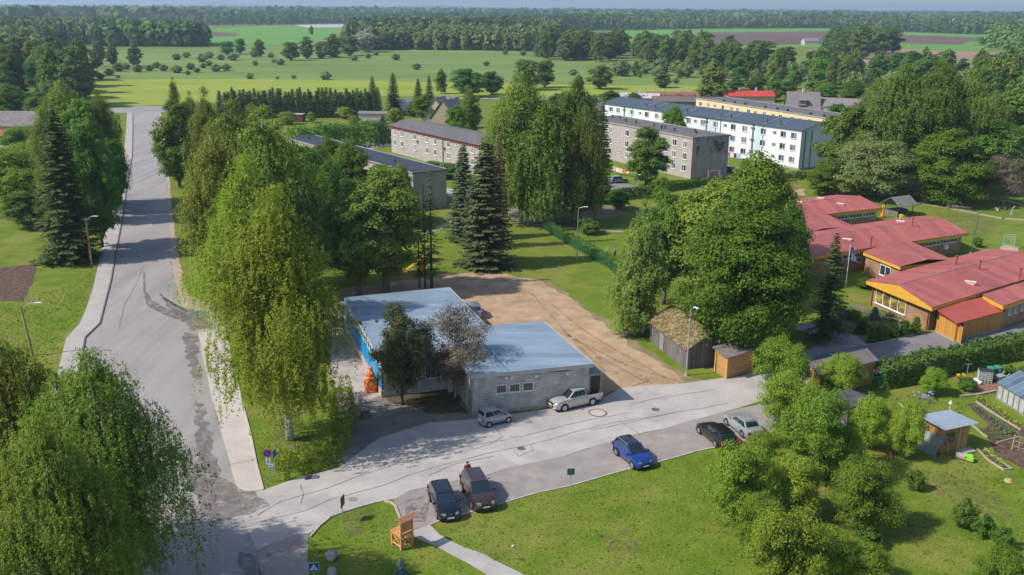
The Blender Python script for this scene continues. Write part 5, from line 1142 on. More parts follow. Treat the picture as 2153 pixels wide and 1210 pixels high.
NT += grp(['midB', 'midC', 'midA', 'midA'], [(1500, 172), (1700, 195), (1900, 190), (2153, 200), (2200, 165), (1950, 158), (1720, 158), (1600, 135), (1490, 130)], 20, (12, 18), (.55, .75), 'leafy tree in the wooded belt behind the yellow block', 'trees behind the yellow block', 75)
for x, y in fill([(1280, 168), (1500, 172), (1900, 205), (2060, 215), (2060, 170), (1700, 160), (1500, 140), (1300, 150)], 17)[:90]:
    hh = RG.uniform(4, 8.5); k = ['bushM', 'midA', 'bushM'][int(RG.integers(0, 3))]; place(k, x, y, hh, hh*(RG.uniform(1.1, 1.6) if k == 'bushM' else .7), 'pale rounded shrub in the scrub behind the apartment blocks' if k == 'bushM' else 'young birch in the scrub behind the apartment blocks', 'shrub' if k == 'bushM' else 'tree', 'scrub behind the apartment blocks')
NT += grp(['midC', 'midB'], [(1710, 95), (1800, 93), (1890, 112), (1880, 122), (1800, 130), (1740, 118)], 24, (18, 26), (.6, .8), 'dark tree of the farmstead clump in the ploughed fields', 'trees of the farm clump', 22)
NT += grp(['midA', 'midC', 'midB', 'midS'], [(2040, 300), (2200, 290), (2250, 180), (2130, 165), (2080, 210), (2060, 260)], 17, (15, 22), (.55, .7), 'tree in the dense wood at the right edge of the village', 'trees at the right edge', 40)
NT += grp(['midC', 'midA', 'midB'], [(1880, 330), (2050, 330), (2100, 290), (2050, 240), (1900, 250)], 18, (13, 18), (.55, .7), 'tree in the park behind the tall right-hand birches', 'trees of the park', 20)
for i, (k, x, yb, yt, w, l) in enumerate([('appleB', 605, 262, 236, 46, 'shrub tree at the left end of the allotment lawn'), ('appleB', 745, 262, 244, 30, 'low shrub on the allotment lawn edge'), ('appleB', 700, 300, 262, 60, 'bush clump in front of the tall hedge'), ('appleB', 830, 262, 228, 36, 'shrub before the tilted tin roof'), ('mapleB', 870, 246, 212, 36, 'green shrub tree behind the shelter belt spruces'), ('appleB', 905, 232, 208, 46, 'garden bush behind the steep-roofed houses'), ('appleB', 950, 240, 214, 40, 'round garden bush by the highway'),
    ('mapleB', 1330, 222, 196, 40, 'shrub before the pale metal roof'), ('mapleB', 1285, 224, 192, 44, 'bright shrub by the highway behind the white block'), ('appleB', 1240, 228, 204, 40, 'bush by the highway left of the white block'), ('mapleD', 1170, 222, 196, 40, 'dark bush by the highway behind the centre birches'), ('appleB', 1200, 226, 206, 34, 'small bush by the highway behind the centre birches'), ('appleB', 1480, 208, 190, 50, 'bush at the left end of the yellow block'), ('mapleD', 1655, 205, 168, 40, 'dark tree between red roof and old wooden house'), ('mapleB', 1738, 215, 176, 50, 'light green tree behind the old wooden house'),
    ('mapleB', 1790, 220, 170, 54, 'green tree behind the low long house'), ('poplar', 1850, 235, 160, 60, 'pale tree to the right of the low long house'), ('mapleB', 1590, 190, 160, 50, 'tree behind the red tin roof'), ('mapleD', 1545, 190, 166, 40, 'dark shrub tree left of the red tin roof'), ('mapleB', 745, 470, 304, 112, 'green tree hiding the middle of the pale hall wall'), ('poplar', 800, 470, 335, 90, 'olive tree hiding the right part of the pale hall wall'), ('mapleD', 640, 440, 302, 90, 'dark tree at the left end of the pale hall'), ('mapleB', 692, 440, 296, 96, 'green tree before the left part of the pale hall'), ('mapleB', 845, 480, 352, 60, 'small tree near the right end of the pale hall'), ('poplar', 665, 420, 300, 90, 'olive tree before the long dark-roofed hall'), ('mapleD', 700, 470, 360, 90, 'dark tree in the gap behind the roadside birches'), ('mapleD', 735, 520, 400, 70, 'dark lower tree behind the leafy pair'),
    ('birchB', 412, 360, 192, 62, 'birch close behind the dark maple at the road'), ('birchB', 630, 600, 272, 160, 'birch at the right side of the roadside group'), ('birchB', 545, 480, 220, 120, 'birch in the back row of the roadside group'), ('birchB', 482, 700, 430, 100, 'low hanging birch over the yard entrance'),
    ('mapleB', 20, 250, 180, 80, 'leafy tree behind the bus shelter'), ('mapleD', 85, 255, 190, 60, 'dark tree right of the bus shelter'), ('mapleB', 120, 290, 232, 60, 'green tree by the long shingle roof'), ('mapleD', 60, 480, 400, 90, 'dark bushes at the left edge of the vegetable plot'), ('appleB', 130, 380, 320, 90, 'tall bush left of the spruce group'),
    ('mapleD', 1300, 440, 395, 50, 'dark bush at the lane end by the grey block'), ('mapleD', 1250, 425, 378, 70, 'dark bush beneath the centre birches'), ('mapleB', 1565, 398, 336, 44, 'feathery young tree before the white block'), ('birchC', 1830, 330, 165, 90, 'birch rising behind the dark chestnut tree'), ('birchC', 2070, 360, 190, 90, 'birch behind the brown bare tree'), ('midC', 1930, 330, 200, 100, 'dark tree filling the gap under the tall right birches'), ('mapleD', 1760, 300, 215, 60, 'dark tree by the end of the yellow block')]):
    T(k, x, yb, yt, w, l)
for k, x, yb, yt, w, l in [('midW', 770, 110, 62, 60, 'pale silvery willow at the edge of the far wood'), ('midC', 478, 116, 84, 34, 'round tree, left one of a pair on the green meadow'), ('midC', 505, 114, 78, 26, 'pointed tree, right one of a pair on the green meadow'), ('midB', 545, 120, 82, 26, 'narrow tree alone on the green meadow with shrubs'), ('midB', 285, 140, 92, 34, 'pointed tree in the bushes of the left meadow'),
                           ('midC', 612, 128, 84, 40, 'dark tree at the left end of the meadow thicket'), ('midB', 645, 124, 76, 34, 'tall tree in the meadow thicket'), ('midC', 680, 120, 84, 40, 'broad tree at the right of the meadow thicket'), ('midA', 655, 74, 54, 12, 'lone tree far out in the fields'), ('midB', 700, 122, 70, 46, 'tree where the thicket joins the far wood'), ('midC', 735, 118, 72, 46, 'dark tree left of the silvery willow'), ('midC', 815, 106, 62, 40, 'dark tree right of the silvery willow'),
                           ('midS', 1130, 120, 64, 22, 'spruce at the end of the far plantation'), ('midC', 1760, 92, 50, 50, 'big dark tree at the farmstead in the ploughed fields'), ('midC', 1845, 100, 60, 60, 'spreading dark tree right of the farmstead'), ('midC', 1535, 95, 72, 24, 'small dark tree on the ploughed field edge'), ('midC', 1600, 135, 80, 70, 'large dark tree before the ploughed field'), ('midB', 2090, 96, 76, 80, 'dark bushy clump at the right end of the fields')]:
    T(k, x, yb, yt, w, l)
for x, y, w in [(392, 121, 22), (372, 126, 26), (425, 130, 34), (440, 122, 26), (465, 126, 22), (490, 127, 30), (535, 120, 26), (570, 121, 20), (250, 150, 34), (290, 151, 30), (315, 149, 24), (265, 146, 24), (345, 149, 26), (372, 153, 30), (400, 146, 26), (413, 152, 20), (428, 143, 20), (455, 150, 30), (476, 148, 26), (395, 157, 16), (248, 164, 12), (537, 137, 18), (590, 136, 24), (576, 131, 14), (525, 166, 24), (583, 166, 10), (618, 165, 14), (685, 167, 32), (676, 122, 24), (745, 127, 20), (774, 122, 18), (790, 116, 16), (832, 126, 24), (876, 146, 24), (1022, 138, 18), (1062, 114, 16), (1312, 152, 22), (1340, 160, 18), (1500, 172, 16), (1205, 158, 24), (1186, 122, 18), (1100, 116, 20), (1420, 175, 20), (230, 158, 26), (212, 166, 24), (330, 143, 24), (440, 138, 20)]:
    T('bushM', x, y+1, y-w*.46, w*.85, 'rounded grey-green willow bush scattered over the green meadow', 'bush', 'bushes of the meadow')
wood('dark wood standing in the left part of the green fields', [[(196, 98), (435, 99), (440, 92), (330, 84), (200, 82)]], 9, (15, 22), 90, spruce=.1)
wood('mixed wood stretching along the left edge to the horizon', [[(-60, 138), (120, 104), (200, 90), (280, 70), (280, 62), (120, 60), (-60, 66)]], 11, (13, 20), 80)
wood('broad mixed forest in the centre beyond the meadow', [[(725, 108), (820, 105), (1120, 109), (1125, 92), (1180, 92), (1180, 62), (900, 58), (745, 64)]], 10.5, (14, 21), 80)
wood('long forest belt closing the fields on the right', [[(1180, 67), (1480, 61), (1740, 60), (1900, 68), (2200, 78), (2200, 56), (1700, 50), (1200, 52)]], 14, (15, 23), 46)
wood('thick wood on the far right edge beyond the fields', [[(2070, 100), (2230, 125), (2230, 70), (2120, 74)]], 12, (15, 22), 70)
wood('far forest belt behind the left fields', [[(280, 56), (560, 53), (740, 52), (900, 58), (1200, 56), (1200, 44), (700, 42), (200, 44)]], 17, (15, 23), 34)
wood('continuous forest reaching to the horizon', [[(-250, 62), (200, 55), (700, 42), (1200, 46), (1700, 50), (2400, 58), (2400, 29), (1200, 26), (-250, 24)]], 42, (16, 27), 16, wr=(1.3, 2.2), spruce=.15, lsz=.3)
# hills on the horizon
m = MB(); NH = 90
for (d, hmax, x0, x1, sd) in ((9500, 62, -6500, 1500, 3), (12500, 90, -7500, -1800, 8)):
    rd = random.Random(sd); ph = [rd.uniform(0, 6) for _ in range(5)]
    prev = None
    for i in range(NH+1):
        t = i/NH; x = x0+(x1-x0)*t; hh = hmax*math.sin(math.pi*t)**.8*(.62+.2*math.sin(t*9+ph[0])+.12*math.sin(t*23+ph[1])+.06*math.sin(t*61+ph[2]))
        cur = [(x, d-900, -1), (x, d, max(hh, 1)), (x, d+1200, -1)]
        if prev: m.face([prev[0], cur[0], cur[1], prev[1]]); m.face([prev[1], cur[1], cur[2], prev[2]])
        prev = cur
o = m.build('hills', M('hill_forest', (.03, .055, .025), (.05, .08, .035), scale=.004)); o['kind'] = 'structure'
# --- hedges ---
hedge('long green hedge along the kindergarten drive', [(1840, 812), (1900, 800), (1960, 785), (2020, 772), (2080, 758), (2160, 745), (2230, 735)], 2.4, 2.1, dens=95)
hedge('rounded hedge beside the no-stopping sign', [(590, 1000), (640, 985), (690, 962), (715, 930), (722, 880), (716, 830)], 2.0, 1.7, mat=L_APP, ls=.2, dens=70, lump=.4)
hedge('low hedge row running beside the green mesh fence', [(1140, 473), (1180, 500), (1230, 528), (1290, 562), (1325, 600)], 1.2, 1.3, dens=40)
hedge('trimmed hedge along the front of the grey block', [(1285, 420), (1400, 402), (1500, 390), (1600, 385), (1700, 375)], 1.6, 1.6, dens=30, ls=.35, lump=.1)
hedge('dense tall hedge behind the long dark roof', [(625, 318), (700, 312), (760, 308), (812, 300)], 6, 5.5, mat=L_MAPD, ls=.6, dens=9)
hedge('roadside hedge in front of the meadow highway', [(1240, 216), (1340, 219), (1460, 217)], 4, 3, ls=.7, dens=5, mat=L_MAPD)
# green mesh fence
t = thing('mesh_fence', 'green wire mesh fence following the low hedge across the lawn', 'fence', G(1135, 478), world=True)
GFM = M('fence_green', (.01, .12, .07), rough=.5)
px = [(1135, 478), (1175, 505), (1225, 534), (1283, 568), (1318, 604)]
P = [G(*p) for p in px]; mm = MB()
for a, b in zip(P[:-1], P[1:]):
    n = max(2, int((b-a).length/.16))
    for i in range(n): q = a+(b-a)*(i/n); mm.box((q.x, q.y, .75), (.025, .025, 1.35))
    for z in (.1, .5, .9, 1.4): mm.tube(a+Vector((0, 0, z)), b+Vector((0, 0, z)), .014, n=4)
mm.build('mesh_panel', GFM, t)
for a, b in zip(P[:-1], P[1:]):
    n = max(1, int((b-a).length/2.5))
    for i in range(n): q = a+(b-a)*(i/n); MB().tube((q.x, q.y, 0), (q.x, q.y, 1.55), .035, n=6).build('post', GFM, t)
# --- grass blades and weeds near the camera ---
def tufts(name, label, polys, dens, hs, mat, sz=1.0):
    pts = []
    for P in polys: pts += fill(P, 1/math.sqrt(dens), .5)
    pts = np.array(pts); keep = RG.random(len(pts)) < .92; pts = pts[keep]; n = len(pts)
    lf = 1.0
    A = RG.uniform(0, 6.28, n); h = RG.uniform(hs[0], hs[1], n)*lf; w = RG.uniform(.05, .12, n)*sz
    V = np.zeros((n, 3, 3)); d = np.stack([np.cos(A), np.sin(A)], 1)*w[:, None]
    V[:, 0, :2] = pts-d; V[:, 1, :2] = pts+d; V[:, 2, :2] = pts+RG.normal(0, .06, (n, 2)); V[:, 2, 2] = h; V[:, :2, 2] = .0
    me = mesh_np(name, V.reshape(-1, 3), np.arange(n*3).reshape(-1, 3), 3, mat, np.clip(RG.normal(.5, .25, n), 0, 1))
    o = bpy.data.objects.new(name, me); link(o); tag(o, label, 'grass', None, 'stuff')
L_GR = Mleaf('blade_grass', (.12, .20, .018), (.25, .31, .05), .35, var=.05)
tufts('grass', 'short green grass of the lawns in the foreground', [[(905, 1108), (995, 1080), (1130, 1040), (1276, 1003), (1420, 966), (1560, 934), (1800, 1000), (2200, 1060), (2260, 1260), (1190, 1260), (1066, 1192), (971, 1152)],
      [(655, 1128), (724, 1080), (807, 1058), (830, 1068), (842, 1095), (862, 1120), (950, 1172), (1060, 1255), (655, 1260)], [(560, 1028), (545, 970), (520, 850), (600, 860), (700, 950), (705, 980), (600, 1010)]], 14, (.03, .10), L_GR)
tufts('grass', 'rougher grass of the garden and the left verge', [[(1720, 1000), (1700, 850), (1900, 830), (2030, 850), (2060, 960), (2200, 1050), (1800, 1010)], [(-20, 640), (150, 600), (200, 560), (180, 650), (135, 705), (118, 770), (-20, 800)]], 6, (.05, .16), L_GR, 1.4)

def weeds(label, polys, dens, mat):
    C = []; N = []
    pts = []
    for P in polys: pts += fill(P, 1/math.sqrt(dens), .8)
    for x, y in pts:
        if RG.random() < .45: continue
        r = RG.uniform(.12, .38); k = int(10+r*50); d = unit(k)*r; C.append(np.stack([x+d[:, 0], y+d[:, 1], .03+np.abs(d[:, 2])*.5], 1)); N.append(unit(k)*.7+[0, 0, 1])
    C = np.concatenate(C); me = crown_mesh('weeds', [(C, np.concatenate(N), RG.uniform(.06, .14, len(C)), .7, None)], mat); o = bpy.data.objects.new('weeds', me); link(o); tag(o, label, 'weeds', None, 'stuff')
weeds('scattered leafy weeds in the front lawns', [[(905, 1108), (995, 1080), (1130, 1040), (1276, 1003), (1420, 966), (1520, 945), (1600, 1010), (1640, 1260), (1190, 1260), (1066, 1192), (971, 1152)], [(655, 1128), (724, 1080), (807, 1058), (862, 1120), (950, 1172), (1060, 1255), (655, 1260)]], .22, Mleaf('leaf_weed', (.09, .19, .02), (.2, .33, .05), .35, var=0))
weeds('scattered leafy weeds in the garden and left verge', [[(1720, 1000), (1700, 850), (1900, 830), (2030, 850), (2060, 960), (2200, 1050), (2200, 1260), (1750, 1260)], [(-20, 640), (150, 600), (200, 560), (180, 650), (135, 705), (118, 770), (-20, 800)]], .3, MT['leaf_weed'])
# ---------------- vehicles ----------------
TYRE = M('tyre', (.015, .015, .016), rough=.85); RIM = M('rim_alloy', (.45, .46, .48), rough=.3, metal=.8)
CGL = M('car_glass', (.008, .022, .030), rough=.04, spec=1.0, coat=1.0); LAMP = M('headlight_glass', (.22, .235, .25), rough=.08, spec=.9, coat=1.0); RLAMP = M('tail_red', (.45, .01, .01), rough=.15, coat=1.0)
BLK = M('plastic_black', (.02, .02, .022), rough=.5); PLATE = M('plate_white', (.7, .72, .74)); CHR = M('chrome', (.65, .66, .68), rough=.12, metal=1.)
def paint(n, c, metal=.4): return M('paint_'+n, c, rough=.28, metal=metal, coat=1.0, spec=.5)
def bilerp(q, s, t): return q[0].lerp(q[1], s).lerp(q[3].lerp(q[2], s), t)
def car(label, rw, fw, side, L, Wd, H, wb, r, hood, belt, gx, colm, roofm=None, rails=None, cat='car', pick=False, front_over=None, name='parked_car', npane=2, roof_glass=False):
    """rw, fw: picture points where the visible rear and front wheel stand; gx: greenhouse x (rear base, rear top, front top, front base) as fractions of length"""
    R = G(*rw); Fp_ = G(*fw); mid = (R+Fp_)/2; ang = math.atan2((Fp_-R).y, (Fp_-R).x); hd = Vector((math.cos(ang), math.sin(ang), 0)); lf = Vector((-hd.y, hd.x, 0))
    c = mid+lf*(Wd*.46)*(1 if side == 'R' else -1)
    fo = front_over if front_over is not None else (L-wb)*.46; cx = -wb/2-(L-wb-fo)+L/2   # body centre relative to wheelbase centre
    t = thing(name, label, cat, c, ang)
    zb = r*.55; st = []
    nose = L/2+cx; tail = -L/2+cx
    fx = lambda f: tail+L*f
    prof = [(0, belt*.62), (.012, belt*.86), (.03, belt*.98), (.08, belt)] if not pick else [(0, .72), (.01, .8), (.02, .82), (.3, .82)]
    prof += [(gx[0]+.02, belt if not pick else .82)] if not pick else [(gx[0]-.01, .82), (gx[0]+.0, belt)]
    prof += [(gx[3]-.05, belt+.01), (gx[3], belt-.015), (gx[3]+.06, hood+.03), ((gx[3]+1)/2, hood), (.93, hood-.09), (.97, hood-.20), (.99, hood-.34), (1.0, hood*.55)]
    m = MB(); rings = []
    for f, zt in prof:
        e = abs(f-.5)*2; w = Wd/2*(1-.22*max(0, (e-.72)/.28)**2.2); zl = zb+.10*max(0, (e-.85)/.15)
        zm = zl+(zt-zl)*.5; half = [(w*.86, zl), (w*.98, zl+.10), (w, zm), (w*.985, zl+(zt-zl)*.78), (w*.93, zt-.02), (w*.6, zt+.012), (0, zt+.028)]
        ring = [Vector((fx(f), y, z)) for y, z in half]+[Vector((fx(f), -y, z)) for y, z in half[::-1][1:]]; rings.append(ring)
    k0 = len(m.v); n = len(rings[0])
    for rg_ in rings: m.v += rg_
    for i in range(len(rings)-1):
        for j in range(n-1): a = k0+i*n+j; m.f.append((a, a+n, a+n+1, a+1))
        a = k0+i*n; m.f.append((a+n-1, a+2*n-1, a+n, a))
    m.f.append(tuple(k0+i for i in range(n))); m.f.append(tuple(k0+(len(rings)-1)*n+i for i in range(n-1, -1, -1)))
    body = m.build('body', colm, t, smooth=True)
    md = body.modifiers.new('edge', 'EDGE_SPLIT'); md.split_angle = RAD(48)
    # greenhouse
    wbse = Wd/2*.93; wt = Wd/2*.74; zt = H-.05; b0 = belt-.02
    xr0, xr1, xf1, xf0 = [fx(g_) for g_ in gx]
    B4 = [Vector((xr0, -wbse*.96, b0)), Vector((xf0, -wbse*.93, b0)), Vector((xf0, wbse*.93, b0)), Vector((xr0, wbse*.96, b0))]
    T4 = [Vector((xr1, -wt*.95, zt)), Vector((xf1, -wt, zt)), Vector((xf1, wt, zt)), Vector((xr1, wt*.95, zt))]
    # pillars: the cabin shell
    m = MB(); m.hexa(B4, T4); m.build('cabin', colm, t, bevel=.03)
    m = MB(); nx, ny = 8, 6; G_ = []
    for i in range(nx+1):
        for j in range(ny+1):
            s_, t_ = i/nx, j/ny; p = bilerp(T4, s_, t_); p.z = zt+.012+.05*math.sin(math.pi*t_)**.6*math.sin(math.pi*(.12+.76*s_))**.5; G_.append(p)
    k = len(m.v); m.v += G_
    for i in range(nx):
        for j in range(ny): a = k+i*(ny+1)+j; m.f.append((a, a+ny+1, a+ny+2, a+1))
    rf_ = m.build('roof', roofm or colm, t, smooth=True)
    def pane(nm, q, s0, s1, t0, t1, mat, d=.012):
        nn = (q[1]-q[0]).cross(q[3]-q[0]).normalized()*d; P = [bilerp(q, s0, t0)+nn, bilerp(q, s1, t0)+nn, bilerp(q, s1, t1)+nn, bilerp(q, s0, t1)+nn]
        m = MB(); m.hexa([p-nn*1.4 for p in P], P); return m.build(nm, mat, t)
    pane('windshield', [B4[1], B4[2], T4[2], T4[1]], .05, .95, .06, .94, CGL)
    pane('rear_window', [B4[3], B4[0], T4[0], T4[3]], .08, .92, .30 if not pick else .12, .9, CGL)
    for q, sgn in (([B4[0], B4[1], T4[1], T4[0]], 1), ([B4[2], B4[3], T4[3], T4[2]], -1)):
        cuts = {2: [(.07, .50), (.53, .93)], 3: [(.06, .27), (.30, .60), (.63, .93)]}[npane]
        for s0, s1 in cuts:
            if sgn < 0: s0, s1 = 1-s1, 1-s0
            pane('side_window', q, s0, s1, .16, .9, CGL)
    # wheels
    for sx in (-1, 1):
        for sy in (-1, 1):
            x = sx*wb/2; y = sy*(Wd/2-.10)
            mw = MB(); mw.tube((x, y-sy*.10, r), (x, y+sy*.115, r), r, n=22); wh = mw.build('wheel', TYRE, t)
            mr_ = MB(); mr_.tube((x, y+sy*.10, r), (x, y+sy*.122, r), r*.66, n=10); 
            mr_.tube((x, y+sy*.11, r), (x, y+sy*.13, r), r*.16, n=8)
            mr_.build('rim', RIM, wh)
            ma = MB(); kk = []
            ma.tube((x, y+sy*.05, r*1.04), (x, y+sy*.108, r*1.04), r*1.16, n=22); ma.build('wheel_arch', BLK if colm.name != 'paint_silver' else BLK, t)
    # lamps, grille, plates, mirrors
    xn = nose; wN = Wd/2*.80
    for sy in (-1, 1):
        m = MB(); m.hexa([(xn-.34, sy*(wN+.075), hood-.33), (xn-.055, sy*(wN-.12), hood-.36), (xn-.04, sy*(wN-.36), hood-.35), (xn-.2, sy*(wN-.3), hood-.33)][::sy], [(xn-.40, sy*(wN+.085), hood-.13), (xn-.14, sy*(wN-.11), hood-.155), (xn-.10, sy*(wN-.36), hood-.17), (xn-.2, sy*(wN-.3), hood-.15)][::sy]); m.build('headlight', LAMP, t)
        m = MB(); m.box((tail+.05, sy*(wN+.03), belt*.80), (.14, .20, .26)); m.build('taillight', RLAMP, t)
        xm = xf0-.18; m = MB(); m.box((xm, sy*(Wd/2+.07), belt+.06), (.12, .22, .15)); m.build('mirror', colm if label.find('blue') < 0 else BLK, t, bevel=.03)
    m = MB(); m.box((xn-.035, 0, hood-.33), (.09, wN*1.05, .16)); m.box((xn-.02, 0, hood-.56), (.1, wN*1.35, .14)); m.build('grille', BLK, t)
    m = MB(); m.box((xn+.02, 0, hood-.47), (.04, .52, .11)); m.build('number_plate', PLATE, t)
    m = MB(); m.box((tail-.015, 0, belt*.66), (.04, .52, .11)); m.build('number_plate', PLATE, t)
    m = MB(); m.lathe([(.0, 0), (.055, .005), (.05, .02), (0, .025)], (xn-.11, 0, hood-.19), 10); m.build('emblem', CHR, t)
    m = MB(); m.box((cx, 0, zb+.02), (L*.93, Wd*.9, .12)); m.build('underbody', BLK, t)
    if rails:
        for sy in (-1, 1):
            m = MB(); m.path([(xr1+.1, sy*wt*.93, zt+.03), (xr1+.25, sy*wt*.93, zt+.10), (xf1-.25, sy*wt*.95, zt+.10), (xf1-.08, sy*wt*.95, zt+.03)], .022, 5); m.build('roof_rail', rails, t)
    if pick:
        x0, x1 = tail+.02, xr0-.06; hw = Wd/2; zt_ = 1.12
        m = MB()
        for sy in (-1, 1): m.box(((x0+x1)/2, sy*(hw-.055), (.78+zt_)/2), (x1-x0, .10, zt_-.78))
        m.box((x0+.04, 0, (.78+zt_)/2), (.08, Wd-.215, zt_-.78)); m.box((x1-.04, 0, (.78+zt_)/2), (.08, Wd-.215, zt_-.78)); m.build('cargo_bed', colm, t, bevel=.015)
        m = MB(); m.box(((x0+x1)/2, 0, .845), (x1-x0-.165, Wd-.22, .02)); m.build('bed_liner', BLK, t)
        m = MB(); m.box(((x0+x1)/2, -.2, .93), (.8, .5, .14), rz=.4); m.build('load', M('load_dark', (.06, .05, .04), (.12, .1, .08), scale=6), t)
        m = MB(); m.path([(xn+.04, -.75, .45), (xn+.12, -.5, .5), (xn+.12, .5, .5), (xn+.04, .75, .45)], .04, 6); m.path([(xn+.1, -.35, .5), (xn+.12, -.3, .85), (xn+.12, .3, .85), (xn+.1, .35, .5)], .03, 6); m.build('bull_bar', CHR, t)
    return t
SILV = paint('silver_blue', (.30, .345, .40)); BEIG = paint('beige_silver', (.50, .49, .46)); NAVY = paint('navy', (.006, .008, .016), .2); BROWN = paint('brown', (.075, .045, .035), .5)
BLUE = paint('blue', (.008, .05, .30), .3); BLACKC = paint('black', (.012, .013, .016), .2); SIL2 = paint('silver', (.42, .44, .48)); ROOFK = paint('roofblack', (.008, .010, .014), .0)
RAILS = M('rail_silver', (.55, .55, .56), rough=.3, metal=.7)
car('tiny silver-blue microcar parked at the brick corner', (1027, 899.6), (1069.5, 888.7), 'R', 3.0, 1.5, 1.5, 2.0, .28, .88, .93, (.03, .07, .55, .78), SILV, npane=2)
car('silver-beige pickup truck with open cargo bed beside the brick wall', (1245, 852.7), (1186.6, 866), 'L', 5.25, 1.84, 1.80, 3.1, .38, 1.10, 1.14, (.335, .36, .60, .735), BEIG, pick=True, cat='pickup truck', name='pickup_truck')
car('black-blue estate car at the left end of the parking strip, nose to the grass', (904, 1053.8), (920, 1090.8), 'R', 4.5, 1.78, 1.48, 2.6, .32, .86, .93, (.03, .12, .56, .74), NAVY, rails=NAVY, npane=3)
car('metallic brown SUV with silver roof rails parked beside the black-blue estate', (972.4, 1033), (993.6, 1072), 'R', 4.7, 1.88, 1.66, 2.79, .35, .98, 1.06, (.03, .10, .58, .74), BROWN, rails=RAILS, npane=3)
car('bright blue hatchback with black roof, nose to the front lawn', (1296, 957.7), (1330, 986), 'R', 4.2, 1.78, 1.55, 2.58, .34, .90, .98, (.03, .12, .54, .73), BLUE, roofm=ROOFK, rails=RAILS, npane=3)
car('black estate car parked tail-first towards the grass, right of the blue one', (1505.7, 942), (1468.5, 911), 'L', 4.6, 1.8, 1.45, 2.76, .33, .86, .93, (.04, .12, .54, .70), BLACKC, npane=3)
car('silver car half hidden by the apple trees at the right end of the parking strip', (1561, 920.6), (1527, 893), 'L', 4.5, 1.76, 1.46, 2.64, .32, .86, .92, (.10, .26, .55, .72), SIL2, npane=3)
car('pale silver hatchback parked on the lane by the grey block', (1292, 386.4), (1316, 384.5), 'R', 4.2, 1.76, 1.5, 2.6, .32, .88, .94, (.03, .12, .54, .74), SILV, npane=3)
car('dark car between the grey and the white block', (1524, 363), (1538, 366), 'R', 4.2, 1.76, 1.5, 2.6, .32, .88, .94, (.03, .12, .54, .74), NAVY, npane=3)
car('pale car parked on the dirt yard close behind the blue roof', (986, 672), (972, 652), 'L', 4.6, 1.8, 1.6, 2.7, .33, .9, .95, (.03, .12, .54, .74), SILV, npane=3)
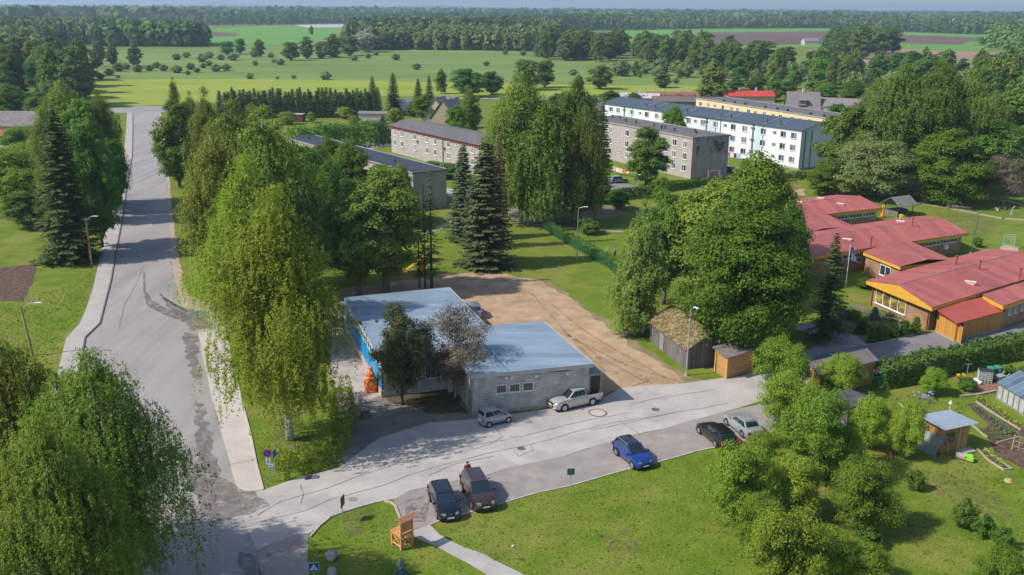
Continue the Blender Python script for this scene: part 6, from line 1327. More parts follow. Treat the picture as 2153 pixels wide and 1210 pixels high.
# ---------------- people ----------------
SKIN = M('skin', (.50, .28, .19), rough=.6)
def person(label, pos, rz, top, legs, hair, h=1.75, arms='down', stride=.12):
    """one skinned surface from the pelvis; clothes as thin shells grown on the same joints"""
    t = thing('person', label, 'person', pos, rz); k = h/1.75
    J = {}; V = []; Ed = []; Rd = []
    def vtx(n, p, r, par=None):
        J[n] = len(V); V.append(tuple(c*k for c in p)); Rd.append(r*k)
        if par is not None: Ed.append((J[par], J[n]))
    vtx('pel', (0, 0, .95), .125); vtx('waist', (0, 0, 1.10), .115, 'pel'); vtx('chest', (0, .0, 1.30), .135, 'waist'); vtx('neckb', (0, 0, 1.45), .07, 'chest'); vtx('neck', (.01, 0, 1.52), .052, 'neckb')
    vtx('head', (.02, 0, 1.62), .088, 'neck'); vtx('crown', (.01, 0, 1.70), .075, 'head'); vtx('nose', (.115, 0, 1.625), .015, 'head')
    for s, q in ((1, 'l'), (-1, 'r')):
        vtx('hip'+q, (0, s*.095, .88), .10, 'pel'); vtx('knee'+q, (.03+s*stride*.5, s*.10, .49), .062, 'hip'+q); vtx('ank'+q, (s*stride, s*.10, .09), .042, 'knee'+q); vtx('toe'+q, (s*stride+.17, s*.115, .035), .035, 'ank'+q)
        vtx('sh'+q, (0, s*.19, 1.40), .062, 'chest')
        if arms == 'down': e, w_ = (-.02, s*.25, 1.13), (.06, s*.27, .90)
        else: e, w_ = (.12, s*.26, 1.16), (.30, s*.16, 1.14)
        vtx('el'+q, e, .045, 'sh'+q); vtx('wr'+q, w_, .030, 'el'+q); d = (Vector(w_)-Vector(e)).normalized(); pm = Vector(w_)+d*.06
        vtx('palm'+q, tuple(pm), .034, 'wr'+q)
        for fi, (oy, ln) in enumerate(((-.027, .065), (-.009, .075), (.009, .07), (.027, .055))):
            b = pm+d*.035+Vector((oy, 0, 0)); vtx('f%d%s' % (fi, q), tuple(b), .0095, 'palm'+q); vtx('g%d%s' % (fi, q), tuple(b+d*ln+Vector((0, -s*.02, 0))), .008, 'f%d%s' % (fi, q))
        b = pm+Vector((.035, 0, 0)); vtx('t'+q, tuple(b), .011, 'palm'+q); vtx('u'+q, tuple(b+d*.045+Vector((.02, 0, 0))), .009, 't'+q)
    def skin(nm, V, Ed, Rd, mat, par, root=0):
        me = bpy.data.meshes.new(nm); me.from_pydata(V, Ed, []); me.materials.append(mat); o = bpy.data.objects.new(nm, me); link(o, par); o.modifiers.new('skin', 'SKIN').use_smooth_shade = True
        sk = me.skin_vertices[0].data if me.skin_vertices else None
        if sk is None:
            import bmesh; bm = bmesh.new(); bm.from_mesh(me); bm.verts.layers.skin.verify(); bm.to_mesh(me); bm.free(); sk = me.skin_vertices[0].data
        for i, r_ in enumerate(Rd): sk[i].radius = (r_, r_); sk[i].use_root = (i == root)
        sb = o.modifiers.new('sub', 'SUBSURF'); sb.levels = 1; sb.render_levels = 1; return o
    body = skin('body', V, Ed, Rd, SKIN, t)
    def sub(nm, names, edges, grow, mat):
        ids = {n_: i for i, n_ in enumerate(names)}; skin(nm, [V[J[n_]] for n_ in names], [(ids[a], ids[b]) for a, b in edges], [Rd[J[n_]]+grow*k for n_ in names], mat, body)
    sub('top', ['waist', 'chest', 'pel', 'neckb', 'shl', 'ell', 'wrl', 'shr', 'elr', 'wrr'], [('waist', 'chest'), ('waist', 'pel'), ('chest', 'neckb'), ('chest', 'shl'), ('shl', 'ell'), ('ell', 'wrl'), ('chest', 'shr'), ('shr', 'elr'), ('elr', 'wrr')], .022, top)
    sub('trousers', ['pel', 'hipl', 'kneel', 'ankl', 'hipr', 'kneer', 'ankr'], [('pel', 'hipl'), ('hipl', 'kneel'), ('kneel', 'ankl'), ('pel', 'hipr'), ('hipr', 'kneer'), ('kneer', 'ankr')], .02, legs)
    m = MB(); m.lathe([(.07, -.06), (.098, -.02), (.103, .03), (.085, .08), (.04, .11), (.0, .12)], (-.012, 0, 1.645), 12); hr = m.build('hair', hair, body, smooth=True); hr.scale = (k, k, k)
    m = MB()
    for s in (-1, 1): m.lathe([(0, -.012), (.012, 0), (0, .012)], (.095, s*.035, 1.645), 6)
    e = m.build('eyes', DARKM, body); e.scale = (k, k, k); m = MB(); m.box((.098, 0, 1.575), (.012, .05, .01)); e = m.build('mouth', M('lips', (.35, .1, .09)), body); e.scale = (k, k, k)
    m = MB()
    for s in (-1, 1): m.box((s*stride+.07, s*.11, .045), (.27, .10, .09))
    e = m.build('shoes', BLK, body, bevel=.02); e.scale = (k, k, k)
    return t
MRN = M('cloth_maroon', (.22, .015, .03), (.30, .03, .05), scale=8); DNM = M('cloth_denim', (.05, .07, .12)); HB = M('hair_brown', (.06, .035, .02)); WC = M('cloth_white', (.7, .7, .7)); DKB = M('cloth_dark', (.03, .03, .04)); REDC = M('cloth_red', (.5, .04, .04)); BLC = M('cloth_lightblue', (.25, .35, .5))
person('person with dark hair and maroon top standing behind the brown SUV', G(983, 1012), 1.9, MRN, DNM, HB)
person('child in white hat and top on the lawn by the mesh fence', G(1276, 537), -1.2, WC, BLC, WC, 1.15)
person('adult in blue-grey clothes standing next to the child on the lawn', G(1293, 541), 2.6, BLC, DKB, HB, 1.6)
person('child in white shirt at the playground sand', G(1652, 408), .4, WC, REDC, HB, 1.25)
person('person in pale top in the shade behind the small slatted store', G(1606, 762), -1.4, BLC, DKB, HB, 1.65)
person('person in dark clothes standing in the shade under the big maple', G(1613, 764), -2.0, DKB, DNM, HB, 1.7)
# ---------------- street furniture ----------------
LMPG = M('lamp_galvanised', (.42, .45, .46), rough=.45, metal=.5); POLEW = M('pole_wood', (.30, .21, .13), (.38, .27, .17), scale=4, stretch=(1, 1, .2), rough=.9)
def steel_lamp(label, base, top, arm_px, z=None):
    p = G(*base); h = zat(p, top[1]); t = thing('street_lamp', label, 'street lamp', p)
    m = MB(); m.tube((0, 0, 0), (0, 0, h-.5), .085, .055, 8); pts = [(0, 0, h-.5)]
    d = Vector((G(*arm_px, h)-p)); d.z = 0; L = d.length; d.normalize()
    for i in range(1, 6): a = i/5*math.pi/2; pts.append((d.x*.5*(1-math.cos(a)), d.y*.5*(1-math.cos(a)), h-.5+.5*math.sin(a)))
    pts.append((d.x*(L-.3), d.y*(L-.3), h+.1)); m.path(pts, .04, 6); m.build('pole', LMPG, t)
    m = MB(); m.box((d.x*L, d.y*L, h+.12), (.65, .22, .1), rz=math.atan2(d.y, d.x)); m.build('lamp_head', M('lamp_head', (.6, .63, .64)), t, bevel=.03)
    m = MB(); m.tube((0, 0, 0), (0, 0, .25), .2, .16, 8); m.build('foot', CONCR, t)
steel_lamp('galvanised curved street lamp in front of the mossy barn', (1443, 790), (1445, 645), (1464, 650))
steel_lamp('curved street lamp on the lawn beside the mesh fence', (1213, 544), (1214, 436), (1232, 437))
steel_lamp('short street lamp by the lane in front of the grey block', (1340, 398), (1340, 368), (1345, 369))
def wood_lamp(label, base, topx, topy, arm):
    p = G(*base); h = zat(p, topy); q = G(topx, topy, h); t = thing('street_lamp', label, 'street lamp', p); d = q-p; d.z = h
    m = MB(); m.tube((0, 0, -.2), d, .15, .10, 8); m.build('pole', POLEW, t)
    e = G(*arm, h+.3)-p; m = MB(); m.path([tuple(d-Vector((0, 0, .5))), tuple(d*.5+e*.5+Vector((0, 0, .1))), tuple(e)], .03, 6); m.build('arm', LMPG, t)
    m = MB(); m.box(tuple(e), (.75, .25, .1), rz=math.atan2(e.y-d.y, e.x-d.x)); m.build('lamp_head', MT['lamp_head'], t, bevel=.03)
wood_lamp('leaning wooden lamp pole at the foot of the left spruces', (193, 558), 180, 459, (201, 455))
wood_lamp('leaning wooden lamp pole above the lower left birches', (69, 748), 43, 643, (80, 637))
POST = M('post_galv', (.38, .42, .42), rough=.5, metal=.4)
def text_free_shape(mb, pts, y, th=.004):
    mb.hexa([(p[0], y, p[1]) for p in pts[:4]], [(p[0], y-th, p[1]) for p in pts[:4]])
def face_cam(p): return math.atan2(-p.x, p.y) if False else math.atan2(p.x, -p.y)*0+0
# no-stopping sign with two plates
p = G(567, 1014); h = zat(p, 945); t = thing('road_sign', 'round blue no-stopping sign with red rim and two small plates on a post', 'road sign', p, .12)
m = MB(); m.tube((0, 0, 0), (0, 0, h), .035, n=8); m.build('post', POST, t)
def disc(mb, cz, r, y, th, n=28): 
    k = len(mb.v)
    for yy in (y, y-th):
        for i in range(n): a = 2*math.pi*i/n; mb.v.append(Vector((math.cos(a)*r, yy, cz+math.sin(a)*r)))
    mb.f.append(tuple(k+i for i in range(n))); mb.f.append(tuple(k+n+i for i in range(n-1, -1, -1)))
    for i in range(n): mb.f.append((k+i, k+(i+1) % n, k+n+(i+1) % n, k+n+i))
SRED = M('sign_red', (.55, .02, .02), rough=.4); SBLU = M('sign_blue', (.01, .06, .36), rough=.4); SWHT = M('sign_white', (.72, .74, .76), rough=.4); SBLK = M('sign_black', (.01, .01, .01), rough=.5)
zc = h-.33
m = MB(); disc(m, zc, .33, -.04, .02); fc = m.build('sign_face', SRED, t); m = MB(); disc(m, zc, .275, -.06, .006); m.build('blue_field', SBLU, fc)
m = MB(); m.box((0, -.068, zc), (.56, .006, .055), ry=RAD(45)); m.build('red_slash', SRED, fc)
m = MB(); m.box((0, -.045, zc-.63), (.36, .02, .52)); pl = m.build('arrow_plate', SWHT, t)
m = MB(); m.box((0, -.058, zc-.50), (.035, .006, .16)); m.face([(-.06, -.062, zc-.47), (.06, -.062, zc-.47), (0, -.062, zc-.39)]); m.build('arrow', SBLK, pl)
m = MB()
for x, z in ((-.05, -.66), (.05, -.66), (-.05, -.74), (.05, -.74), (0, -.82)): m.box((x, -.058, zc+z), (.07, .006, .05))
m.build('pictogram', SBLU, pl)
m = MB(); m.box((.12, -.045, zc-1.06), (.52, .02, .28)); pl = m.build('text_plate', SWHT, t)
m = MB(); 
for i in range(6): m.box((-.02+.05*i, -.058, zc-1.06), (.022, .006, .11))
m.box((-.10, -.058, zc-1.06), (.05, .006, .2)); m.build('lettering', SBLU, pl)
p = G(580, 1014); h = zat(p, 947); t = thing('sign_post', 'grey post with sign plate seen edge-on next to the no-stopping sign', 'road sign', p, 1.45)
m = MB(); m.tube((0, 0, 0), (0, 0, h), .035, n=8); m.build('post', POST, t); m = MB(); m.box((0, -.05, h-.3), (.6, .02, .6)); m.build('sign_face', SBLU, t)
p = G(721, 1097); h = zat(p, 1043); t = thing('sign_post', 'grey post with dark rectangular plate seen edge-on at the grass corner', 'road sign', p, 1.38)
m = MB(); m.tube((0, 0, 0), (0, 0, h), .035, n=8); m.build('post', POST, t); m = MB(); m.box((0, -.05, h-.42), (.75, .02, .85)); m.build('sign_face', M('sign_back', (.10, .12, .11)), t)
p = G(1199, 1040); h = zat(p, 985); t = thing('sign_post', 'post with dark green information plate on the edge of the front lawn', 'road sign', p, .1)
m = MB(); m.tube((0, 0, 0), (0, 0, h-.02), .035, n=8); m.build('post', POST, t); m = MB(); m.box((0, -.05, h-.27), (.58, .02, .54)); sf = m.build('sign_face', M('sign_green', (.02, .11, .08)), t); m = MB(); m.box((0, -.064, h-.27), (.02, .006, .5)); m.build('rib', POST, sf)
# pedestrian crossing sign
p = G(663, 1240); h = zat(p, 1183); t = thing('road_sign', 'square blue pedestrian crossing sign at the bottom edge', 'road sign', p, .08)
m = MB(); m.tube((0, 0, 0), (0, 0, h-.02), .035, n=8); m.build('post', POST, t)
z = h-.33; m = MB(); m.box((0, -.05, z), (.66, .02, .66)); sf = m.build('sign_face', SWHT, t); m = MB(); m.box((0, -.065, z), (.62, .006, .62)); bf = m.build('blue_field', SBLU, sf)
m = MB(); m.face([(-.26, -.071, z-.2), (.26, -.071, z-.2), (0, -.071, z+.25)]); m.build('white_triangle', SWHT, bf)
m = MB(); zz = z-.06; y = -.075
def bar(a, b, w):
    a = Vector((a[0], y, zz+a[1])); b = Vector((b[0], y, zz+b[1])); d = (b-a).normalized(); n_ = Vector((-d.z, 0, d.x))*w/2; m.hexa([a-n_, b-n_, b+n_, a+n_], [q+Vector((0, -.003, 0)) for q in (a-n_, b-n_, b+n_, a+n_)])
bar((0, .0), (0, .10), .05); bar((0, 0), (-.06, -.12), .03); bar((0, 0), (.06, -.12), .03); bar((0, .08), (-.07, .02), .022); bar((0, .08), (.07, .03), .022)
m.box((0, y-.001, zz+.135), (.045, .006, .045)); 
for i in range(4): m.box((-.15+.1*i, y-.001, zz-.125), (.05, .006, .02))
m.build('walking_figure', SBLK, bf)
# giant wooden chair
CW = Mstripe('chair_wood', (.62, .29, .12), (.50, .22, .09), period=.13, axis=0, duty=.1, rough=.7, noise=.18, nscale=(2, .5))
fl, fr_, = G(827, 1147), G(847, 1160); bl_ = G(845, 1135); ang = math.atan2((fr_-fl).y, (fr_-fl).x); c = (fr_+bl_)/2+Vector((0, .1, 0))
t = thing('giant_chair', 'oversized wooden chair with small roof over its backrest', 'chair', c, ang)
s = .50; sh = 1.15; bh = 2.3
def dpart(nm, fn): m = MB(); fn(m); return m.build(nm, CW, t)
for sx, sy, hh in ((-1, -1, sh), (1, -1, sh), (-1, 1, sh), (1, 1, sh)):
    m = MB(); m.box((sx*s, sy*s, hh/2), (.12, .12, hh)); m.build('leg', CW, t)
dpart('seat', lambda m: [m.box((-s+.0+(i+.5)*(2*s+.12)/6-.06, 0, sh+.03), ((2*s+.12)/6-.02, 2*s+.16, .06)) for i in range(6)])
def brace(m):
    for (a, b) in (((-s, -s), (s, -s)), ((s, -s), (s, s)), ((s, s), (-s, s)), ((-s, s), (-s, -s))):
        A0 = Vector((a[0], a[1], .25)); B0 = Vector((b[0], b[1], .25)); A1 = Vector((a[0], a[1], sh-.1)); B1 = Vector((b[0], b[1], sh-.1)); m.tube(A0, B0, .06, n=4); m.tube(A1, B1, .06, n=4); m.tube(A0, B1, .04, n=4); m.tube(B0, A1, .04, n=4)
dpart('brace', brace)
dpart('backrest', lambda m: (m.box((s, -s, (sh+bh)/2+.05), (.11, .11, bh-sh)), m.box((s, s, (sh+bh)/2+.05), (.11, .11, bh-sh)), [m.box((s, -s+.06+(i+.5)*(2*s-.12)/6, (sh+bh)/2-.02), (.05, (2*s-.12)/6-.012, bh-sh-.3)) for i in range(6)], m.box((s-.05, 0, bh-.12), (.05, 2*s, .22))))
m = MB()
for k in (-1, 1): m.box((s+k*.17, 0, bh+.08), (.42, 2*s+.5, .04), ry=k*.45)
m.build('chair_roof', M('chair_roof', (.30, .14, .09), (.38, .19, .12), scale=5), t)
# boulders
def boulder(label, px, r, sd):
    p = G(*px); import bmesh; bm = bmesh.new(); bmesh.ops.create_icosphere(bm, subdivisions=2, radius=r); rd = random.Random(sd)
    pl_ = [(Vector((rd.gauss(0, 1), rd.gauss(0, 1), rd.gauss(0, .7))).normalized(), r*rd.uniform(.62, .85)) for _ in range(9)]
    for v_ in bm.verts:
        for n_, d_ in pl_:
            e = v_.co.dot(n_)-d_
            if e > 0: v_.co -= n_*e
        v_.co.z = v_.co.z*.85+r*.42
    me = bpy.data.meshes.new('boulder'); bm.to_mesh(me); bm.free(); me.materials.append(M('boulder_stone', (.26, .25, .24), (.40, .38, .36), scale=3, rough=.9, bump=.4)); o = bpy.data.objects.new('boulder', me); link(o); o.location = p; tag(o, label, 'boulder')
boulder('larger angular boulder on the corner grass', (697, 1176), .50, 2); boulder('smaller boulder nearer the bottom edge on the corner grass', (699, 1208), .42, 5)
# manholes and round slab
def disc_ground(name, label, px, r, mat, ring=None):
    p = G(*px); m = MB(); m.lathe([(r, 0), (r, .035), (0, .036)], (p.x, p.y, .012), 24); o = m.build(name, mat, org=(p.x, p.y, 0)); tag(o, label, 'manhole')
    if ring: 
        m = MB(); k = 28
        for i in range(k):
            a, b = 2*math.pi*i/k, 2*math.pi*(i+1)/k; m.hexa([(p.x+math.cos(q)*rr, p.y+math.sin(q)*rr, .014) for q, rr in ((a, r), (a, r*1.22), (b, r*1.22), (b, r))][::-1], [(p.x+math.cos(q)*rr, p.y+math.sin(q)*rr, .042) for q, rr in ((a, r), (a, r*1.22), (b, r*1.22), (b, r))][::-1])
        m.build('rim_ring', ring, o)
disc_ground('manhole_slab', 'large round concrete well cover with dark ring in the side street', (1257, 869), .72, PAVE, M('ring_mud', (.14, .10, .06), (.2, .15, .1), scale=3))
IRON = M('cast_iron', (.10, .085, .08), (.16, .13, .12), scale=8)
disc_ground('manhole', 'rusty round manhole cover in the side street, right of the large one', (1378, 862), .38, IRON)
disc_ground('manhole', 'round manhole cover near the grass corner', (741, 1051), .33, M('iron_pale', (.22, .19, .17), (.28, .24, .22), scale=8))
disc_ground('manhole', 'manhole with brown puddle stain in a patched square', (1096, 944), .34, M('iron_wet', (.10, .08, .05), (.16, .13, .08), scale=3))
# orange flower urn
p = G(781, 822); t = thing('flower_urn', 'big glossy orange urn planter with pink and yellow flowers', 'planter', p); OR = M('glaze_orange', (.65, .12, .01), (.75, .19, .03), scale=1.5, rough=.35, coat=.6)
m = MB(); m.lathe([(.55, 0), (.68, .05), (.70, .18), (.55, .26), (.62, .35), (.74, .7), (.70, 1.1), (.48, 1.35), (.52, 1.42), (.56, 1.5), (.45, 1.52)], (0, 0, 0), 22); m.build('pot', OR, t, smooth=True)
m = MB(); m.lathe([(.20, 1.45), (.36, 1.6), (.38, 1.85), (.22, 2.1), (.16, 2.2), (.24, 2.35), (.2, 2.5), (0, 2.55)], (0, .0, 0), 16); m.build('upper_pot', OR, t, smooth=True)
def blossoms(n, c, R, s, cols, par, nm='flowers'):
    rd = random.Random(n)
    for ci, mt in enumerate(cols):
        m = MB()
        for i in range(n):
            d = Vector((rd.gauss(0, 1), rd.gauss(0, 1), rd.gauss(0, .6))).normalized()*R*rd.uniform(.5, 1); q = Vector(c)+d; a = rd.uniform(0, 6); m.lathe([(0, -.02), (s, .01), (s*.5, .05)], tuple(q), 5)
        m.build(nm, mt, par)
PK = M('petal_pink', (.6, .06, .2)); YL = M('petal_yellow', (.75, .5, .03)); WT = M('petal_white', (.7, .7, .72)); GN = M('stem_green', (.06, .14, .03)); VI = M('petal_violet', (.30, .26, .6)); RDP = M('petal_red', (.5, .03, .03))
blossoms(14, (-.35, -.45, 1.15), .38, .09, (PK, GN), t); blossoms(5, (-.2, -.55, 1.55), .2, .09, (YL,), t); blossoms(8, (-.1, -.2, 1.9), .4, .08, (WT,), t)
# planter box on the forecourt
p = G(769, 877); t = thing('planter_box', 'small dark square planter on the shaded forecourt', 'planter', p, .4); m = MB()
for k in range(4): a = k*math.pi/2; m.box((math.cos(a)*.36, math.sin(a)*.36, .22), (.08, .8, .44), rz=a)
m.build('box', M('planter_grey', (.12, .11, .09), (.18, .16, .13), scale=3), t); m = MB(); m.box((0, 0, .2), (.68, .68, .32)); m.build('soil', BEDS, t)
# blue barrel by the brick building
p = G(717, 688); t = thing('barrel', 'blue plastic barrel on the paved strip behind the birch', 'barrel', p); m = MB(); m.lathe([(.28, 0), (.31, .1), (.31, .45), (.33, .47), (.31, .5), (.31, .85), (.28, .95)], (0, 0, 0), 16); m.build('drum', M('drum_blue', (.01, .04, .28), rough=.4), t, smooth=True); m = MB(); m.lathe([(.27, .951), (.27, .965)], (0, 0, 0), 16); m.build('lid', M('lid_blue', (.02, .06, .35)), t)
# kerb ramp wedge
p = G(655, 1006); m = MB(); m.hexa([(-.55, -.25, 0), (.55, -.25, 0), (.55, .25, 0), (-.55, .25, 0)], [(-.2, -.02, .12), (.5, -.02, .16), (.5, .25, .16), (-.2, .25, .12)]); o = m.build('kerb_ramp', M('ramp_violet', (.09, .08, .16), (.13, .11, .2), scale=4)); o.location = p; o.rotation_euler.z = .25; tag(o, 'small dark violet wedge at the street edge below the hedge', 'wedge')
# flagpole
p = G(1778, 603); h = zat(p, 517); t = thing('flagpole', 'white flagpole on the kindergarten lawn', 'flagpole', p); m = MB(); m.tube((0, 0, 0), (0, 0, h), .07, .04, 8); m.lathe([(.0, 0), (.07, .06), (0, .13)], (0, 0, h), 8); m.build('pole', WHITEF, t); m = MB(); m.tube((0, 0, 0), (0, 0, .3), .18, .14, 8); m.build('foot', CONCR, t)
nx, nz = 7, 10; fm = {}
for ci, (c0, c1, mt) in enumerate(((0, .34, M('flag_blue', (.08, .2, .55))), (.34, .67, BLK), (.67, 1.0, WHITEF))):
    m = MB(); 
    def fp(a, b): return Vector((p.x+.08+a*.55+.12*math.sin(b*5+a*3)*a+b*.35, p.y+.12*math.sin(a*6+b*3), h-.2-b*1.9-a*.15))
    for i in range(3):
        for j in range(nz):
            a0 = c0+(c1-c0)*i/3; a1 = c0+(c1-c0)*(i+1)/3; b0, b1 = j/nz, (j+1)/nz; m.face([fp(a0, b0), fp(a1, b0), fp(a1, b1), fp(a0, b1)])
    if ci == 0:
        fr0 = thing('flag', 'limp blue, black and white flag on the white pole', 'flag', (p.x, p.y, h-.3)); ORG[fr0.name] = Vector((p.x, p.y, h-.3))
    m.build('flag_stripe', mt, fr0)
# notice board
p = G(1736, 718); t = thing('notice_board', 'black chalk board with white drawings by the paver path', 'notice board', p, .15); m = MB(); m.box((0, 0, .85), (.95, .08, 1.2)); bd = m.build('board', SBLK, t)
m = MB(); rd = random.Random(3)
for i in range(12): m.box((rd.uniform(-.35, .35), -.045, .85+rd.uniform(-.45, .45)), (rd.uniform(.06, .16), .006, rd.uniform(.04, .12)), ry=rd.uniform(0, 3))
m.build('chalk_drawing', SWHT, bd); m = MB(); m.box((0, 0, .14), (1.05, .4, .2)); m.build('base', M('base_wood', (.4, .28, .1)), t)
# bench in the entrance bed
def bench(label, px, rz, L=1.8, back=False):
    t = thing('bench', label, 'bench', G(*px), rz); m = MB()
    for y in (-.14, .02, .18): m.box((0, y, .45), (L, .13, .05))
    m.build('seat', M('bench_wood', (.38, .30, .22), (.45, .36, .27), scale=5), t)
    for s in (-1, 1): m = MB(); m.box((s*L*.4, .02, .21), (.12, .34, .42)); m.build('leg', CONCR, t)
    return t
bench('plain plank bench against the brick wall under the big window', (1880, 678), -.95); bench('weathered plank bench on the park lawn left of the path', (2150, 405), .3)
# swings
def swing(label, px, rz, w=2.6, h=2.2, col=None):
    t = thing('swing', label, 'swing', G(*px), rz); m = MB(); mt = col or M('swing_timber', (.34, .25, .16), (.42, .31, .2), scale=4)
    for s in (-1, 1):
        for d in (-1, 1): m.tube((s*w/2, d*.7, 0), (s*w/2, 0, h), .06, n=6)
    m.tube((-w/2-.1, 0, h), (w/2+.1, 0, h), .06, n=6); m.build('frame', mt, t)
    for s in (-.5, .5):
        m = MB(); m.box((s*w/2, 0, .45), (.42, .18, .04)); st_ = m.build('seat', BLK, t); m = MB()
        for e in (-.18, .18): m.tube((s*w/2+e, 0, .47), (s*w/2+e, 0, h), .012, n=4)
        m.build('chain', STEEL, st_)
swing('timber swing frame in the playground sand behind the rear red roof', (1661, 406), .1, 3.2, 2.8); swing('grey steel swing frame at the sand patch left of the big maple', (1462, 422), .9, 2.6, 2.4, LMPG); swing('small wooden frame at the corner of the grey block', (1500, 380), .2, 2.6, 2.2)
m = MB(); o = None
t = thing('play_horse', 'red spring toy in the playground sand', 'play toy', G(1662, 408)); m = MB(); m.box((0, 0, .55), (1.1, .25, .3)); m.box((.5, 0, .85), (.2, .15, .5)); m.build('body', M('toy_red', (.5, .04, .03)), t, bevel=.05); m = MB(); m.tube((0, 0, 0), (0, 0, .4), .1, n=8); m.build('spring', DARKM, t)
# goal and ball net on the right
t = thing('goal', 'small green tubular goal with net on the sandy patch', 'goal', G(2120, 522), -.35); m = MB(); m.path([(-.8, 0, 0), (-.8, 0, 2.2), (.8, 0, 2.2), (.8, 0, 0)], .05, 6); m.path([(-.8, .8, 0), (-.8, 0, 2.2)], .03, 5); m.path([(.8, .8, 0), (.8, 0, 2.2)], .03, 5); m.build('frame', M('tube_mint', (.18, .45, .33)), t)
m = MB(); 
for i in range(9): x = -.8+1.6*i/8; m.tube((x, 0, 2.2), (x, .8, 0), .008, n=3); 
for i in range(8): z = 2.2*i/8; m.tube((-.8, .8*(1-z/2.2), z), (.8, .8*(1-z/2.2), z), .008, n=3)
m.build('net', WHITEF, t)
p = G(2040, 535); h = zat(p, 455); t = thing('lamp_pole', 'slim dark leaning pole at the corner of the middle wing', 'pole', p); m = MB(); m.tube((0, 0, 0), (.6, .3, h), .07, .05, 6); m.build('pole', M('pole_green', (.06, .10, .07)), t); m = MB(); m.tube((0, 0, 0), (0, 0, .3), .2, .15, 8); m.build('foot', CONCR, t)
# yard toys by the gazebo
t = thing('litter_bin', 'small yellow bin on the kindergarten lawn behind the middle wing', 'bin', G(1893, 470)); m = MB(); m.tube((0, 0, 0), (0, 0, .9), .05); m.build('post', DARKM, t); m = MB(); m.box((0, 0, 1.25), (.5, .4, .7)); m.build('bin', M('bin_yellow', (.75, .55, .02)), t, bevel=.03)
t = thing('play_tower', 'orange and yellow toy figure on the lawn beside the rear wing', 'play toy', G(1855, 458)); m = MB(); m.lathe([(.5, 0), (.45, .5), (.15, .9), (.12, 1.8)], (0, 0, 0), 10); m.build('body', M('toy_orange', (.6, .2, .02)), t, smooth=True); m = MB(); m.box((0, 0, 2.0), (.5, .3, .4)); m.build('head', M('toy_yellow', (.75, .5, .02)), t, bevel=.05)
def log(label, a, b, r):
    A = G(*a); B = G(*b); d = B-A; n = 5; m = MB(); rd = random.Random(int(a[0])); P = [Vector((d.x*i/n+rd.uniform(-.15, .15), d.y*i/n+rd.uniform(-.15, .15), r*.8)) for i in range(n+1)]; m.path(P, [r, r*.9, r*.8, r*.7, r*.5, r*.3], 7); m.path([P[3], P[3]+Vector((.8, .6, .5))], [r*.4, r*.1], 5)
    o = m.build('fallen_log', M('log_pale', (.30, .26, .21), (.40, .35, .28), scale=4)); o.location = A; tag(o, label, 'log')
log('bleached fallen trunk lying on the park lawn beside the path', (1990, 436), (2042, 440), .3); log('short pale log below the brown bare tree', (2092, 440), (2100, 447), .25); log('crooked branch lying under the brown bare tree', (2110, 438), (2116, 442), .2)
p = G(2127, 452); t = thing('play_figure', 'pale crooked wooden figure on the park lawn', 'sculpture', p); m = MB(); m.path([(0, 0, 0), (-.1, 0, .7), (.0, 0, 1.2), (.4, .1, 1.6)], [.16, .12, .12, .08], 7); m.build('body', MT['log_pale'], t); m = MB(); m.box((0, 0, .05), (.6, .6, .1)); m.build('base', CONCR, t)
# yellow play things behind the blue roof
for i, (px, c_, s_, lb) in enumerate((((826, 578), (.7, .30, .02), 1.3, 'orange-yellow slide half hidden behind the leafy trees'), ((872, 570), (.75, .42, .01), 1.2, 'yellow plastic play hut behind the thin spruces'))):
    t = thing('play_slide' if i == 0 else 'play_hut', lb, 'play equipment', G(*px), .4); m = MB(); q = [(-1.2, -.4, .2), (.9, -.4, 1.6), (.9, .4, 1.6), (-1.2, .4, .2)]; m.hexa(q, [(a, b, c+.12) for a, b, c in q]); m.box((1.1, 0, .9), (.5, .9, 1.8)); m.build('body', M('toy_plastic%d' % i, c_, rough=.4), t, bevel=.04); m = MB(); m.box((1.1, 0, 2.0), (.8, 1.1, .12)); m.build('roof', M('toy_roof', (.6, .1, .02)), t)
# laundry lines
def laundry(label, a, b, cols, h=1.8):
    A = G(*a); B = G(*b); t = thing('washing_line', label, 'washing line', A); d = B-A
    for q in (Vector(), d): m = MB(); m.tube(q, q+Vector((0, 0, h)), .05, n=6); m.build('post', LMPG, t)
    m = MB(); m.path([Vector((0, 0, h-.05)), d*.5+Vector((0, 0, h-.3)), d+Vector((0, 0, h-.05))], .012, 4); m.build('line', SBLK, t)
    n = len(cols); rd = random.Random(n); nv = Vector((-d.y, d.x, 0)).normalized()*.03
    for i, c_ in enumerate(cols):
        u = (i+.5)/n; z = h-.05-.25*(1-abs(2*u-1)); w = d*(.42/n); L = rd.uniform(.6, 1.1); c0 = d*u; m = MB(); q = [c0-w-nv, c0+w-nv, c0+w+nv, c0-w+nv]; m.hexa([p_+Vector((0, 0, z-L)) for p_ in q], [p_+Vector((0, 0, z)) for p_ in q])
        o = m.build('garment', M('cloth_%02d' % (int(c_[0]*9)*10+int(c_[2]*9)), c_)); o.location = A; tag(o, '%s hanging on the line' % ('laundry piece number %d' % i), 'laundry')
        o['label'] = LN[(label[:5], i)]
LN = {}
for i, s_ in enumerate(('pink sheet at the left of the line by the grey block', 'white sheet hanging by the grey block', 'pale sheet beside the orange cloth by the grey block', 'orange cloth on the line by the grey block', 'white cloth at the right of the line by the grey block')): LN[('grey ', i)] = s_
for i, s_ in enumerate(('violet garment on the line before the white block', 'red garment on the line before the white block', 'white garment on the line before the white block', 'dark garment on the line before the white block', 'light blue garment on the line before the white block')): LN[('steel', i)] = s_
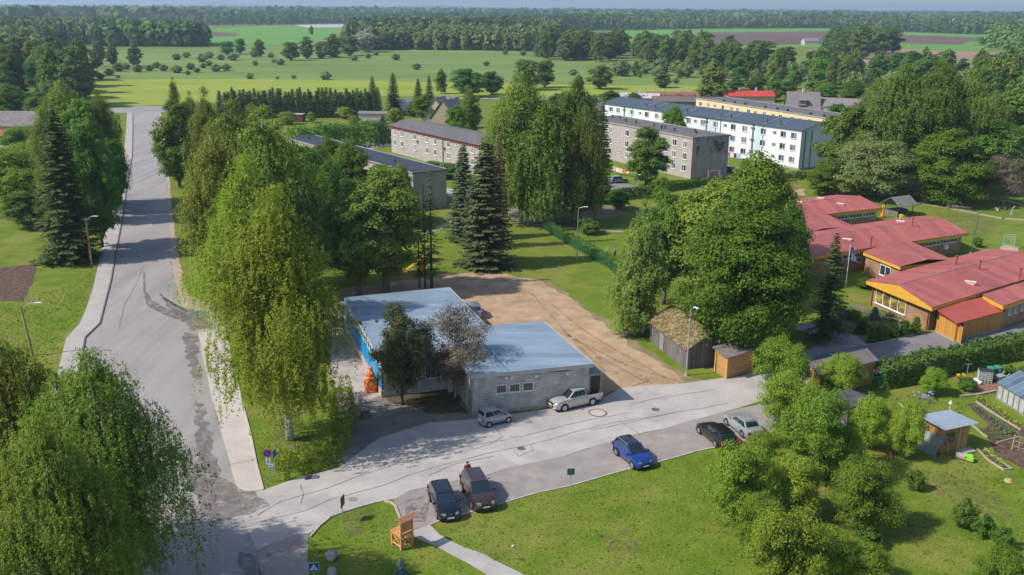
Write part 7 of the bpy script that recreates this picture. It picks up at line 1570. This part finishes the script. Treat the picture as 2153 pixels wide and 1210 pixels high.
laundry('grey washing line on the lawn by the left part of the grey block', (1288, 366), (1322, 372), [(.6, .4, .4), (.7, .65, .62), (.65, .6, .55), (.7, .15, .02), (.68, .6, .6)])
laundry('steel washing line in front of the white block', (1522, 333), (1555, 338), [(.25, .1, .4), (.5, .08, .1), (.65, .65, .68), (.04, .04, .08), (.3, .5, .65)])
# telegraph poles far off and small posts
for x, yb, yt, l in [(951, 168, 140, 'thin power pole standing alone in the green meadow'), (758, 62, 42, 'thin mast far off by the white farmhouse')]:
    p = G(x, yb); h = zat(p, yt); t = thing('power_pole', l, 'power pole', p); m = MB(); m.tube((0, 0, 0), (0, 0, h), .22, .16, 6); m.build('pole', POLEW, t); m = MB(); m.box((0, 0, h-.6), (2.2, .15, .15)); m.build('crossarm', POLEW, t)
p = G(1105, 468); t = thing('bollard', 'short post with white top at the end of the mesh fence', 'post', p); m = MB(); m.tube((0, 0, 0), (0, 0, 1.1), .18, n=8); m.build('post', M('post_rust', (.28, .12, .06)), t); m = MB(); m.tube((0, 0, 1.1), (0, 0, 1.75), .17, .12, 8); m.build('cap', WHITEF, t)
t = thing('mesh_fence', 'green mesh fence along the garden side of the drive hedge', 'fence', G(1830, 812), world=True); A = G(1832, 822); B = G(2040, 775); m = MB(); n = int((B-A).length/.25)
for i in range(n): q = A.lerp(B, i/n); m.box((q.x, q.y, .75), (.03, .03, 1.4))
for z in (.1, .6, 1.4): m.tube(A+Vector((0, 0, z)), B+Vector((0, 0, z)), .02, n=4)
m.build('mesh_panel', GFM, t)
for i in range(9): q = A.lerp(B, i/8); MB().tube((q.x, q.y, 0), (q.x, q.y, 1.6), .04, n=6).build('post', GFM, t)
# ---------------- garden things ----------------
p = G(2069, 802); t = thing('water_tank', 'caged plastic water container with dark cover by the drive hedge', 'water tank', p, -.35); m = MB(); m.box((0, 0, .68), (1.15, .95, .95)); m.build('tank', M('tank_plastic', (.20, .22, .22), (.3, .32, .32), scale=2), t, bevel=.06)
m = MB()
for k in range(6): z = .15+k*.2; m.path([(-.62, -.52, z), (.62, -.52, z), (.62, .52, z), (-.62, .52, z), (-.62, -.52, z)], .02, 4)
for x in (-.62, -.3, 0, .3, .62):
    for y_ in (-.52, .52): m.tube((x, y_, .0), (x, y_, 1.2), .02, n=4)
for y_ in (-.25, 0, .25): m.tube((-.62, y_, 0), (-.62, y_, 1.2), .02, n=4)
m.build('cage', M('cage_zinc', (.6, .62, .62), metal=.5), t); m = MB(); m.box((0, 0, 1.2), (1.25, 1.05, .05)); m.build('cover', DARKM, t)
p = G(2083, 800); t = thing('hose_reel', 'green hose reel leaning at the caged water container', 'hose reel', p, 1.2); m = MB(); m.tube((-.15, 0, .6), (.15, 0, .6), .33, n=16); m.build('drum', M('hose_green', (.01, .32, .14)), t); m = MB(); m.path([(-.2, -.2, 0), (-.2, 0, .6), (-.2, .2, 0)], .025, 5); m.path([(.2, -.2, 0), (.2, 0, .6), (.2, .2, 0)], .025, 5); m.build('stand', MT['hose_green'], t)
for px, l in (((2082, 792), 'dark green compost bin, left one of two beside the water container'), ((2097, 790), 'dark green compost bin, right one of two beside the water container')):
    t = thing('compost_bin', l, 'compost bin', G(*px)); m = MB(); m.lathe([(.52, 0), (.44, .95)], (0, 0, 0), 12); m.build('bin', M('compost_green', (.03, .13, .10), (.05, .18, .14), scale=3), t); m = MB(); m.lathe([(.46, .95), (.46, 1.0), (.15, 1.12)], (0, 0, 0), 12); m.build('lid', M('lid_green', (.05, .20, .15)), t)
t = thing('wheelbarrow', 'upturned grey wheelbarrow between compost bins and greenhouse', 'wheelbarrow', G(2101, 802), .5); m = MB(); m.hexa([(-.3, -.2, .35), (.35, -.2, .35), (.35, .2, .35), (-.3, .2, .35)], [(-.55, -.35, .65), (.5, -.35, .65), (.5, .35, .65), (-.55, .35, .65)]); m.build('tray', M('tray_grey', (.35, .35, .36), metal=.3), t)
m = MB(); m.tube((-.6, -.06, .2), (-.6, .06, .2), .2, n=14); m.build('wheel', TYRE, t)
for s in (-1, 1): m = MB(); m.path([(-.6, s*.08, .2), (.3, s*.25, .35), (1.1, s*.3, .75)], .025, 5); m.path([(.35, s*.25, .35), (.45, s*.25, 0)], .02, 5); m.build('handle', WHITEF, t)
for px, l in (((2050, 803), 'white plastic bucket left of the water container'), ((2054, 806), 'white plastic bag heap in front of the water container'), ((2059, 809), 'white plastic bucket nearest the bark mulch')):
    t = thing('bucket', l, 'bucket', G(*px)); m = MB(); m.lathe([(.14, 0), (.19, .34), (.17, .34), (.13, .04)], (0, 0, 0), 12); m.build('pail', WHITEF, t, smooth=True); m = MB(); m.path([(-.18, 0, .33), (-.1, 0, .45), (.1, 0, .45), (.18, 0, .33)], .01, 4); m.build('handle', STEEL, t)
p = G(2031, 800); h = zat(p, 766); t = thing('garden_post', 'thin metal post with crossbar in the garden', 'post', p); m = MB(); m.tube((0, 0, 0), (0, 0, h), .03, n=6); m.build('pole', LMPG, t); m = MB(); m.box((0, 0, h), (.7, .05, .05)); m.build('crossbar', LMPG, t)
BORD = M('bed_board', (.34, .28, .21), (.42, .35, .27), scale=4)
def bedframe(label, pts, w=.1, h=.16, name='bed_border'):
    A = G(*pts[0]); m = MB(); P = [G(*q)-A for q in pts]
    for a, b in zip(P[:-1], P[1:]): c = (a+b)/2; m.box((c.x, c.y, h/2), ((b-a).length, w, h), rz=math.atan2((b-a).y, (b-a).x))
    o = m.build(name, BORD); o.location = A; tag(o, label, 'bed border')
bedframe('board border of the long bed beside the greenhouse', [(2052, 846), (2100, 878), (2146, 906)]); bedframe('dark timber border under the bark mulch', [(2018, 836), (2058, 832), (2096, 824)], .2, .2)
bedframe('board border of the small flower bed right of the shed', [(2054, 946), (2078, 970), (2110, 990), (2127, 988), (2090, 962), (2070, 945)]); bedframe('border of the iris bed left of the tin-roofed shed', [(1890, 850), (1916, 872), (1928, 880)], .08, .12); bedframe('board edge of the vegetable plot behind the shed', [(2044, 896), (2060, 910), (2076, 922)], .1, .16); bedframe('board at the foot of the vegetable plot', [(2095, 934), (2120, 926), (2140, 922)], .1, .14)
def rows(label, a, b, c, n, mat, h=.3, sp=.3):
    """rows of vegetables"""
    A, B, C_ = G(*a), G(*b), G(*c); o0 = None; Cs = []; N_ = []
    for i in range(n):
        s = A.lerp(C_, i/max(1, n-1)); e = s+(B-A); k = int((e-s).length/sp*9); u_ = RG.uniform(0, 1, k); q = np.stack([s.x+(e.x-s.x)*u_, s.y+(e.y-s.y)*u_, RG.uniform(.05, h, k)], 1)+RG.normal(0, .07, (k, 3)); Cs.append(q-np.array([A.x, A.y, 0])); N_.append(unit(k)+[0, 0, .8])
    Cs = np.concatenate(Cs); N_ = np.concatenate(N_); me = crown_mesh('vegetable_rows', [(Cs, N_, RG.uniform(.1, .2, len(Cs)), .7, None)], mat); o = bpy.data.objects.new('vegetable_rows', me); link(o); o.location = A; tag(o, label, 'vegetables', None, 'stuff')
rows('green crops in the long bed along the greenhouse', (2060, 835), (2150, 898), (2050, 838), 3, L_APP, .4); rows('onion rows in the dark plot behind the shed', (2052, 856), (2140, 918), (2040, 858), 4, Mleaf('leaf_onion', (.10, .15, .08), (.16, .21, .12)), .35)
rows('leafy vegetable rows next to the shed', (2064, 908), (2118, 904), (2084, 926), 3, L_HEDGE, .35); rows('plants in the small framed bed', (2060, 950), (2115, 985), (2066, 948), 2, L_APP, .35); rows('iris leaves in the bed left of the shed', (1905, 858), (1940, 862), (1915, 872), 3, L_HEDGE, .45); rows('low ground cover in the entrance flower bed', (1762, 702), (1905, 697), (1800, 658), 12, L_HEDGE, .3, .28)
m = MB(); A = G(1922, 842); rd = random.Random(2)
for i in range(14): m.lathe([(0, 0), (.12, .05), (.05, .14)], (rd.uniform(-.3, 1.6), rd.uniform(-1.2, .3), .7+rd.uniform(-.1, .15)), 5)
for i in range(14): x, y_ = rd.uniform(-.3, 1.6), rd.uniform(-1.2, .3); m.tube((x, y_, 0), (x, y_, .7), .012, n=3)
o = m.build('iris_flowers', VI); o.location = A; tag(o, 'pale violet irises in the bed left of the tin-roofed shed', 'flowers')
m = MB(); A = G(1850, 962)
for i in range(12): m.lathe([(0, 0), (.10, .03), (.04, .08)], (rd.uniform(-.6, 1.0), rd.uniform(-.5, .5), .35+rd.uniform(-.1, .1)), 5)
o = m.build('red_flowers', RDP); o.location = A; tag(o, 'small red flowers at the foot of the round bright tree', 'flowers')
m = MB(); A = G(2022, 797)
for i in range(14): m.lathe([(0, 0), (.12, .03), (.05, .09)], (rd.uniform(-.4, .4), rd.uniform(-.3, .3), .4+rd.uniform(-.1, .1)), 5)
o = m.build('orange_flowers', M('petal_orange', (.75, .33, .02))); o.location = A; tag(o, 'orange-yellow flowers beside the thin garden post', 'flowers')
# trellis, poles, log bench, stump
t = thing('bean_trellis', 'lattice of bare sticks over the plot at the right edge', 'trellis', G(2128, 945), -.75); m = MB()
for i in range(9): m.tube((i*.45, 0, 0), (i*.45, .25, 1.3), .025, n=5)
for z in (.3, .75, 1.2): m.tube((-.1, z*.19, z), (3.8, z*.19, z), .02, n=5)
m.build('lattice', M('stick_wood', (.36, .28, .18), (.44, .34, .22), scale=4), t); m = MB(); m.tube((0, -.3, 0), (0, .25, 1.3), .03, n=5); m.build('strut', MT['stick_wood'], t)
t = thing('log_seat', 'half-log with bright green sack by the shed door', 'log', G(2028, 968), -.6); m = MB(); m.tube((-.7, 0, .28), (.5, 0, .28), .28, n=10); m.build('log', MT['log_pale'], t); m = MB(); m.box((.25, -.05, .5), (.7, .5, .2), rz=.2); m.box((.45, -.25, .3), (.5, .2, .35)); m.build('sack', M('sack_lime', (.25, .55, .05)), t, bevel=.05)
for i, (a, l) in enumerate((((1986, 948), 'loose board leaning at the left corner of the tin-roofed shed'), ((1994, 955), 'long plank leaning beside the shed window'))):
    p = G(*a); m = MB(); m.tube((0, 0, 0), (-.25, .5, 2.0), .07, n=4); o = m.build('plank', MT['bare_timber']); o.location = p; tag(o, l, 'plank')
p = G(2120, 1012); m = MB(); m.lathe([(.34, 0), (.28, .08), (.24, .16), (0, .17)], (0, 0, 0), 12); o = m.build('tree_stump', M('stump', (.5, .32, .2), (.4, .26, .16), scale=4)); o.location = p; tag(o, 'flat sawn tree stump in the worn garden lawn', 'stump')
p = G(1995, 872); m = MB(); m.lathe([(.02, 0), (.03, .9), (.16, 1.1), (.02, 1.45)], (0, 0, 0), 8); o = m.build('garden_figure', WHITEF); o.location = p; tag(o, 'small white garden figure behind the tin-roofed shed', 'figure')
p = G(1078, 1150); m = MB(); m.lathe([(0, .02), (.09, .06), (.06, .13)], (0, 0, 0), 8); o = m.build('ball', WHITEF); o.location = p; tag(o, 'tiny white ball on the front lawn', 'ball')
# ---------------- air ----------------
m = MB(); hz = m.hexa([(-15900, -290, -1.5), (15900, -290, -1.5), (15900, 15900, -1.5), (-15900, 15900, -1.5)], [(-15900, -290, 97), (15900, -290, 97), (15900, 15900, 97), (-15900, 15900, 97)])
hm = bpy.data.materials.new('haze_air'); hm.use_nodes = True; t = hm.node_tree; t.nodes.remove(t.nodes['Principled BSDF'])
pv = t.nodes.new('ShaderNodeVolumePrincipled'); pv.inputs['Color'].default_value = (.58, .77, 1.0, 1); pv.inputs['Density'].default_value = .00015; pv.inputs['Anisotropy'].default_value = .2
t.links.new(pv.outputs[0], t.nodes['Material Output'].inputs['Volume'])
o = m.build('haze', hm); o['kind'] = 'stuff'; o['label'] = 'thin blue summer haze lying over the far fields and woods'; o['category'] = 'haze'
